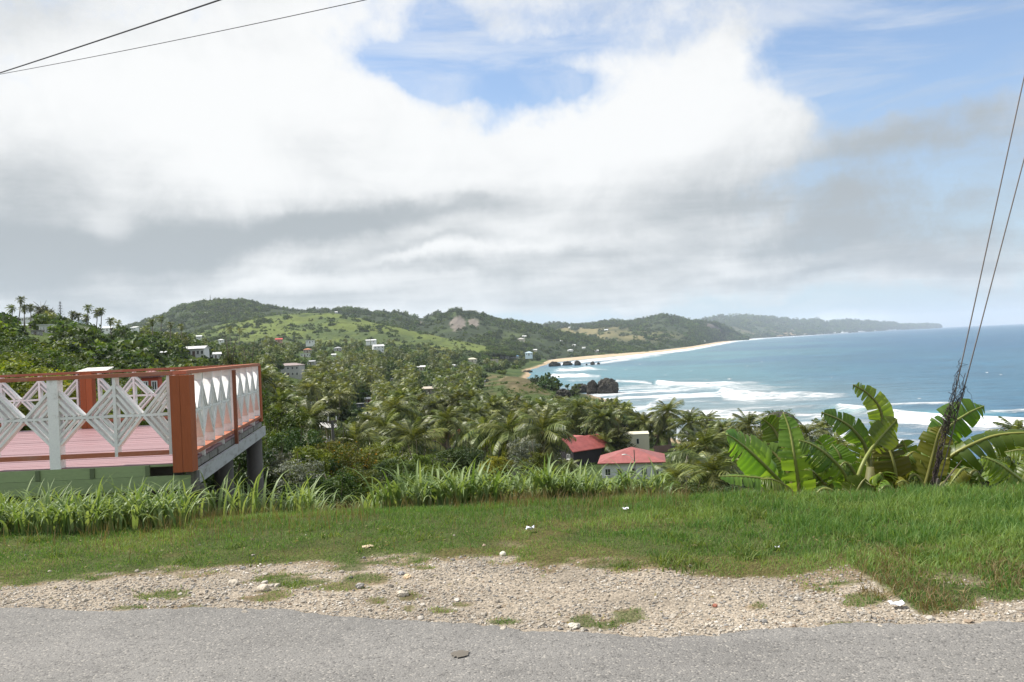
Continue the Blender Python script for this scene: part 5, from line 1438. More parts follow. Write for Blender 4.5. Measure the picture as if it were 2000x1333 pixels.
def rock(label, px, py, wpx, hpx, dratio, seed, rough=.42, d=None, cat='rock', squash=1.0, base=None):
    q = G(px, py, SEA+0.0) if d is None else P(px, py, d)
    d = q[1]; W = wpx*d/F/2; H = hpx*d/F
    v = SV.copy(); a = np.array([v[:, 0]*2+seed*3.1, v[:, 1]*2+v[:, 2]*1.7])
    k = 1+rough*(fbm(a[0], a[1]+seed, seed, 4)-.5)*2 + .45*rough*(fbm(a[0]*4, a[1]*4, seed+5, 3)-.5)*2
    v = v*k[:, None]
    v[:, 2] = np.sign(v[:, 2])*np.abs(v[:, 2])**.75
    zmx = v[:, 2].max()
    V = np.stack([v[:, 0]*W/np.abs(v[:, 0]).max(), v[:, 1]*W*dratio, np.where(v[:, 2] > 0, v[:, 2]/zmx*H*.72, v[:, 2]*H*.4)+H*.28], -1)
    o = obj('rock', mesh('rock', V, SF, M['rock'], smooth=False), None, q); tag(o, label, 'rock'); return o
rock('huge rounded dark boulder standing in the surf, biggest of the shore rocks', 1186, 769, 46, 31, .8, 3, .36)
rock('upright dark rock leaning against the left side of the biggest boulder', 1157, 770, 22, 28, .8, 7, .3)
rock('jagged low dark rock at the tip of the grassy headland', 1133, 768, 36, 19, .7, 9, .5)
rock('small pale rock at the foot of the upright dark rock', 1150, 771, 10, 9, .8, 21, .4)
rock('dark rock shelf on the slope below the grassy headland', 1100, 776, 34, 17, .7, 12, .5, 395)
rock('dark cliff edge of the grassy headland above the cove', 1040, 752, 50, 12, .5, 14, .5, 520)
rock('flat dark rock at the inner corner of the cove', 1031, 728, 20, 5, .6, 15, .5)
rock('dark jagged rock at the start of the far beach', 1084, 716, 26, 10, .5, 17, .5)
rock('broad dark rock second along the far surf', 1108, 714.5, 22, 9, .6, 19, .5)
rock('pointed dark rock standing clear in the far surf', 1128, 714.5, 14, 11, .7, 25, .5)
rock('tiny dark stone between two far surf rocks', 1146, 714.5, 4, 4, .8, 26, .4)
rock('tilted dark rock second from the outer end of the far row', 1157, 713.5, 10, 8, .8, 27, .5)
rock('outermost small rock of the far row in the surf', 1169, 712.5, 6, 5, .8, 28, .4)
stack = rock('large sea stack with green scrub on top behind the banana plants', 1522, 850, 76, 46, .8, 31, .16)

# ------------------------------------------------------------------ plant builders
def frond(L, e0, droop, nl, lw, ll, rng, wind=0.0, bent=1.0):
    """one feather leaf of a coconut palm along +x, starting at the origin"""
    n = 9; ts = np.linspace(0, 1, n)
    ang = e0 - droop*ts**1.35
    dx = np.cos(ang)*L/(n-1); dz = np.sin(ang)*L/(n-1)
    px_ = np.concatenate([[0], np.cumsum(dx[:-1])]); pz = np.concatenate([[0], np.cumsum(dz[:-1])])
    R = np.stack([px_, np.zeros(n), pz], -1); Tn = np.gradient(R, axis=0); Tn /= np.linalg.norm(Tn, axis=1)[:, None]
    V = []; Fq = []; Ft = []; tt = []
    for i in range(n):
        w_ = .035*(1-ts[i])+.008
        V += [R[i]+(0, -w_, 0), R[i]+(0, w_, 0), R[i]+(0, 0, w_*1.3)]; tt += [.85]*3
    for i in range(n-1):
        a = 3*i
        Fq += [(a, a+3, a+5, a+2), (a+2, a+5, a+4, a+1)]
    k0 = len(V); roll = rng.uniform(-.5, .5)
    for s in (-1, 1):
        for j in range(nl):
            u = .10+.90*(j+rng.uniform(-.3, .3)+.5)/nl; u = min(max(u, .06), .995)
            f = u*(n-1); i = min(int(f), n-2); f -= i
            c = R[i]*(1-f)+R[i+1]*f; Tt = Tn[i]*(1-f)+Tn[i+1]*f
            N = np.array([-Tt[2], 0, Tt[0]])
            l = ll*(.55+1.0*math.sin(math.pi*min(u*.92+.10, 1))**.8)*rng.uniform(.85, 1.12)*.72
            hang = rng.uniform(.05, .55)+.30*u
            d1 = s*np.array([0, 1, 0])*math.cos(hang)*.80 + Tt*.55 - N*math.sin(hang)*.75*bent
            d1 /= np.linalg.norm(d1); d2 = d1+np.array([0, 0, -.40]); d2 /= np.linalg.norm(d2)
            wv = Tt*lw*.5
            a = len(V); V += [c-wv, c+wv, c+d1*l*.55+wv*.8, c+d1*l*.55-wv*.8, c+d1*l*.55+d2*l*.45]
            Fq.append((a, a+1, a+2, a+3)); Ft.append((a+3, a+2, a+4))
            q = float(np.clip(rng.normal(.42, .22), 0, 1)); tt += [q]*5
    return np.array(V), np.array(Fq), np.array(Ft), np.array(tt)

def rotm(rz, ry=0, rx=0):
    return np.array(Matrix.Rotation(rz, 3, 'Z') @ Matrix.Rotation(ry, 3, 'Y') @ Matrix.Rotation(rx, 3, 'X'))

def join(parts):
    V = []; Q = []; Tr = []; t_ = []; n = 0
    for v, q, tr, tn in parts:
        V.append(v); n_ = len(v)
        if len(q): Q.append(q+n)
        if len(tr): Tr.append(tr+n)
        t_.append(tn); n += n_
    return np.vstack(V), [np.vstack(Q)] if Q else [], [np.vstack(Tr)] if Tr else [], np.concatenate(t_)

def crown_parts(seed, nf=20, nl=17, lw=.085, ll=.95, L=3.1, up=1.0, wind=(0.0, 0.0)):
    rng = np.random.default_rng(seed); o = []
    for i in range(nf):
        az_ = i*2.399963+rng.uniform(-.25, .25); u = (i+.5)/nf
        e0 = math.radians(80-138*u**.95)*up+rng.uniform(-.12, .12)
        dr = .75+.55*u+rng.uniform(-.15, .25)
        Lr = L*rng.uniform(.85, 1.1)*(.75+.4*min(1, u*2.5))
        v, q, tr, tn = frond(Lr, e0, dr, nl, lw, ll, rng)
        v = v@rotm(az_, 0, rng.uniform(-.3, .3)).T
        rr_ = np.linalg.norm(v, axis=1)/L
        v = v+np.array([wind[0], wind[1], 0])*(rr_**1.8)[:, None]
        tn = np.clip(tn+rng.uniform(-.2, .2)+.15*(u-.5), 0, 1)
        o.append((v, q, tr, tn))
    return o

def trunk_mb(H, r0, r1, lean, seed, k=7):
    rng = np.random.default_rng(seed); n = 8; ts = np.linspace(0, 1, n)
    a = rng.uniform(0, 6.28); off = lean*(1-(1-ts)**1.6)
    pts = np.stack([off*math.cos(a)-lean*math.cos(a), off*math.sin(a)-lean*math.sin(a), H*ts-H], -1)
    r = r0+(r1-r0)*ts+.10*np.exp(-ts*9)
    mb = MB(); mb.tube(pts, r, k); return mb

# five crowns of joined fronds, their trunks of unit height
WIND = (-0.75, 0.1)
CROWN = []
for i in range(6):
    V, Q, Tr, tn = join(crown_parts(100+i, 25+i, 15, .15, .95, 3.0, 1.0, WIND if i % 2 == 0 else (-.35, 0)))
    CROWN.append(mesh('crown', V, Q+Tr, M['palm'], tint=tn))
CROWN_LOW = []
for i in range(4):
    V, Q, Tr, tn = join(crown_parts(140+i, 22, 7, .26, 1.0, 3.0, 1.0, WIND if i % 2 else (-.3, 0)))
    CROWN_LOW.append(mesh('crown', V, Q+Tr, M['palm'], tint=tn))
TRUNK = []
for i in range(4): TRUNK.append(trunk_mb(1.0, .02, .013, .09*(i-1.2), i).me('trunk', M['trunk'], True))
FROND = []
_r = np.random.default_rng(77)
for i in range(7):
    v, q, tr, tn = frond(3.1, 0.0, [.6, .75, .9, 1.15, 1.0, .8, 1.3][i], 24, .10, 1.0, _r)
    FROND.append(mesh('frond', v, [q, tr], M['palm'], tint=tn))
FROND_DRY = mesh('frond', v, [q, tr], M['palm_dry'], tint=tn)
mbn = MB()
for k in range(6): mbn.add(IV*.12+np.array([.2*math.cos(k*1.05), .2*math.sin(k*1.05), -.18-.05*(k % 2)]), IF)
NUTS = mbn.me('coconuts', paint('coconut', (.20, .15, .03), (.12, .12, .03), .4, .5, 6), True)

def palm(label, group, crown_pos, ground_z, scale, seed, detailed=False, low=False, lean=True, dry=1):
    rng = np.random.default_rng(seed)
    x, y, z = crown_pos
    o = empty('coconut_palm', (x, y, ground_z), rng.uniform(-.4, .4)); tag(o, label, 'palm tree', group)
    H = max(z-ground_z, .6)
    tk_ = obj('trunk', TRUNK[seed % 4], o, (0, 0, H)); tk_.scale = (5.5+4*scale, 5.5+4*scale, H+.5)
    if not detailed:
        c = obj('crown', (CROWN_LOW[seed % 4] if low else CROWN[seed % 6]), o, (0, 0, H)); c.scale = (scale,)*3; c.rotation_euler = (rng.uniform(-.1, .1), rng.uniform(-.1, .1), rng.uniform(-.5, .5) if seed % 2 == 0 else rng.uniform(0, 6.28))
    else:
        nf = 28
        for i in range(nf):
            u = (i+.5)/nf; az_ = i*2.399963+rng.uniform(-.3, .3)
            e0 = math.radians(82-136*u**.95)+rng.uniform(-.12, .12)
            f = obj('frond', FROND[int(rng.integers(0, 7))], o, (0, 0, H))
            s = scale*rng.uniform(.85, 1.1)*(.72+.42*min(1, u*2.5))
            f.scale = (s, s, s)
            wx = -.22*math.cos(az_)*0
            f.rotation_euler = (Matrix.Rotation(az_, 4, 'Z') @ Matrix.Rotation(-e0, 4, 'Y') @ Matrix.Rotation(rng.uniform(-.5, .5), 4, 'X')).to_euler()
        for i in range(dry):
            f = obj('dry_frond', FROND_DRY, o, (0, 0, H-.15)); f.scale = (scale*.8,)*3
            f.rotation_euler = (0, R_(62+10*rng.random()), rng.uniform(0, 6.28))
        n_ = obj('coconuts', NUTS, o, (0, 0, H)); n_.scale = (scale*1.1,)*3
    return o

def leafcloud(R, hz, ncl, nleaf, size, seed, clr=.34, lobes=None, open_=0.0, droop=.25):
    """clumps of leaf-sized faces through a crown: uneven outline, holes between the clumps"""
    rng = np.random.default_rng(seed)
    ce = []
    while len(ce) < ncl:
        v = rng.normal(size=3); v /= np.linalg.norm(v); rr_ = rng.random()**.42
        p_ = v*rr_*np.array([1, 1, hz]); p_[2] = max(p_[2], -.55*hz)
        f = fbm(np.array([v[0]*1.6+seed]), np.array([v[1]*1.6+v[2]*2.1]), seed, 2)[0]
        ce.append(p_*(.72+.6*f)*R)
    ce = np.array(ce); n = ncl*nleaf
    cr_ = R*clr*rng.uniform(.55, 1.25, ncl)
    d = rng.normal(size=(n, 3)); d /= np.linalg.norm(d, axis=1)[:, None]
    rad = np.repeat(cr_, nleaf)*rng.random(n)**.5
    pos = np.repeat(ce, nleaf, 0)+d*rad[:, None]*np.array([1, 1, .62])
    nrm = d+rng.normal(size=(n, 3))*.55+np.array([0, 0, .55]); nrm /= np.linalg.norm(nrm, axis=1)[:, None]
    ax = np.cross(nrm, rng.normal(size=(n, 3))); ax /= np.linalg.norm(ax, axis=1)[:, None]
    ax = ax+np.array([0, 0, -droop]); ax /= np.linalg.norm(ax, axis=1)[:, None]
    bx = np.cross(nrm, ax); bx /= np.linalg.norm(bx, axis=1)[:, None]
    s = size*rng.uniform(.6, 1.35, n)[:, None]
    V = np.stack([pos-ax*s*.5, pos+bx*s*.30, pos+ax*s*.5+nrm*s*-.1, pos-bx*s*.30], 1)
    Fq = np.arange(n*4).reshape(n, 4)
    tint = np.clip(np.repeat(rng.normal(.45, .17, ncl), nleaf)+rng.normal(0, .17, n), 0, 1)
    return V.reshape(-1, 3), Fq, np.repeat(tint, 4)

def spray(R, H, nb, ns, seed):
    """casuarina: rising limbs hung with thin drooping sprays"""
    rng = np.random.default_rng(seed); V = []; tt = []
    for b_ in range(nb):
        z0 = H*(.12+.85*(b_+.5)/nb); a = b_*2.4+rng.uniform(-.4, .4); Lb = R*(1.05-.75*((z0/H)**1.4))*rng.uniform(.7, 1.25)
        n = ns; u = rng.random(n)**.7
        ctr = np.stack([np.cos(a)*Lb*u, np.sin(a)*Lb*u, z0+Lb*.75*u], -1)+rng.normal(size=(n, 3))*.16*R*.5
        d = np.stack([np.cos(a)+rng.normal(0, .7, n), np.sin(a)+rng.normal(0, .7, n), rng.normal(.25, .7, n)], -1); d /= np.linalg.norm(d, axis=1)[:, None]
        s = np.cross(d, rng.normal(size=(n, 3))); s /= np.linalg.norm(s, axis=1)[:, None]
        l = (.20*R*rng.uniform(.6, 1.4, n))[:, None]; w_ = l*.13
        V.append(np.stack([ctr-d*l*.2, ctr+s*w_, ctr+d*l+np.array([0, 0, -.25])*l, ctr-s*w_], 1)); tt.append(np.clip(rng.normal(.45, .25, n)+.1*rng.standard_normal(), 0, 1))
    V = np.concatenate(V); n = len(V)
    return V.reshape(-1, 3), np.arange(n*4).reshape(n, 4), np.repeat(np.concatenate(tt), 4)

def limbs(R, H, seed, r0=.14):
    rng = np.random.default_rng(seed); mb = MB()
    mb.tube([(0, 0, -.6), (rng.uniform(-.1, .1), rng.uniform(-.1, .1), H*.4), (rng.uniform(-.2, .2)*R, rng.uniform(-.2, .2)*R, H)], [r0*1.3, r0, r0*.5], 7)
    for k in range(5):
        a = k*1.257+rng.uniform(-.3, .3); h0 = H*rng.uniform(.35, .8)
        mb.tube([(0, 0, h0), (math.cos(a)*R*.3, math.sin(a)*R*.3, h0+.35*R), (math.cos(a)*R*.75, math.sin(a)*R*.75, h0+R*rng.uniform(.45, .75))], [r0*.6, r0*.4, r0*.12], 5)
    return mb

# crowns of unit radius in three grades of detail
NEARC = {}
for key, mt, ls, dn in (('leaf', 'leaf', .085, 1), ('bright', 'leaf_bright', .085, 1), ('dark', 'leaf_dark', .075, 1), ('grey', 'leaf_grey', .08, .8), ('orange', 'leaf_orange', .07, 1), ('yellow', 'leaf_yellow', .075, .8)):
    NEARC[key] = []
    for i in range(3):
        V, Fq, tn = leafcloud(1.0, .85, 60, int(58*dn), ls*1.15, 300+i*7+len(key), .30)
        if key == 'orange': tn = np.where(np.repeat(np.random.default_rng(i).random(len(tn)//4), 4) > .972, 1.0, tn*.30)
        NEARC[key].append(mesh('crown', V, Fq, M[mt], tint=tn))
MIDC = {}
for key, mt in (('leaf', 'leaf'), ('dark', 'leaf_dark'), ('bright', 'leaf_bright')):
    MIDC[key] = []
    for i in range(4):
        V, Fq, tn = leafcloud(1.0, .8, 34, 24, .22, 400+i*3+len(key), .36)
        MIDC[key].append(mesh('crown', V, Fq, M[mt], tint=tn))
NEEDLE = []
for i in range(3):
    V, Fq, tn = spray(1.0, 2.4, 44, 46, 500+i); NEEDLE.append(mesh('crown', V, Fq, M['needle'], tint=tn))
LIMB = [limbs(1.0, 1.1, 600+i, .07).me('trunk', M['bark'], True) for i in range(3)]

def tree(name, label, cat, group, pos, gz, R, key, seed, grade='near', flat=1.0, spread=1.0):
    """crown centre at pos; trunk from the ground"""
    rng = np.random.default_rng(seed)
    o = empty(name, (pos[0], pos[1], gz), rng.uniform(0, 6.28)); tag(o, label, cat, group)
    H = max(pos[2]-gz, .15)
    src = NEARC if grade == 'near' else MIDC
    c = obj('crown', src[key][seed % len(src[key])], o, (0, 0, H)); c.scale = (R*spread, R*spread, R*flat)
    t_ = obj('trunk', LIMB[seed % 3], o); t_.scale = (R*.7, R*.7, max(H/1.25, .2))
    if grade == 'near':          # the leaves of a shrub reach down to the ground
        zz_ = H; k = 0
        while zz_ > R*.5 and k < 4:
            zz_ -= R*flat*1.05; k += 1; a_ = rng.uniform(0, 6.28); q_ = R*rng.uniform(.15, .55)
            c = obj('crown', src[key][(seed+k) % len(src[key])], o, (q_*math.cos(a_), q_*math.sin(a_), max(zz_, R*.3))); s_ = R*rng.uniform(1.0, 1.3); c.scale = (s_, s_, s_*flat); c.rotation_euler = (0, 0, rng.uniform(0, 6.28))
    return o

def casuarina(label, group, pos, gz, R, Ht, seed):
    rng = np.random.default_rng(seed)
    o = empty('casuarina_tree', (pos[0], pos[1], gz), rng.uniform(0, 6.28)); tag(o, label, 'tree', group)
    c = obj('crown', NEEDLE[seed % 3], o); c.scale = (R, R, Ht/3.05)
    t_ = obj('trunk', LIMB[seed % 3], o); t_.scale = (R*.8, R*.8, Ht*.72)
    return o

def gz(x, y): return float(T(np.array([x]), np.array([y]))[0])

def place_crown(px, py, H, dmin=55, dmax=1400):
    """distance along the sight line at which a crown at this pixel stands H above the ground"""
    ds = np.exp(np.linspace(math.log(dmin), math.log(dmax), 500)); r = raydir(px, py); k = ds/r[1]
    h = EYE[2]+r[2]*k-T(r[0]*k, ds)
    i = np.where(h < H)[0]
    if len(i) == 0: i = [len(ds)-1 if h[-1] < 2*H else int(np.argmin(np.abs(h-H)))]
    i = i[0]; return np.array([r[0]*k[i], ds[i], EYE[2]+r[2]*k[i]])

# ------------------------------------------------------------------ palms one can tell apart
PALMS = [
    (805, 862, 56, 8, 1, 'big coconut palm with wide drooping fronds in front of the pink house'),
    (694, 862, 52, 6, 1, 'coconut palm with steep upright fronds right of the lamp pole'),
    (603, 822, 54, 8, 1, 'coconut palm with a yellow crown heart left of the lamp pole'),
    (752, 838, 46, 7, 1, 'coconut palm just behind and left of the big drooping palm'),
    (771, 800, 40, 8, 1, 'tall coconut palm rising behind the big drooping palm'),
    (874, 822, 38, 8, 1, 'coconut palm above the pink house roof'),
    (916, 848, 34, 7, 1, 'coconut palm right of the pink house'),
    (948, 842, 44, 8, 1, 'dark-hearted coconut palm in the middle of the grove'),
    (992, 842, 52, 8, 1, 'coconut palm with hanging skirt above the silver palm'),
    (1060, 842, 56, 8, 1, 'large coconut palm with long pale fronds leaning over the red gabled house'),
    (1130, 832, 40, 9, 175, 'coconut palm with orange-tinted tips behind the red gabled house'),
    (1182, 866, 34, 6, 165, 'coconut palm between the red gable and the cream building'),
    (1112, 913, 17, 3.2, 100, 'low young palm in front of the red gabled house'),
    (1258, 826, 30, 9, 198, 'first wind-bent palm of the seaside row beside the cream building'),
    (1303, 805, 34, 11, 195, 'tallest wind-bent palm of the seaside row'),
    (1288, 836, 30, 8, 196, 'palm leaning under the tallest seaside palm'),
    (1345, 826, 32, 9, 1, 'seaside palm right of the tallest one with a ragged crown'),
    (1381, 822, 27, 9, 1, 'slim seaside palm with swept-back crown'),
    (1413, 838, 30, 8, 1, 'seaside palm between the slim one and the dark-headed one'),
    (1462, 832, 38, 8, 1, 'dark-headed seaside palm with hanging fronds beside the sea stack'),
    (1380, 872, 52, 7, 1, 'broad coconut palm in front of the seaside row'),
    (1322, 934, 42, 3.4, 1, 'short young palm at the corner of the white house'),
    (1392, 925, 62, 4.2, 1, 'bushy low palm with pale fronds left of the banana plants'),
    (1436, 880, 46, 6, 1, 'coconut palm close behind the first banana leaves'),
    (1575, 850, 36, 7, 1, 'palm with yellow-brown heart behind the upright banana leaf'),
    (1608, 838, 30, 8, 0, 'palm right of the sea stack, partly behind a banana leaf'),
    (1500, 872, 40, 7, 0, 'shaggy palm below the sea stack'),
    (1640, 880, 40, 6, 0, 'palm showing between the two tallest banana plants'),
    (1948, 853, 15, 6, 0, 'small yellowish palm top above the long banana leaf by the surf'),
    (1345, 882, 30, 6, 0, 'palm in front of the brown board fence'),
    (1234, 836, 24, 8, 200, 'small palm at the left start of the seaside row'),
    # skyline of the left hill
    (40, 585, 8, 9, 0, 'tallest skyline palm on the left hill, above two dark ones'),
    (24, 602, 9, 7, 0, 'dark skyline palm at the left edge of the hilltop'),
    (47, 602, 8, 7, 0, 'left of two dark skyline palms beneath the tallest'),
    (60, 600, 8, 8, 0, 'right of two dark skyline palms beneath the tallest'),
    (142, 614, 7, 9, 0, 'left palm of the skyline pair beside the pale blue-grey house'),
    (153, 617, 7, 8, 0, 'right palm of the skyline pair beside the pale blue-grey house'),
    (171, 601, 8, 14, 0, 'slim skyline palm with a long bare trunk'),
    (169, 620, 6, 8, 0, 'short palm beneath the slim long-trunked one'),
    (190, 611, 7, 11, 0, 'left of the twin skyline palms right of the slim one'),
    (198, 607, 7, 12, 0, 'right of the twin skyline palms right of the slim one'),
    (216, 627, 8, 7, 0, 'dark palm over the small white gabled hill house'),
    (297, 629, 7, 8, 0, 'palm on the saddle left of the main ridge foot'),
    (315, 622, 8, 9, 0, 'bushy palm against the slope of the main ridge'),
    (333, 634, 8, 8, 0, 'palm below the bushy saddle palm'),
    (354, 638, 7, 8, 0, 'last dark palm before the green spur'),
    (449, 643, 8, 10, 0, 'left of two tall dark palms in front of the green spur'),
    (468, 646, 8, 10, 0, 'right of two tall dark palms in front of the green spur'),
]
TAKEN = []
def radius(d, rpx): return rpx*d/F
for i, (px, py, rpx, H, det, lab) in enumerate(PALMS):
    p = P(px, py, det) if det > 1 else P(px, py, 2.75*F/rpx) if rpx > 20 else place_crown(px, py, H, 120 if px > 500 else 250)
    if rpx > 20 and det < 2:
        for _ in range(40):
            hgt_ = p[2]-gz(p[0], p[1])
            if hgt_ > 12.5: p = P(px, py, p[1]*1.03)
            elif hgt_ < 2.2: p = P(px, py, p[1]*.97)
            else: break
    s = min(max(radius(p[1], rpx)/2.45, .5), 1.75)
    palm(lab, None, p, gz(p[0], p[1]), s, 900+i, bool(det), low=not det and p[1] > 250, dry=1+i % 2)
    TAKEN.append((px, py, rpx*.62, p[1]))

# ------------------------------------------------------------------ shrubs and trees near the deck, told apart
SHRUBS = [  # px, py of crown centre, radius px, distance, kind, flat, name, category, label
    (556, 838, 46, 27, 'leaf', .9, 'shrub_tree', 'tree', 'dark leafy tree rising right behind the deck corner'),
    (575, 880, 54, 23, 'dark', .9, 'shrub_tree', 'tree', 'dense dark shrub tree right of the deck columns'),
    (540, 905, 34, 22, 'grey', .9, 'shrub', 'shrub', 'greyish pale-leaved shrub beside the end column'),
    (632, 892, 46, 24, 'orange', .8, 'shrub_tree', 'tree', 'bright shrub tree with orange flower tips under the white curved roof'),
    (590, 925, 46, 20, 'grey', .7, 'shrub', 'shrub', 'silvery shrub low in front of the dark shrub tree'),
    (600, 970, 52, 16.5, 'leaf', .8, 'shrub', 'shrub', 'green shrub at the left end of the dark hollow'),
    (690, 905, 56, 27, 'orange', .7, 'shrub_tree', 'tree', 'spreading tree with orange-yellow tips below the upright palm'),
    (745, 898, 44, 30, 'bright', .75, 'shrub_tree', 'tree', 'sunlit yellow-green tree crown below the big drooping palm'),
    (660, 955, 48, 18, 'leaf', .8, 'shrub', 'shrub', 'mid green shrub behind the left end of the tall grass'),
    (720, 945, 52, 21, 'dark', .8, 'shrub', 'shrub', 'dark hollow-topped shrub behind the tall grass'),
    (775, 925, 48, 26, 'leaf', .7, 'shrub', 'shrub', 'leafy shrub right of the dark hollow one'),
    (818, 910, 34, 34, 'bright', .7, 'shrub', 'shrub', 'pale green shrub in front of the small hut'),
    (880, 900, 38, 52, 'leaf', .7, 'shrub', 'shrub', 'rounded shrub below the pink house'),
    (918, 898, 32, 52, 'dark', .8, 'shrub', 'shrub', 'dark rounded bush left of the silver palm'),
    (965, 908, 26, 40, 'yellow', .7, 'shrub', 'shrub', 'yellow-green bush behind the tall grass'),
    (988, 910, 18, 40, 'orange', .8, 'shrub', 'shrub', 'small bush with orange-yellow flowers behind the tall grass'),
    (1022, 880, 30, 62, 'grey', .9, 'shrub', 'shrub', 'silver-grey spiky bush left of the large leaning palm'),
    (1050, 905, 32, 44, 'bright', .7, 'shrub', 'shrub', 'green bush under the large leaning palm'),
    (860, 928, 40, 22, 'bright', .6, 'shrub', 'shrub', 'low leafy bush right behind the first grass plumes'),
    (1290, 950, 30, 22, 'bright', .8, 'shrub', 'shrub', 'yellow-green bush at the right end of the tall grass'),
    (1345, 965, 44, 19, 'leaf', .6, 'shrub', 'shrub', 'low green bush in front of the bushy low palm'),
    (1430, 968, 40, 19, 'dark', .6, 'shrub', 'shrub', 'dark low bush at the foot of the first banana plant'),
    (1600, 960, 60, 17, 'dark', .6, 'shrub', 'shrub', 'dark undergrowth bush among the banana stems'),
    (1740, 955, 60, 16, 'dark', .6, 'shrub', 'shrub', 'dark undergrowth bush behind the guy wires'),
    (1862, 968, 28, 12.5, 'bright', .8, 'shrub', 'shrub', 'round yellow-green bush right of the guy wire anchor'),
    (1915, 975, 30, 14, 'leaf', .7, 'shrub', 'shrub', 'green bush between the round bush and the yellow groundcover'),
    (1945, 992, 46, 12.5, 'yellow', .35, 'shrub', 'shrub', 'low yellow-flowering groundcover right of the round bush'),
    (2010, 1000, 50, 12.0, 'yellow', .35, 'shrub', 'shrub', 'yellow-green groundcover below the hanging banana leaf'),
    (1985, 915, 50, 21, 'bright', .8, 'shrub_tree', 'tree', 'sunlit tree crown behind the hanging banana leaves'),
    (1985, 850+20, 36, 60, 'leaf', .6, 'shrub_tree', 'tree', 'tree top by the surf behind the longest banana leaf'),
    (1932, 912, 26, 26, 'dark', .5, 'shrub_tree', 'tree', 'sparse dark twiggy tree against the water'),
    (610, 905, 40, 21.5, 'bright', .8, 'shrub', 'shrub', 'yellow-green shrub between the dark shrub tree and the orange-tipped tree'),
    (655, 890, 36, 29, 'leaf', .8, 'shrub', 'shrub', 'mid green shrub at the foot of the grey utility pole'),
    (700, 940, 40, 19, 'bright', .75, 'shrub', 'shrub', 'sunlit green shrub just left of the dark hollow-topped one'),
    (800, 945, 36, 20, 'leaf', .7, 'shrub', 'shrub', 'green shrub right behind the left plumes of tall grass'),
    (530, 870, 34, 25, 'bright', .9, 'shrub', 'shrub', 'light green shrub touching the deck corner fascia'),
    # left, around the deck
    (20, 712, 58, 62, 'leaf', .9, 'shrub_tree', 'tree', 'broad sunlit bush above the railing at the far left'),
    (85, 716, 42, 64, 'bright', .85, 'shrub_tree', 'tree', 'yellow-green bush above the railing right of the broad one'),
    (-60, 705, 60, 62, 'dark', .9, 'shrub_tree', 'tree', 'dark bush at the left picture edge above the railing'),
    (20, 795, 90, 24.5, 'bright', .7, 'shrub', 'shrub', 'bright bush seen through the left diamonds of the railing'),
    (115, 790, 70, 26, 'yellow', .7, 'shrub', 'shrub', 'yellowish sunlit bush behind the orange railing post'),
    (235, 795, 60, 25, 'bright', .7, 'shrub', 'shrub', 'bright bush seen through the railing right of the orange post'),
    (315, 790, 56, 27, 'leaf', .7, 'shrub', 'shrub', 'bush seen through the railing beside the corner post'),
    (400, 800, 60, 26, 'leaf', .8, 'shrub', 'shrub', 'bush behind the far part of the side railing'),
    (480, 800, 60, 30, 'leaf', .9, 'shrub_tree', 'tree', 'tree crown behind the far deck corner'),
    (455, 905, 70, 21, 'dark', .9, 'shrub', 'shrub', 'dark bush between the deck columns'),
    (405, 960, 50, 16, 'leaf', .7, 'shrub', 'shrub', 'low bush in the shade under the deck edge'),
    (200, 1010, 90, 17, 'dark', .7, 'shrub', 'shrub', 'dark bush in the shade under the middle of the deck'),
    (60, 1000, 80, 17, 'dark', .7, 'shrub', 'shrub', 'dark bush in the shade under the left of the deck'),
]
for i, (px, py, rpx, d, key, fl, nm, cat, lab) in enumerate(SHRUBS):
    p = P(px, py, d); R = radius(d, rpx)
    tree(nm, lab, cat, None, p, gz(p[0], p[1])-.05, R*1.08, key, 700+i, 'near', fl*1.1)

# casuarinas between palms and cove, and the olive trees behind the deck
CAS = [(1058, 806, 30, 75, 190), (1082, 792, 34, 80, 230), (1112, 786, 36, 84, 240), (1140, 790, 34, 88, 210), (1165, 796, 32, 76, 195), (1190, 812, 32, 66, 180), (1208, 828, 26, 54, 165), (1100, 812, 34, 70, 210), (1150, 828, 34, 66, 205), (1185, 840, 30, 60, 200), (1062, 784, 26, 60, 290), (1090, 780, 22, 48, 300)]
for i, (px, pyt, rpx, hpx, d) in enumerate(CAS):
    p = P(px, pyt, d); g = gz(p[0], p[1]); Ht = max(p[2]-g+.3, 3)
    casuarina(['leftmost olive casuarina in the rear rank by the cove', 'second olive casuarina of the rear rank by the cove', 'olive casuarina under the jagged low rock', 'olive casuarina under the upright dark rock', 'olive casuarina right below the biggest boulder', 'olive casuarina standing out towards the surf', 'outermost casuarina at the surf edge, beside the seaside palms', 'casuarina of the front rank behind the leaning palm', 'second casuarina of the front rank behind the red gable', 'casuarina of the front rank nearest the cream building', 'small casuarina beside the headland cliff', 'smallest casuarina right under the headland cliff'][i], None, p, g, radius(d, rpx)*1.15, Ht*1.0, 40+i)
for i, (px, pyt, rpx, d, lab) in enumerate([(447, 668, 22, 120, 'left olive feathery tree above the deck railing corner'), (487, 672, 24, 110, 'right olive feathery tree above the deck railing corner'), (465, 690, 22, 95, 'lower olive feathery tree right behind the deck railing corner'), (80, 592, 18, 340, 'broad dark feathery tree on the left hill crest'), (92, 600, 18, 345, 'dark feathery tree right of the broad one on the left hill crest')]):
    p = P(px, pyt, d); g = gz(p[0], p[1]); casuarina(lab, None, p, g, radius(d, rpx)*1.2, p[2]-g+.3, 60+i)
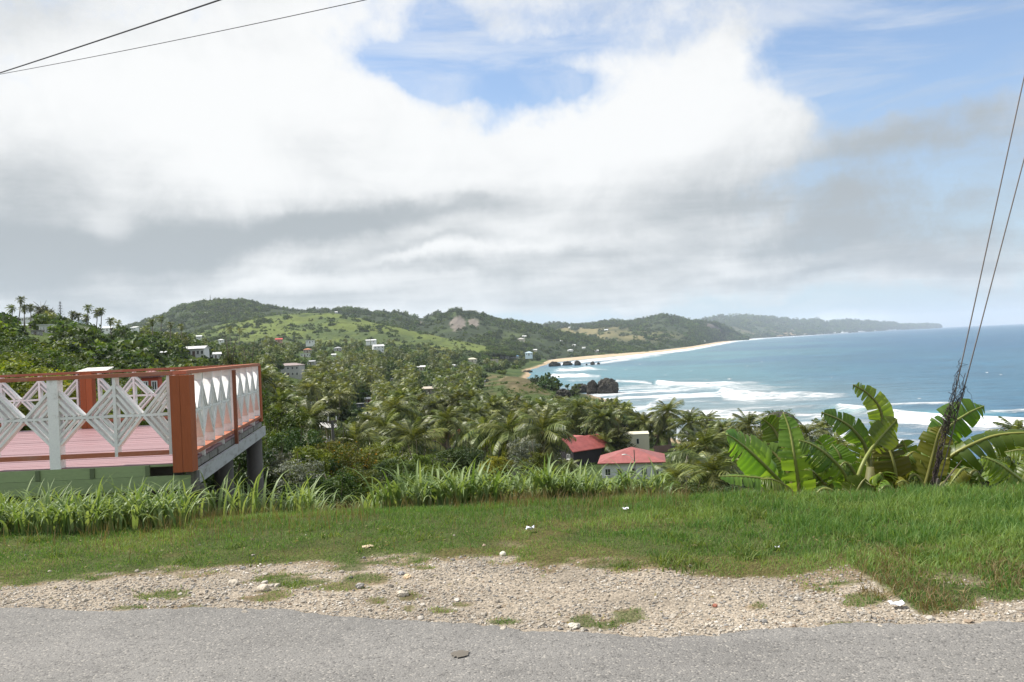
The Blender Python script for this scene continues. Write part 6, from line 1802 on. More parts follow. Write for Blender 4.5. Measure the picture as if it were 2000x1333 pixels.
# Norfolk pine on the skyline: narrow cone of level tiers
p = P(117, 588, 345); g = gz(p[0], p[1]); Hn = p[2]-g
np_ = empty('pine_tree', (p[0], p[1], g)); tag(np_, 'tall narrow pointed pine on the left skyline', 'pine tree')
mb = MB(); mb.tube([(0, 0, -.5), (0, 0, Hn)], [.28, .04], 6); mb.build('trunk', M['bark'], np_)
rng = np.random.default_rng(3); V = []; tt = []
for k in range(15):
    z = Hn*(.16+.83*k/15); R = 2.6*(1-k/15.5)
    for a in np.linspace(0, 6.28, 8)[:-1]+k*.4:
        for q in range(8):
            u = rng.uniform(.15, 1); c = np.array([math.cos(a)*R*u, math.sin(a)*R*u, z+.25*u]); s = np.array([-math.sin(a), math.cos(a), 0])*.22; dd = np.array([math.cos(a), math.sin(a), .2])*.4
            V += [c-dd, c+s, c+dd, c-s]; tt += [rng.random()*.6]*4
obj('crown', mesh('crown', np.array(V), np.arange(len(V)).reshape(-1, 4), M['leaf_dark'], tint=tt), np_)

# ------------------------------------------------------------------ scattered trees of the valley
rng = np.random.default_rng(2024)
SITES = []
def blocked(px, py, rpx, d, kind):
    for a0, a1, b0, b1, dk in KEEP:
        if d < dk+2 and a0-rpx*.65 < px < a1+rpx*.65 and py-rpx*.75 < b1 and py+rpx*2.2 > b0: return True
        if abs(d-dk) < max(4, .02*dk) and a0-2 < px < a1+2: return True
    for a, b_, r_, dk in TAKEN:
        if d < dk and abs(px-a) < r_+rpx*.4 and abs(py-b_) < r_+rpx*.4: return True
    return False
OPEN = [(940, 1045, 727, 768, 360, 700), (1088, 1206, 732, 774, 0, 480), (1000, 1022, 786, 822, 0, 400), (1018, 1048, 818, 856, 0, 300), (835, 900, 876, 902, 0, 200), (932, 960, 728, 752, 0, 460), (965, 1015, 728, 760, 0, 420)]
KEEP += [(643, 656, 822, 884, 60), (948, 1045, 737, 768, 385), (1040, 1130, 742, 774, 395), (1130, 1206, 738, 772, 440), (1002, 1020, 792, 822, 230), (1022, 1046, 824, 856, 150), (938, 955, 736, 752, 425), (838, 896, 880, 896, 100)]
def open_land(px, py, d):
    for a0, a1, b0, b1, d0, d1 in OPEN:
        if a0 < px < a1 and b0 < py < b1 and d0 < d < d1: return True
    return False
tries = 0
samples = []
while tries < 24000:
    tries += 1
    px = rng.uniform(-260, 1260); py = rng.uniform(618, 905)
    if tries % 3 == 0: px = rng.uniform(-220, 540); py = rng.uniform(605, 735)
    if tries % 12 == 1: px = rng.uniform(1240, 2060); py = rng.uniform(862, 955)
    q = hit(px, py, 34.0)
    if q is None or q[2] < -22.3: continue
    samples.append((px, py, q))
    if len(samples) > 14000: break
for px, py, q in samples:
    d = q[1]
    if d < 40 or d > 1450: continue
    pp = .58 if (500 < px < 1230 and d < 420) else .34
    if px < 500: pp = .22
    if d > 800: pp *= .6
    if px < 500 and d < 270: pp = 0
    is_palm = rng.random() < pp
    H = rng.uniform(5.5, 10.5) if is_palm else rng.uniform(2.2, 4.6)
    R = rng.uniform(2.3, 3.1) if is_palm else rng.uniform(2.2, 4.4)
    if d < 90 and not is_palm: R *= .6; H *= .7
    if px < 520 and d > 170: R *= .62; H *= .68
    if is_palm and d < 230 and rng.random() < .45: continue
    if d > 200 and not is_palm: R *= 1.2; H *= 1.15
    if d < 95 and is_palm: continue
    top = np.array([q[0], q[1], q[2]+H]); cx, cyy, _ = proj(top)
    rpx = R*F/d
    if open_land(px, py, d): continue
    if blocked(cx, cyy, rpx, d, is_palm): continue
    if 990 < px < 1240 and d > 300 and py < 735 and not (px < 1060 and d > 900): continue
    if px > 1040 and is_palm and 380 < d < 480: continue
    if px > 1240:
        if is_palm and rng.random() < .5: continue
        if not is_palm: R = min(R, 2.2); H = min(H, 1.7)
        if cyy < 846 or d > 190: continue
    dens = 1.0
    if px < 480 and d < 160: dens = .7
    if rng.random() > dens: continue
    SITES.append((d, is_palm, q, H, R, px, py))
SITES.sort(key=lambda s: s[0])
# thin: keep one tree per patch of ground
kept = []; cell = {}
for s in SITES:
    d, ip, q, H, R, px, py = s
    g_ = max(2.6, R*.95 if ip else R*.95)
    k = (round(q[0]/g_), round(q[1]/g_))
    if any((k[0]+i, k[1]+j) in cell for i in (0,) for j in (0,)): continue
    cell[k] = 1; kept.append(s)
LAND = [('big drooping palm', 805, 862), ('lamp pole', 650, 850), ('pink house', 868, 865), ('blue-fronted white roof', 712, 790), ('green-eaved white roof', 575, 762), ('silver-grey spiky bush', 1022, 880), ('red gabled house', 1135, 880), ('red hipped roof', 1230, 905), ('cream building', 1243, 868),
 ('casuarina stand', 1130, 800), ('dirt track', 1020, 812), ('grassy headland', 985, 748), ('white van', 946, 742), ('pale tan roof', 838, 768), ('grey apartment block', 569, 727), ('white villa', 739, 683), ('grey valley house', 660, 681), ('rusty orange roof', 601, 688), ('bright red roof', 545, 664), ('small grey hut', 765, 740),
 ('white hipped house', 812, 676), ('cream house near the cove', 922, 704), ('blue roof', 1006, 697), ('veranda house', 823, 720), ('deck corner', 500, 715), ('olive feathery trees', 465, 690), ('large white hill house', 384, 694), ('pale metal roof', 312, 698), ('white carport house', 212, 673), ('pale shelter roof', 182, 724),
 ('broad sunlit bush', 20, 712), ('long white hilltop house', 48, 622), ('white two-storey house', 90, 645), ('pale blue-grey house', 163, 630), ('small white gabled house', 211, 643), ('house near the crest', 263, 643), ('tall dark palm pair', 458, 645), ('green spur', 700, 640), ('beach houses', 1080, 685), ('long metal shed', 609, 710), ('low cream roof', 890, 715), ('curved white roof', 628, 853), ('concrete hut', 823, 890), ('leaning palm', 1086, 850), ('upright palm', 694, 862), ('seaside palm row', 1345, 826), ('bushy low palm', 1392, 925), ('sea stack', 1522, 825), ('tallest banana plant', 1690, 850), ('longest banana leaf', 1930, 860), ('first banana plant', 1545, 900)]
ORD = ['', 'second ', 'third ', 'fourth ', 'fifth ', 'sixth ', 'seventh ', 'eighth ', 'ninth ', 'tenth ', 'eleventh ', 'twelfth ', 'thirteenth ', 'fourteenth ', 'fifteenth ', 'sixteenth ', 'seventeenth ', 'eighteenth ', 'nineteenth ', 'twentieth ']
def landmark(px, py):
    nm, a_, b_ = min(LAND, key=lambda l: math.hypot(px-l[1], 1.6*(py-l[2])))
    dx, dy = px-a_, 1.6*(py-b_)
    side = ('left of' if dx < 0 else 'right of') if abs(dx) > abs(dy) else ('above' if dy < 0 else 'below')
    return nm, side, math.hypot(dx, dy)
BL = {'leaf': 'mid-green leafy tree', 'dark': 'dark-toned tree', 'bright': 'bright green leafy tree'}
n_p = n_t = 0; FARP = []; FART = []; CHOSEN = []
for i, (d, ip, q, H, R, px, py) in enumerate(kept):
    inview = -40 < px < 2040
    if ip and n_p < 225 and inview: n_p += 1; CHOSEN.append((i, 'palm'))
    elif not ip and n_t < 240 and inview:
        r_ = rng.random(); n_t += 1; CHOSEN.append((i, 'dark' if r_ < (.62 if d > 170 or px > 1240 or (px < 500 and d > 110) else .3) else ('leaf' if r_ < (.94 if d > 170 else .72) else 'bright')))  # left hill: cloud shade put into leaf colour by a larger dark share
    else: (FARP if ip else FART).append((q, H, R))
byplace = {}
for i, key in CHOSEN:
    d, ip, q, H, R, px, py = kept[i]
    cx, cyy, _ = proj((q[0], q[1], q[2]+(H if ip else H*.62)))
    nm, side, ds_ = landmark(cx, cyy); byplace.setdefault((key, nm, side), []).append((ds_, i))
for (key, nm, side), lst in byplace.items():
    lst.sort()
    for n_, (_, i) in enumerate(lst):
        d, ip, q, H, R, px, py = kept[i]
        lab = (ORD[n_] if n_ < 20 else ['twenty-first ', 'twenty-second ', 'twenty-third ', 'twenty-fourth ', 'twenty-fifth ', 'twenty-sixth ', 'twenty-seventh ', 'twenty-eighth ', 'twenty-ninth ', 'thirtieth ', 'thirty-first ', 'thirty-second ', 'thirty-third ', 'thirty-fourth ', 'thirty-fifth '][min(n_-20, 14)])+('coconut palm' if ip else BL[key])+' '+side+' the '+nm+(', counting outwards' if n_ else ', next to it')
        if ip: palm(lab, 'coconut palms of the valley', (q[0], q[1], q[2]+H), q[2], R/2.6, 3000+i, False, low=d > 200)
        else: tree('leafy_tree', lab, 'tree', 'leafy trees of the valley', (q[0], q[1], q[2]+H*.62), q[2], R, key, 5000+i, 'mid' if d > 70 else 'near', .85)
print('palms', n_p, 'trees', n_t, 'far palms', len(FARP), 'far trees', len(FART))

# ---- the rest of the wood, and the canopy on the hills: one mass each
def merged_tree(kind, seed):
    if kind == 'palm':
        V, Q, Tr, tn = join(crown_parts(200+seed, 17, 5, .34, 1.1, 2.7, 1.0, WIND))
        V = V+np.array([0, 0, 7.0]); mb = MB(); mb.tube([(.3, 0, -1), (.15, 0, 3), (0, 0, 7)], [.17, .12, .10], 5)
        me = mesh('palm_far', np.vstack([V]+mb.V), Q+Tr+[np.array(f)+len(V) for f in mb.F.values()], M['palm'], tint=np.concatenate([tn]+mb.t))
    else:
        V, Fq, tn = leafcloud(1.0, .8, 22, 11, .36, 220+seed, .40); V[:, 2] += .55
        me = mesh('tree_far', V, Fq, M[kind], tint=tn)
    return bpy.data.objects.new('woodland_source', me)
def scatter(name, label, pts, rots, scls, kinds, sources):
    me = bpy.data.meshes.new(name); me.vertices.add(len(pts)); me.vertices.foreach_set('co', np.asarray(pts, np.float32).ravel())
    for nm, dat, ty in (('rot', rots, 'FLOAT'), ('scl', scls, 'FLOAT')):
        a = me.attributes.new(nm, ty, 'POINT'); a.data.foreach_set('value', np.asarray(dat, np.float32))
    a = me.attributes.new('kind_no', 'INT', 'POINT'); a.data.foreach_set('value', np.asarray(kinds, np.int32))
    o = obj(name, me); tag(o, label, 'woodland', kind='stuff')
    ng = bpy.data.node_groups.new(name, 'GeometryNodeTree')
    ng.interface.new_socket('Geometry', in_out='INPUT', socket_type='NodeSocketGeometry'); ng.interface.new_socket('Geometry', in_out='OUTPUT', socket_type='NodeSocketGeometry')
    gi = ng.nodes.new('NodeGroupInput'); go = ng.nodes.new('NodeGroupOutput'); jn = ng.nodes.new('GeometryNodeJoinGeometry')
    def attr(nm, ty):
        n = ng.nodes.new('GeometryNodeInputNamedAttribute'); n.data_type = ty; n.inputs['Name'].default_value = nm; return n.outputs['Attribute']
    ar, asc, ak = attr('rot', 'FLOAT'), attr('scl', 'FLOAT'), attr('kind_no', 'INT')
    cx_ = ng.nodes.new('ShaderNodeCombineXYZ'); ng.links.new(ar, cx_.inputs[2])
    for k, so in enumerate(sources):
        ip_ = ng.nodes.new('GeometryNodeInstanceOnPoints'); oi = ng.nodes.new('GeometryNodeObjectInfo'); oi.inputs['Object'].default_value = so; oi.inputs['As Instance'].default_value = True
        cmp_ = ng.nodes.new('FunctionNodeCompare'); cmp_.data_type = 'INT'; cmp_.operation = 'EQUAL'
        ng.links.new(ak, cmp_.inputs[2]); cmp_.inputs[3].default_value = k
        ng.links.new(gi.outputs[0], ip_.inputs['Points']); ng.links.new(cmp_.outputs[0], ip_.inputs['Selection']); ng.links.new(oi.outputs['Geometry'], ip_.inputs['Instance'])
        ng.links.new(cx_.outputs[0], ip_.inputs['Rotation']); ng.links.new(asc, ip_.inputs['Scale']); ng.links.new(ip_.outputs[0], jn.inputs[0])
    ng.links.new(jn.outputs[0], go.inputs[0])
    md = o.modifiers.new('scatter', 'NODES'); md.node_group = ng
    return o
SRC = [merged_tree('palm', 0), merged_tree('palm', 1), merged_tree('palm', 2), merged_tree('leaf', 0), merged_tree('leaf_dark', 1), merged_tree('leaf', 2), merged_tree('leaf_bright', 3)]
pts = []; ro = []; sc_ = []; kd = []
for q, H, R in FARP: pts.append(q+np.array([0, 0, H-7.0])); ro.append(rng.uniform(-.6, .6)); sc_.append(R/2.6); kd.append(int(rng.integers(0, 3)))
for q, H, R in FART: pts.append(q); ro.append(rng.uniform(0, 6.28)); sc_.append(R*1.05); kd.append(3+int(rng.choice(4, p=[.22, .52, .22, .04])))
scatter('woodland', 'mass of palms and trees filling the far part of the village valley', pts, ro, sc_, kd, SRC)
pts = []; ro = []; sc_ = []; kd = []
for hi, (V, wood, o) in enumerate(HILLS):
    nmax = [2600, 6500, 3800, 2600][hi]
    Pq = V.reshape(-1, 3); wq = wood.ravel().copy(); pr = proj(Pq)
    ok = (pr[0] > -60) & (pr[0] < 1900); wq[~ok] = 0
    wq *= .25+1.5*sstep(fbm(Pq[:, 0]/110, Pq[:, 1]/330, 58, 3), .40, .62)
    # the sampling is even over the sheet, whose rows are even in the picture
    idx = rng.choice(len(Pq), nmax, p=wq/wq.sum())
    nx = V.shape[1]
    for k in idx:
        i, j = divmod(int(k), nx); i2 = min(i+1, V.shape[0]-1); j2 = min(j+1, nx-1)
        a, b_ = rng.random(2); q = V[i, j]*(1-a)*(1-b_)+V[i2, j]*a*(1-b_)+V[i, j2]*(1-a)*b_+V[i2, j2]*a*b_
        s = q[1]*(.0012+.0030*rng.random()**2.2) if hi else q[1]*(.0008+.0026*rng.random()**2.5)
        pts.append(q-np.array([0, 0, s*.3])); ro.append(rng.uniform(0, 6.28)); sc_.append(s); kd.append(int(rng.choice(4, p=[.3, .5, .2, 0])))
scatter('hill_woodland', 'unbroken dark woodland covering the ridges beyond the bay', pts, ro, sc_, kd, SRC[3:])
# knee-high scrub on the slope just below the crest
Vh = []; Fh = []; th = []; n0 = 0
for k in range(300):
    c = rng.uniform(-700, 2700); d = 13.0+45*rng.random()**1.7; x = (c-1000)/F*d; R = rng.uniform(.3, .65)*(1+d/40)
    V, Fq, tn = leafcloud(R, .6, 9, 14, .30, 1200+k, .42)
    Vh.append(V+np.array([x, d, gz(x, d)+R*.1])); Fh.append(Fq+n0); th.append(tn*.8); n0 += len(V)
tag(obj('slope_scrub', mesh('slope_scrub', np.vstack(Vh), np.vstack(Fh), M['leaf'], tint=np.concatenate(th))), 'knee-high green scrub covering the slope below the turf', 'scrub', kind='stuff')
# low scrub on the grassy headland
Vh = []; Fh = []; th = []; n0 = 0; k = 0
while len(Vh) < 110:
    px, py = rng.uniform(925, 1150), rng.uniform(733, 786); q = hit(px, py, 330)
    if q is None or q[1] > 640 or q[2] < -22.2 or fbm(np.array([q[0]/14]), np.array([q[1]/26]), 93, 2)[0] < .44: continue
    R = rng.uniform(.6, 2.0); V, Fq, tn = leafcloud(R, .55, 9, 12, .42, 800+len(Vh), .42)
    Vh.append(V+q+np.array([0, 0, R*.2])); Fh.append(Fq+n0); th.append(tn*.7); n0 += len(V)
tag(obj('headland_scrub', mesh('headland_scrub', np.vstack(Vh), np.vstack(Fh), M['leaf'], tint=np.concatenate(th))), 'low wind-clipped scrub dotting the grassy headland above the cove', 'scrub', kind='stuff')
# scrub on the sea stack
V, Fq, tn = leafcloud(1.0, .5, 60, 30, .10, 77, .28)

Wst = 76*stack.location.y/F/2; Hst = 46*stack.location.y/F
me = mesh('scrub', V*np.array([Wst*.8, Wst*.62, Hst*.42]), Fq, M['leaf'], tint=tn)
sb = obj('scrub', me, stack, (0, 0, Hst*.86))

# ------------------------------------------------------------------ banana plants
def banana_leaf(par, origin, pts, wpx, seed, old=False, droop=(.5, 1.1), split=.8, t0=.14, face=None, sides=(1, 1)):
    """pts: midrib seen in the photograph as (px, py, distance); a blade torn into strips hangs from both sides of the rib"""
    rng = np.random.default_rng(seed)
    ctrl = np.array([P(*q) for q in pts])
    n = 58
    R = spline(ctrl, n); Tn = np.gradient(R, axis=0); Ls = np.linalg.norm(Tn, axis=1); Tn /= Ls[:, None]
    W = 1.18*wpx*np.mean([q[2] for q in pts])/F
    ts = np.linspace(0, 1, n)
    up = np.array([0, -.35, 1.0]) if face is None else np.asarray(face, float)
    V = []; Q = []; tt = []
    cuts = [int(t0*n)]
    while cuts[-1] < n-1:
        stp = int(rng.integers(1, 5)) if rng.random() < split else int(rng.integers(5, 12))
        cuts.append(min(n-1, cuts[-1]+stp))
    def shape(t): 
        u = (t-t0)/(1-t0); return np.clip(np.sin(np.pi*np.clip(u, 0, 1)**.62)**.55, 0.0, 1)*(1 if True else 0)
    for s, on in zip((-1, 1), sides):
        if not on: continue
        for a, b_ in zip(cuts[:-1], cuts[1:]):
            torn = (b_-a) < 5
            dr = rng.uniform(*droop)*(1.0 if torn else .75); len_k = rng.uniform(.82, 1.05); sh = rng.uniform(.15, .5)
            q = np.clip(rng.normal(.45, .22), 0, 1); m_ = 6
            st = list(range(a, b_+1)); base = len(V); mid_ = (R[a]+R[b_])/2
            pinch = rng.uniform(.15, .55) if torn else rng.uniform(0, .18)
            for i in st:
                Tt = Tn[i]; B = np.cross(Tt, up); B /= np.linalg.norm(B)+1e-9; N = np.cross(B, Tt); N /= np.linalg.norm(N)
                if N[2] < 0 and face is None: N = -N
                w_ = W*max(shape(ts[i]), .05)*len_k
                p_ = R[i].copy(); tl = i-(a+b_)/2
                for k in range(m_+1):
                    u = k/m_; 
                    if k > 0:
                        an = dr*u*1.25-.18
                        p_ = p_ + (s*B*math.cos(an)-N*math.sin(an)+Tt*sh*.55)*w_/m_
                    pos = p_ - Tt*Ls[i]*tl*pinch*u**1.4 + N*.006*math.sin(i*2.1)
                    if torn: pos = pos + np.array([0, 0, -.10])*W*u**2*rng.uniform(.6, 1.0)
                    V.append(pos); tt.append(np.clip(q+.10*(u-.5)+.07*math.sin(i*2.6), 0, 1))
            c_ = m_+1
            for ii in range(len(st)-1):
                for k in range(m_): i0 = base+ii*c_+k; Q.append((i0, i0+1, i0+c_+1, i0+c_))
    lf = obj('leaf', mesh('leaf', np.array(V)-origin, np.array(Q), M['banana_old'] if old else M['banana'], tint=tt, smooth=True), par)
    d_ = np.mean([q[2] for q in pts]); r0 = 4.6*d_/F
    mb = MB(); mb.tube(R-origin, r0*(1-.8*ts)+.003, 6); rb = mb.build('midrib', M['rib'], lf, True)
    return lf
def banana(label, foot, leaves, stem_h, seed, stem_r=.10):
    o_ = np.array(foot, float); g = gz(o_[0], o_[1]) if o_[1] > 10.7 else 0.0; o_[2] = g
    o = empty('banana_plant', o_); tag(o, label, 'banana plant')
    mb = MB(); mb.tube([(0, 0, -.25), (.02, 0, stem_h*.5), (.05, 0, stem_h)], [stem_r*1.2, stem_r, stem_r*.6], 9)
    for k in range(3): mb.tube([(stem_r*math.cos(k*2.1), stem_r*math.sin(k*2.1), 0), (stem_r*1.15*math.cos(k*2.1+.3), stem_r*1.15*math.sin(k*2.1+.3), stem_h*.5), (stem_r*1.6*math.cos(k*2.1+.3), stem_r*1.6*math.sin(k*2.1+.3), stem_h*.9)], [.035, .025, .01], 5)
    mb.build('stem', M['stem'], o, True)
    for i, L in enumerate(leaves):
        kw = L[2] if len(L) > 2 else {}
        banana_leaf(o, o_, L[0], L[1], seed*20+i, **kw)
    return o
SIDE = (-.15, -1.0, .25)        # blade turned broadside to the road
banana('banana plant at the start of the row with a long leaf slanting up and outwards', P(1545, 985, 12.2), [
    ([(1556, 985, 12.2), (1527, 945, 12.1), (1475, 892, 12.0), (1440, 862, 11.9), (1420, 849, 11.8)], 36, dict(droop=(.5, .95), split=.55, face=(-.3, -.75, .7), t0=.22)),
    ([(1562, 984, 12.0), (1561, 960, 11.9), (1552, 895, 11.8), (1542, 840, 11.9), (1530, 806, 12.0)], 27, dict(face=SIDE, droop=(-.1, .35), split=.85, t0=.06)),
    ([(1556, 970, 12.5), (1535, 915, 12.6), (1510, 885, 12.7), (1482, 873, 12.7)], 30, dict(droop=(.3, .7), split=.4, face=(-.3, -.6, .8))),
    ([(1556, 970, 12.9), (1535, 890, 13.0), (1512, 840, 13.1), (1489, 818, 13.1)], 27, dict(face=(-.2, -1, .1), droop=(-.1, .3), split=.25)),
    ([(1548, 980, 11.8), (1505, 942, 11.6), (1460, 932, 11.5), (1404, 931, 11.4)], 34, dict(droop=(.9, 1.35), split=.6, t0=.1)),
    ([(1562, 986, 11.8), (1540, 955, 11.6), (1510, 938, 11.5), (1486, 936, 11.5)], 34, dict(droop=(.9, 1.3), split=.25, t0=.12)),
], .55, 1)
banana('banana plant with a comb-torn leaf drooping over the dark hollow', P(1650, 985, 12.0), [
    ([(1656, 975, 12.0), (1650, 930, 11.9), (1620, 893, 11.8), (1588, 870, 11.8), (1560, 860, 11.8)], 40, dict(droop=(1.0, 1.5), split=1.0, face=(-.2, -.6, .9), sides=(1, 1))),
    ([(1640, 985, 12.2), (1615, 955, 12.2), (1590, 925, 12.2), (1572, 918, 12.2)], 30, dict(droop=(.8, 1.3), split=.5)),
    ([(1645, 985, 11.7), (1628, 962, 11.6), (1608, 955, 11.6), (1594, 968, 11.6), (1600, 985, 11.6)], 24, dict(droop=(.6, 1.1), split=.3)),
    ([(1650, 985, 12.4), (1648, 930, 12.5), (1640, 890, 12.5), (1625, 868, 12.6)], 26, dict(face=SIDE, droop=(0, .4), split=.6)),
], .5, 2)
banana('tallest banana plant, its topmost leaf bent over above the sea', P(1700, 988, 12.0), [
    ([(1662, 985, 11.4), (1680, 920, 11.4), (1700, 880, 11.5), (1728, 845, 11.6), (1752, 819, 11.7)], 30, dict(droop=(.2, .8), split=.8, t0=.55, face=(.3, -1, .1))),
    ([(1700, 985, 12.2), (1704, 900, 12.3), (1722, 835, 12.4), (1716, 795, 12.4), (1693, 768, 12.4), (1666, 752, 12.4)], 26, dict(face=(.2, -1, .2), droop=(.0, .6), split=.75, t0=.28)),
    ([(1700, 985, 12.3), (1693, 885, 12.4), (1668, 842, 12.4), (1638, 820, 12.4), (1604, 806, 12.4)], 26, dict(face=(-.2, -.8, .6), droop=(.3, .9), split=.75, t0=.3)),
    ([(1702, 985, 12.5), (1712, 915, 12.5), (1722, 880, 12.5), (1740, 862, 12.5)], 34, dict(face=SIDE, droop=(.2, .6), split=.5)),
    ([(1664, 990, 11.2), (1672, 965, 11.2), (1682, 945, 11.2), (1690, 935, 11.2)], 27, dict(face=SIDE, droop=(0, .3), split=.1, t0=.05)),
    ([(1696, 985, 12.1), (1670, 930, 12.1), (1652, 905, 12.1), (1640, 912, 12.1)], 34, dict(droop=(.8, 1.4), split=.5)),
    ([(1700, 985, 11.9), (1712, 940, 11.8), (1720, 925, 11.7), (1728, 940, 11.7)], 34, dict(droop=(.8, 1.4), split=.7)),
    ([(1688, 988, 11.5), (1688, 960, 11.5), (1688, 940, 11.5)], 4, dict(droop=(.2, .4), old=True)),
], .75, 3, .12)
banana('banana plant with broad yellow-brown old leaves in front of the surf', P(1765, 988, 12.0), [
    ([(1752, 985, 11.9), (1752, 950, 11.8), (1744, 900, 11.8), (1730, 866, 11.9), (1716, 862, 11.9)], 36, dict(old=True, face=(.1, -1, .3), droop=(.2, .7), split=.7, t0=.1)),
    ([(1770, 985, 12.2), (1768, 920, 12.3), (1772, 885, 12.3), (1762, 860, 12.3)], 24, dict(face=SIDE, droop=(0, .4), split=.3)),
    ([(1790, 985, 12.0), (1808, 945, 12.0), (1822, 890, 12.0), (1832, 850, 12.0), (1840, 832, 12.0)], 32, dict(old=True, face=(-.4, -.9, .3), droop=(.2, .8), split=.9, t0=.1)),
    ([(1800, 985, 12.2), (1806, 915, 12.3), (1786, 884, 12.2), (1764, 900, 12.1)], 30, dict(droop=(.6, 1.3), split=.9)),
    ([(1768, 988, 11.5), (1748, 962, 11.4), (1732, 950, 11.4), (1716, 960, 11.4)], 32, dict(droop=(.7, 1.3), split=.6)),
    ([(1782, 988, 11.6), (1775, 955, 11.6), (1764, 940, 11.6), (1752, 944, 11.6)], 30, dict(droop=(.7, 1.3), split=.6, old=True)),
], .55, 4)
banana('banana plant behind the guy wires with the longest leaf arching out over the surf', P(1818, 988, 12.2), [
    ([(1822, 985, 12.2), (1832, 935, 12.2), (1850, 898, 12.2), (1890, 872, 12.1), (1945, 851, 12.1), (2010, 846, 12.0), (2060, 856, 12.0)], 42, dict(droop=(1.0, 1.6), split=.97, face=(.2, -.7, .8), t0=.16)),
    ([(1812, 985, 12.6), (1818, 890, 12.7), (1850, 838, 12.8), (1890, 808, 12.8), (1922, 793, 12.8)], 34, dict(face=(.2, -.9, .4), droop=(.4, 1.1), split=.85, t0=.3)),
    ([(1818, 985, 12.8), (1828, 900, 12.9), (1852, 868, 12.9), (1884, 864, 12.9)], 36, dict(droop=(.9, 1.4), split=.5, face=(.1, -.7, .8))),
    ([(1812, 985, 11.8), (1798, 940, 11.8), (1784, 928, 11.8), (1768, 948, 11.8)], 34, dict(droop=(.8, 1.4), split=.9)),
    ([(1820, 985, 11.9), (1836, 950, 11.9), (1856, 940, 11.9), (1868, 960, 11.9)], 26, dict(droop=(.8, 1.4), split=.7)),
], .7, 5, .11)
banana('small banana plant with a limp yellowing leaf beside the round bush', P(1884, 985, 11.8), [
    ([(1884, 985, 11.8), (1884, 940, 11.8), (1880, 918, 11.7), (1868, 930, 11.6), (1850, 955, 11.6)], 20, dict(droop=(.9, 1.4), split=.3, old=True)),
    ([(1884, 985, 11.8), (1892, 935, 11.8), (1905, 920, 11.8), (1922, 940, 11.8)], 24, dict(droop=(.8, 1.4), split=.6)),
    ([(1886, 985, 11.5), (1905, 972, 11.4), (1925, 975, 11.4), (1940, 992, 11.4)], 24, dict(droop=(.4, .8), split=.2)),
], .40, 6, .06)
banana('banana plant at the right picture edge with a large leaf hanging back down', P(2060, 985, 10.8), [
    ([(2060, 985, 10.8), (2030, 970, 10.7), (1985, 932, 10.6), (1950, 906, 10.6), (1918, 892, 10.6)], 46, dict(droop=(1.0, 1.6), split=.85, face=(-.2, -.6, .9), t0=.06)),
    ([(2060, 980, 11.2), (2040, 900, 11.3), (2000, 880, 11.3), (1962, 884, 11.4)], 34, dict(droop=(.8, 1.3), split=.7)),
    ([(2060, 980, 10.6), (2030, 985, 10.4), (2005, 965, 10.3), (1975, 975, 10.3)], 30, dict(droop=(.9, 1.4), split=.6)),
], .6, 7)

banana('banana plant crowded between the comb-torn leaf and the tallest plant', P(1625, 985, 13.6), [
    ([(1628, 985, 13.6), (1620, 935, 13.6), (1600, 900, 13.6), (1578, 905, 13.5)], 40, dict(droop=(.6, 1.2), split=.8)),
    ([(1628, 985, 13.7), (1634, 920, 13.8), (1655, 895, 13.8), (1676, 905, 13.7)], 40, dict(droop=(.6, 1.2), split=.8)),
    ([(1628, 985, 13.3), (1612, 955, 13.2), (1592, 945, 13.2), (1575, 960, 13.1)], 40, dict(droop=(.7, 1.2), split=.7)),
    ([(1630, 985, 13.2), (1645, 950, 13.1), (1662, 945, 13.1), (1672, 962, 13.1)], 38, dict(droop=(.7, 1.2), split=.7)),
    ([(1628, 985, 13.9), (1618, 910, 14.0), (1606, 872, 14.0), (1596, 860, 14.0)], 28, dict(face=SIDE, droop=(0, .5), split=.7)),
], .6, 8)
banana('banana plant filling the gap behind the yellow-brown leaves', P(1735, 985, 13.4), [
    ([(1736, 985, 13.4), (1728, 940, 13.4), (1708, 905, 13.4), (1690, 905, 13.3)], 40, dict(droop=(.7, 1.3), split=.8)),
    ([(1736, 985, 13.5), (1748, 930, 13.6), (1775, 900, 13.6), (1800, 905, 13.5)], 42, dict(droop=(.6, 1.2), split=.8)),
    ([(1736, 985, 13.1), (1722, 960, 13.0), (1704, 952, 13.0), (1690, 968, 13.0)], 40, dict(droop=(.7, 1.2), split=.6)),
    ([(1738, 985, 13.0), (1756, 955, 12.9), (1776, 950, 12.9), (1792, 968, 12.9)], 40, dict(droop=(.7, 1.2), split=.6)),
], .6, 9)
banana('low banana plant filling the gap left of the guy wire anchor', P(1800, 988, 13.0), [
    ([(1800, 985, 13.0), (1812, 945, 13.0), (1832, 925, 13.0), (1852, 935, 12.9)], 42, dict(droop=(.7, 1.3), split=.8)),
    ([(1800, 985, 13.1), (1792, 930, 13.2), (1780, 905, 13.2), (1765, 915, 13.1)], 40, dict(droop=(.6, 1.2), split=.8)),
    ([(1800, 985, 12.8), (1815, 965, 12.7), (1835, 960, 12.7), (1848, 975, 12.7)], 36, dict(droop=(.7, 1.2), split=.6)),
], .5, 10)
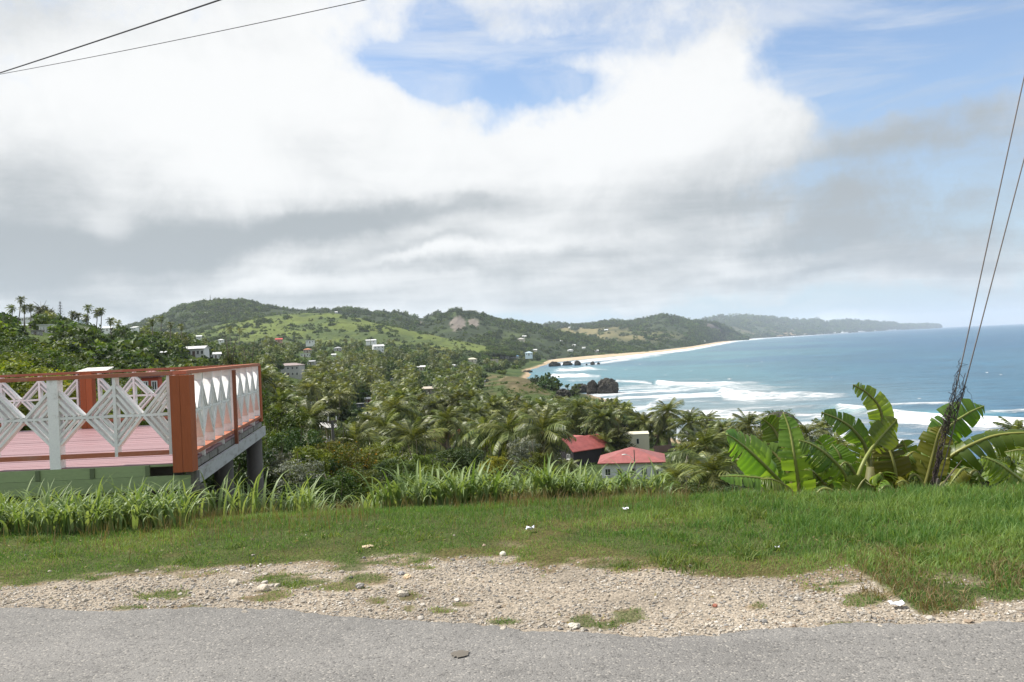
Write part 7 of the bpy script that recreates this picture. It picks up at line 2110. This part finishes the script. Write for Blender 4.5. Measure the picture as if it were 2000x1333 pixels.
banana('banana plant squeezed behind the tallest one, its leaves filling the middle of the row', P(1682, 985, 14.2), [
    ([(1682, 985, 14.2), (1676, 925, 14.2), (1656, 885, 14.2), (1630, 880, 14.1)], 40, dict(droop=(.6, 1.2), split=.9)),
    ([(1682, 985, 14.3), (1692, 920, 14.3), (1716, 890, 14.3), (1745, 893, 14.2)], 42, dict(droop=(.6, 1.2), split=.9)),
    ([(1682, 985, 13.9), (1668, 950, 13.8), (1650, 935, 13.8), (1634, 948, 13.7)], 42, dict(droop=(.7, 1.2), split=.8)),
    ([(1684, 985, 13.8), (1702, 948, 13.7), (1722, 938, 13.7), (1742, 950, 13.6)], 42, dict(droop=(.7, 1.2), split=.8)),
    ([(1682, 985, 14.4), (1680, 910, 14.5), (1690, 870, 14.5), (1706, 858, 14.5)], 28, dict(face=SIDE, droop=(0, .5), split=.8)),
], .6, 12)
banana('banana plant at the back of the row between the first leaves and the comb-torn leaf', P(1580, 985, 13.8), [
    ([(1580, 985, 13.8), (1584, 925, 13.8), (1602, 895, 13.8), (1624, 898, 13.7)], 40, dict(droop=(.6, 1.2), split=.9)),
    ([(1580, 985, 13.9), (1570, 925, 13.9), (1548, 905, 13.9), (1524, 915, 13.8)], 40, dict(droop=(.6, 1.2), split=.9)),
    ([(1580, 985, 13.5), (1592, 955, 13.4), (1610, 945, 13.4), (1624, 960, 13.4)], 42, dict(droop=(.7, 1.2), split=.8)),
], .6, 13)
banana('banana plant in the gap between the old brown leaves and the guy wires', P(1858, 985, 13.6), [
    ([(1850, 985, 13.6), (1838, 945, 13.6), (1818, 925, 13.6), (1798, 935, 13.5)], 42, dict(droop=(.7, 1.3), split=.85)),
    ([(1850, 985, 13.7), (1862, 940, 13.7), (1884, 915, 13.7), (1908, 922, 13.6)], 40, dict(droop=(.7, 1.3), split=.85)),
    ([(1850, 985, 13.4), (1842, 925, 13.4), (1826, 895, 13.4), (1806, 892, 13.4)], 38, dict(droop=(.5, 1.1), split=.85)),
], .6, 14)
banana('low banana plant at the right picture edge below the longest leaf', P(1990, 985, 13.2), [
    ([(1990, 985, 13.2), (1975, 945, 13.2), (1952, 925, 13.2), (1930, 940, 13.1)], 42, dict(droop=(.7, 1.3), split=.8)),
    ([(1990, 985, 13.2), (2002, 930, 13.2), (2020, 905, 13.2), (2050, 905, 13.1)], 46, dict(droop=(.7, 1.3), split=.8)),
    ([(1990, 985, 13.4), (1982, 920, 13.5), (1965, 885, 13.5), (1945, 880, 13.5)], 36, dict(droop=(.5, 1.1), split=.8)),
], .6, 11)

# ------------------------------------------------------------------ guy wires with dead vine
M['wire'] = plain('guy_wire', (.16, .135, .12), .6, .3); M['cable'] = plain('overhead_cable', (.035, .035, .04), .6)
M['vine'] = paint('dry_vine', (.055, .042, .038), (.03, .025, .022), .4, .9, 20)
AN = P(1815, 990, 9.55); AN[2] = -.02
def wire(name, label, cat, pts, r, mat, sag=0.0, k=6, ext=(0.0, 1.0)):
    a, b_ = np.array(pts[0]), np.array(pts[-1]); ts = np.linspace(ext[0], ext[1], 40)
    q = a+(b_-a)*ts[:, None]; q[:, 2] -= 4*sag*ts*(1-ts)
    mb = MB(); mb.tube(q, r, k); o = mb.build(name, mat); tag(o, label, cat); return o
A1 = P(1813, 985, 9.55); A2 = P(1818, 985, 9.55)
B1 = P(2126, -424, 9.3); B2 = P(2136, -208, 9.3)
pb = P(2190, 985, 9.3); pt_ = P(2115, -500, 9.3)
up_o = empty('utility_pole', (pb[0], pb[1], 0)); tag(up_o, 'bare wooden pole just beyond the right edge that both guy wires run up to', 'utility pole')
mb = MB(); mb.tube([(0, 0, -.5), (0, 0, pt_[2]*.5), (0, 0, pt_[2])], [.14, .12, .10], 10); mb.build('pole', M['bark'], up_o, True)
mb = MB(); mb.beam((-.75, 0, pt_[2]-.5), (.75, 0, pt_[2]-.5), .09, .11); mb.build('crossarm', M['bark'], up_o)
wire('guy_wire', 'outer steel guy wire, reaching the picture edge higher up', 'guy wire', [A1+(0, 0, -.1), B1], .0062, M['wire'])
wire('guy_wire', 'inner steel guy wire, reaching the picture edge lower down', 'guy wire', [A2+(0, 0, -.1), B2], .0062, M['wire'])
rod = MB(); rod.tube([A1+np.array([.02, 0, -.25]), P(1832, 935, 9.5)], .012, 6); rod.tube([P(1815, 984, 9.54), P(1819, 976, 9.54), P(1817, 970, 9.54)], .014, 5)
tag(rod.build('anchor_rod', M['wire']), 'rusty anchor rod holding both guy wires in the grass', 'anchor')
stick = MB(); stick.tube([P(1824, 975, 10.4), P(1850, 935, 10.4), P(1878, 900, 10.5)], [.012, .009, .004], 5)
tag(stick.build('stick', M['bark']), 'bare grey stick slanting up beside the guy wires', 'stick')
rng = np.random.default_rng(8); vb = MB()
def onwire(y, which=0):
    a, b_ = (A1, B1) if which == 0 else (A2, B2)
    lo, hi = 0, 1
    for _ in range(30):
        m_ = (lo+hi)/2
        if proj(a+(b_-a)*m_)[1] > y: lo = m_
        else: hi = m_
    return a+(b_-a)*lo
for k in range(46):
    y0 = rng.uniform(740, 850) if k > 10 else rng.uniform(700, 760); ln = rng.uniform(25, 90); wv = rng.uniform(.01, .045)*(1 if y0 > 740 else .5)
    ph = rng.uniform(0, 6.28); p_ = []
    for t_ in np.linspace(0, 1, 9):
        c = onwire(y0+ln*t_, int(rng.random() < .25) if k % 5 == 0 else 0 if k % 3 else 1)
        p_.append(c+np.array([math.cos(ph+t_*9)*wv+rng.normal(0, .008), math.sin(ph+t_*9)*wv, rng.normal(0, .01)]))
    vb.tube(np.array(p_), rng.uniform(.002, .0045), 4, cap=False)
for k in range(16):   # loose ends
    y0 = rng.uniform(740, 850); c = onwire(y0, k % 2); p_ = [c]
    dx = rng.uniform(-.10, .12)
    for t_ in range(5): p_.append(p_[-1]+np.array([dx*.3+rng.normal(0, .012), rng.normal(0, .01), -.05+rng.normal(0, .012)]))
    vb.tube(np.array(p_), .0018, 4, cap=False)
for k in range(26):   # thick brown bundle lower down
    y0 = rng.uniform(845, 930); p_ = []
    for t_ in np.linspace(0, 1, 6): p_.append(onwire(min(y0+55*t_, 980), 0)+rng.normal(0, .014, 3))
    vb.tube(np.array(p_), rng.uniform(.003, .006), 4, cap=False)
tag(vb.build('dry_vine', M['vine']), 'dead dark vine tangled round the lower guy wires', 'vine')

# overhead lines crossing the upper left of the sky
L0 = P(-260, 224, 34); wire('power_line', 'thicker overhead line rising steeply out of the top of the picture', 'power line', [L0, P(700, -92, 15)], .017, M['cable'], .06, ext=(-.6, 1.5))
wire('power_line', 'thinner overhead line rising gently, below the thicker one', 'power line', [P(-260, 188, 36), P(1150, -98, 17)], .0095, M['cable'], .19, ext=(-.6, 1.5))

# ------------------------------------------------------------------ poles, car, litter
def street_lamp():
    b_ = hit(1241, 938); d = b_[1]; top = P(1241, 884, d)[2]-b_[2]
    o = empty('street_lamp', b_); tag(o, 'street lamp with one bent arm in front of the white house with red roof', 'street lamp')
    mb = MB(); mb.tube([(0, 0, -.3), (0, 0, top+.4)], [.10, .07], 8); mb.build('pole', M['concrete'], o)
    ax = -16*d/F
    mb = MB(); mb.tube([(0, 0, top-1.3), (ax*.5, 0, top-.45), (ax, 0, top-.25)], .035, 5); mb.build('arm', M['trim'], o)
    mb = MB(); mb.add(IV*np.array([.42, .16, .10])+np.array([ax-.25, 0, top-.25]), IF); mb.build('lamp_head', M['white'], o, True)
street_lamp()
KEEP_ = None
def pole_left():
    d = 62.0; b_ = P(652, 900, d); b_[2] = gz(b_[0], b_[1]); top = P(648, 822, d)[2]-b_[2]; lx = (P(649, 822, d)-b_)[0]
    o = empty('utility_pole', b_); tag(o, 'grey utility pole with bracket rising from the shrubs by the white curved roof', 'utility pole')
    s = d/F
    mb = MB(); mb.tube([(0, 0, -.5), (lx, 0, top)], [.14, .10], 8); mb.build('pole', M['concrete'], o)
    mb = MB(); mb.beam((lx-10*s, 0, top-.1), (lx+9*s, 0, top-.02), .10, .12); mb.build('crossarm', M['bark'], o)
    mb = MB(); mb.beam((lx+.05, 0, top-.2), (lx+8*s, 0, top-17*s), .04, .04); mb.build('brace', M['bark'], o)
    for k in (-8, 8): mb = MB(); mb.tube([(lx+k*s, 0, top-.05), (lx+k*s, 0, top+.28)], .035, 6); mb.build('insulator', M['white'], o)
pole_left()
# car by the headland
b_ = hit(946, 748); d = b_[1]
car = empty('parked_van', b_+np.array([0, 0, .0]), 1.25); tag(car, 'white van on the lane below the grassy headland', 'van')
mb = MB(); mb.add([(-2.1, -.85, .35), (2.1, -.85, .35), (2.1, .85, .35), (-2.1, .85, .35), (-2.1, -.85, 1.0), (2.1, -.85, .95), (2.1, .85, .95), (-2.1, .85, 1.0)], BOXF)
mb.add([(-2.08, -.8, 1.0), (1.25, -.8, .98), (1.25, .8, .98), (-2.08, .8, 1.0), (-2.0, -.7, 1.85), (.55, -.7, 1.85), (.55, .7, 1.85), (-2.0, .7, 1.85)], BOXF); mb.build('body', M['white'], car)
for y in (-.77, .77): mb = MB(); mb.box((-.6, y, 1.42), (2.2, .05, .5)); mb.build('window', M['glass'], car)
mb = MB(); mb.beam((.60, 0, 1.75), (1.22, 0, 1.05), 1.35, .04); mb.build('windscreen', M['glass'], car)
mb = MB(); mb.box((-2.06, 0, 1.42), (.06, 1.3, .5)); mb.build('window', M['glass'], car)
tyre = plain('tyre', (.02, .02, .02), .9)
for x in (-1.35, 1.35):
    for y in (-.82, .82): mb = MB(); mb.tube([(x, y-.09, .33), (x, y+.09, .33)], .33, 12); wl = mb.build('wheel', tyre, car); mb = MB(); mb.tube([(x, y-.1, .33), (x, y+.1, .33)], .17, 8); mb.build('rim', M['trim'], wl)
for y in (-.6, .6):
    mb = MB(); mb.box((2.1, y, .72), (.06, .28, .16)); mb.build('headlight', M['glass'], car)
    mb = MB(); mb.box((-2.11, y, .8), (.05, .2, .25)); mb.build('tail_light', plain('tail_light', (.4, .03, .02)), car)
# mast on the main ridge
q = hill_hit(411, 590.5)
if q is None: q = P(411, 590, 2600)
top = P(410, 577, q[1])[2]-q[2]
ms = empty('radio_mast', q); tag(ms, 'thin radio mast on the highest hump of the wooded ridge', 'mast')
mb = MB(); s = q[1]/F
for a in (0, 2.09, 4.19): mb.tube([(math.cos(a)*1.0, math.sin(a)*1.0, -6), (math.cos(a)*.25, math.sin(a)*.25, top)], .28, 4)
for k in range(9): z = top*k/9; r_ = 1.0-.75*k/9; mb.tube([(math.cos(a)*r_, math.sin(a)*r_, z+(i % 2)*1.5) for i, a in enumerate((0, 2.09, 4.19, 6.28))], .12, 3)
mb.build('lattice_tower', M['wire'], ms)
mb = MB(); mb.tube([(0, 0, top), (0, 0, top+3)], .15, 4); mb.build('antenna', M['wire'], ms)

# crumpled paper
m, t, b = newmat('paper'); b.inputs['Base Color'].default_value = (.80, .81, .86, 1); b.inputs['Roughness'].default_value = .8; M['paper'] = m
def paper(label, px, py, wpx, hpx, seed, mat='paper'):
    rng = np.random.default_rng(seed)
    q = G(px, py, .03); z = float(near_z(np.array([q[0]]), np.array([q[1]]))[0]); d = q[1]; w_ = wpx*d/F; h_ = hpx*d/F
    n = 6; gx, gy = np.meshgrid(np.linspace(-.5, .5, n), np.linspace(-.5, .5, n))
    hh = (fbm(gx*4+seed, gy*4, seed, 3)-.35)*h_*1.3
    V = np.stack([gx*w_+rng.normal(0, .05*w_, gx.shape), gy*w_*.8+rng.normal(0, .05*w_, gx.shape), np.maximum(hh, 0)+.012+.5*h_*np.abs(gx)], -1).reshape(-1, 3)
    me = mesh('paper_scrap', V, grid_faces(n, n), M[mat]); o = obj('paper_scrap', me, None, (q[0], q[1], z+.01)); o.rotation_euler = (0, 0, rng.uniform(-.5, .5))
    sm = o.modifiers.new('thick', 'SOLIDIFY'); sm.thickness = .002
    tag(o, label, 'litter'); return o
paper('white folded paper scrap on the turf in front of the tall grass', 1036, 1037, 15, 10, 3)
paper('white paper strip at the edge of the stones by the dry grass clump', 1751, 1179, 27, 9, 5)
paper('pale blue paper scrap at the back of the turf', 1222, 998, 11, 9, 7)
paper('tiny white paper bit on the turf right of the middle', 1518, 1073, 8, 6, 9)
# larger stones one can tell apart
def stone(label, px, py, wpx, hpx, seed, c):
    rng = np.random.default_rng(seed); q = G(px, py, .0); z = float(near_z(np.array([q[0]]), np.array([q[1]]))[0]); s = q[1]/F
    v = S3*(1+.38*(fbm(S3[:, 0]*1.6+seed, S3[:, 1]*1.6+S3[:, 2]*1.3, seed, 3)-.5)*2)[:, None]
    V = v*np.array([wpx*s/2, wpx*s*.42, hpx*s*.60])
    o = obj('stone', mesh('stone', V, S3F, M['stone'], col=np.tile(np.array(c), (len(V), 1))*(0.8+.4*rng.random())), None, (q[0], q[1], z+hpx*s*.3)); o.rotation_euler = (0, 0, rng.uniform(0, 3)); tag(o, label, 'stone')
stone('cream stone alone on the turf edge in the middle', 982, 1086, 12, 9, 1, (.62, .58, .48))
stone('rounded grey stone among the rubble left of the middle', 703, 1150, 18, 10, 2, (.36, .34, .31))
stone('flat cream stone among the rubble, right of the rounded grey one', 786, 1164, 26, 12, 3, (.56, .50, .40))
stone('orange-tinted stone high in the rubble left of the middle', 796, 1130, 17, 9, 4, (.55, .42, .27))
stone('dark grey stone at the top of the rubble', 783, 1122, 15, 7, 5, (.27, .26, .25))
stone('long flat stone by the road edge beside a grass tuft', 1122, 1226, 26, 9, 6, (.50, .46, .38))
stone('large pale stone near the grassy rubble at left', 515, 1155, 24, 13, 7, (.50, .44, .35))
stone('pale stone at the upper edge of the left rubble', 457, 1142, 20, 11, 8, (.52, .46, .37))
stone('brick-red stone lying in the gravel right of the middle', 1397, 1186, 13, 6, 9, (.30, .12, .08))
stone('tan stone in the grass above the rubble at left', 718, 1073, 22, 4, 10, (.45, .36, .24))
# dark dried patch on the asphalt
q = G(899, 1279, .016); s = q[1]/F; rng = np.random.default_rng(4)
an = np.linspace(0, 6.283, 25)[:-1]; rr_ = 1+.12*rng.standard_normal(24)
V = [(0, 0, .003)]+[(math.cos(a)*17*s*r_, math.sin(a)*17*s*r_*1.25, .0005) for a, r_ in zip(an, rr_)]
pt = obj('tar_patch', mesh('tar_patch', np.array(V), np.array([(0, i+1, (i+1) % 24+1) for i in range(24)]), paint('tar', (.125, .110, .090), (.105, .097, .083), .5, .9, 40)), None, (q[0], q[1], .021))
tag(pt, 'dark oval patch of old tar on the grey asphalt', 'tar patch')
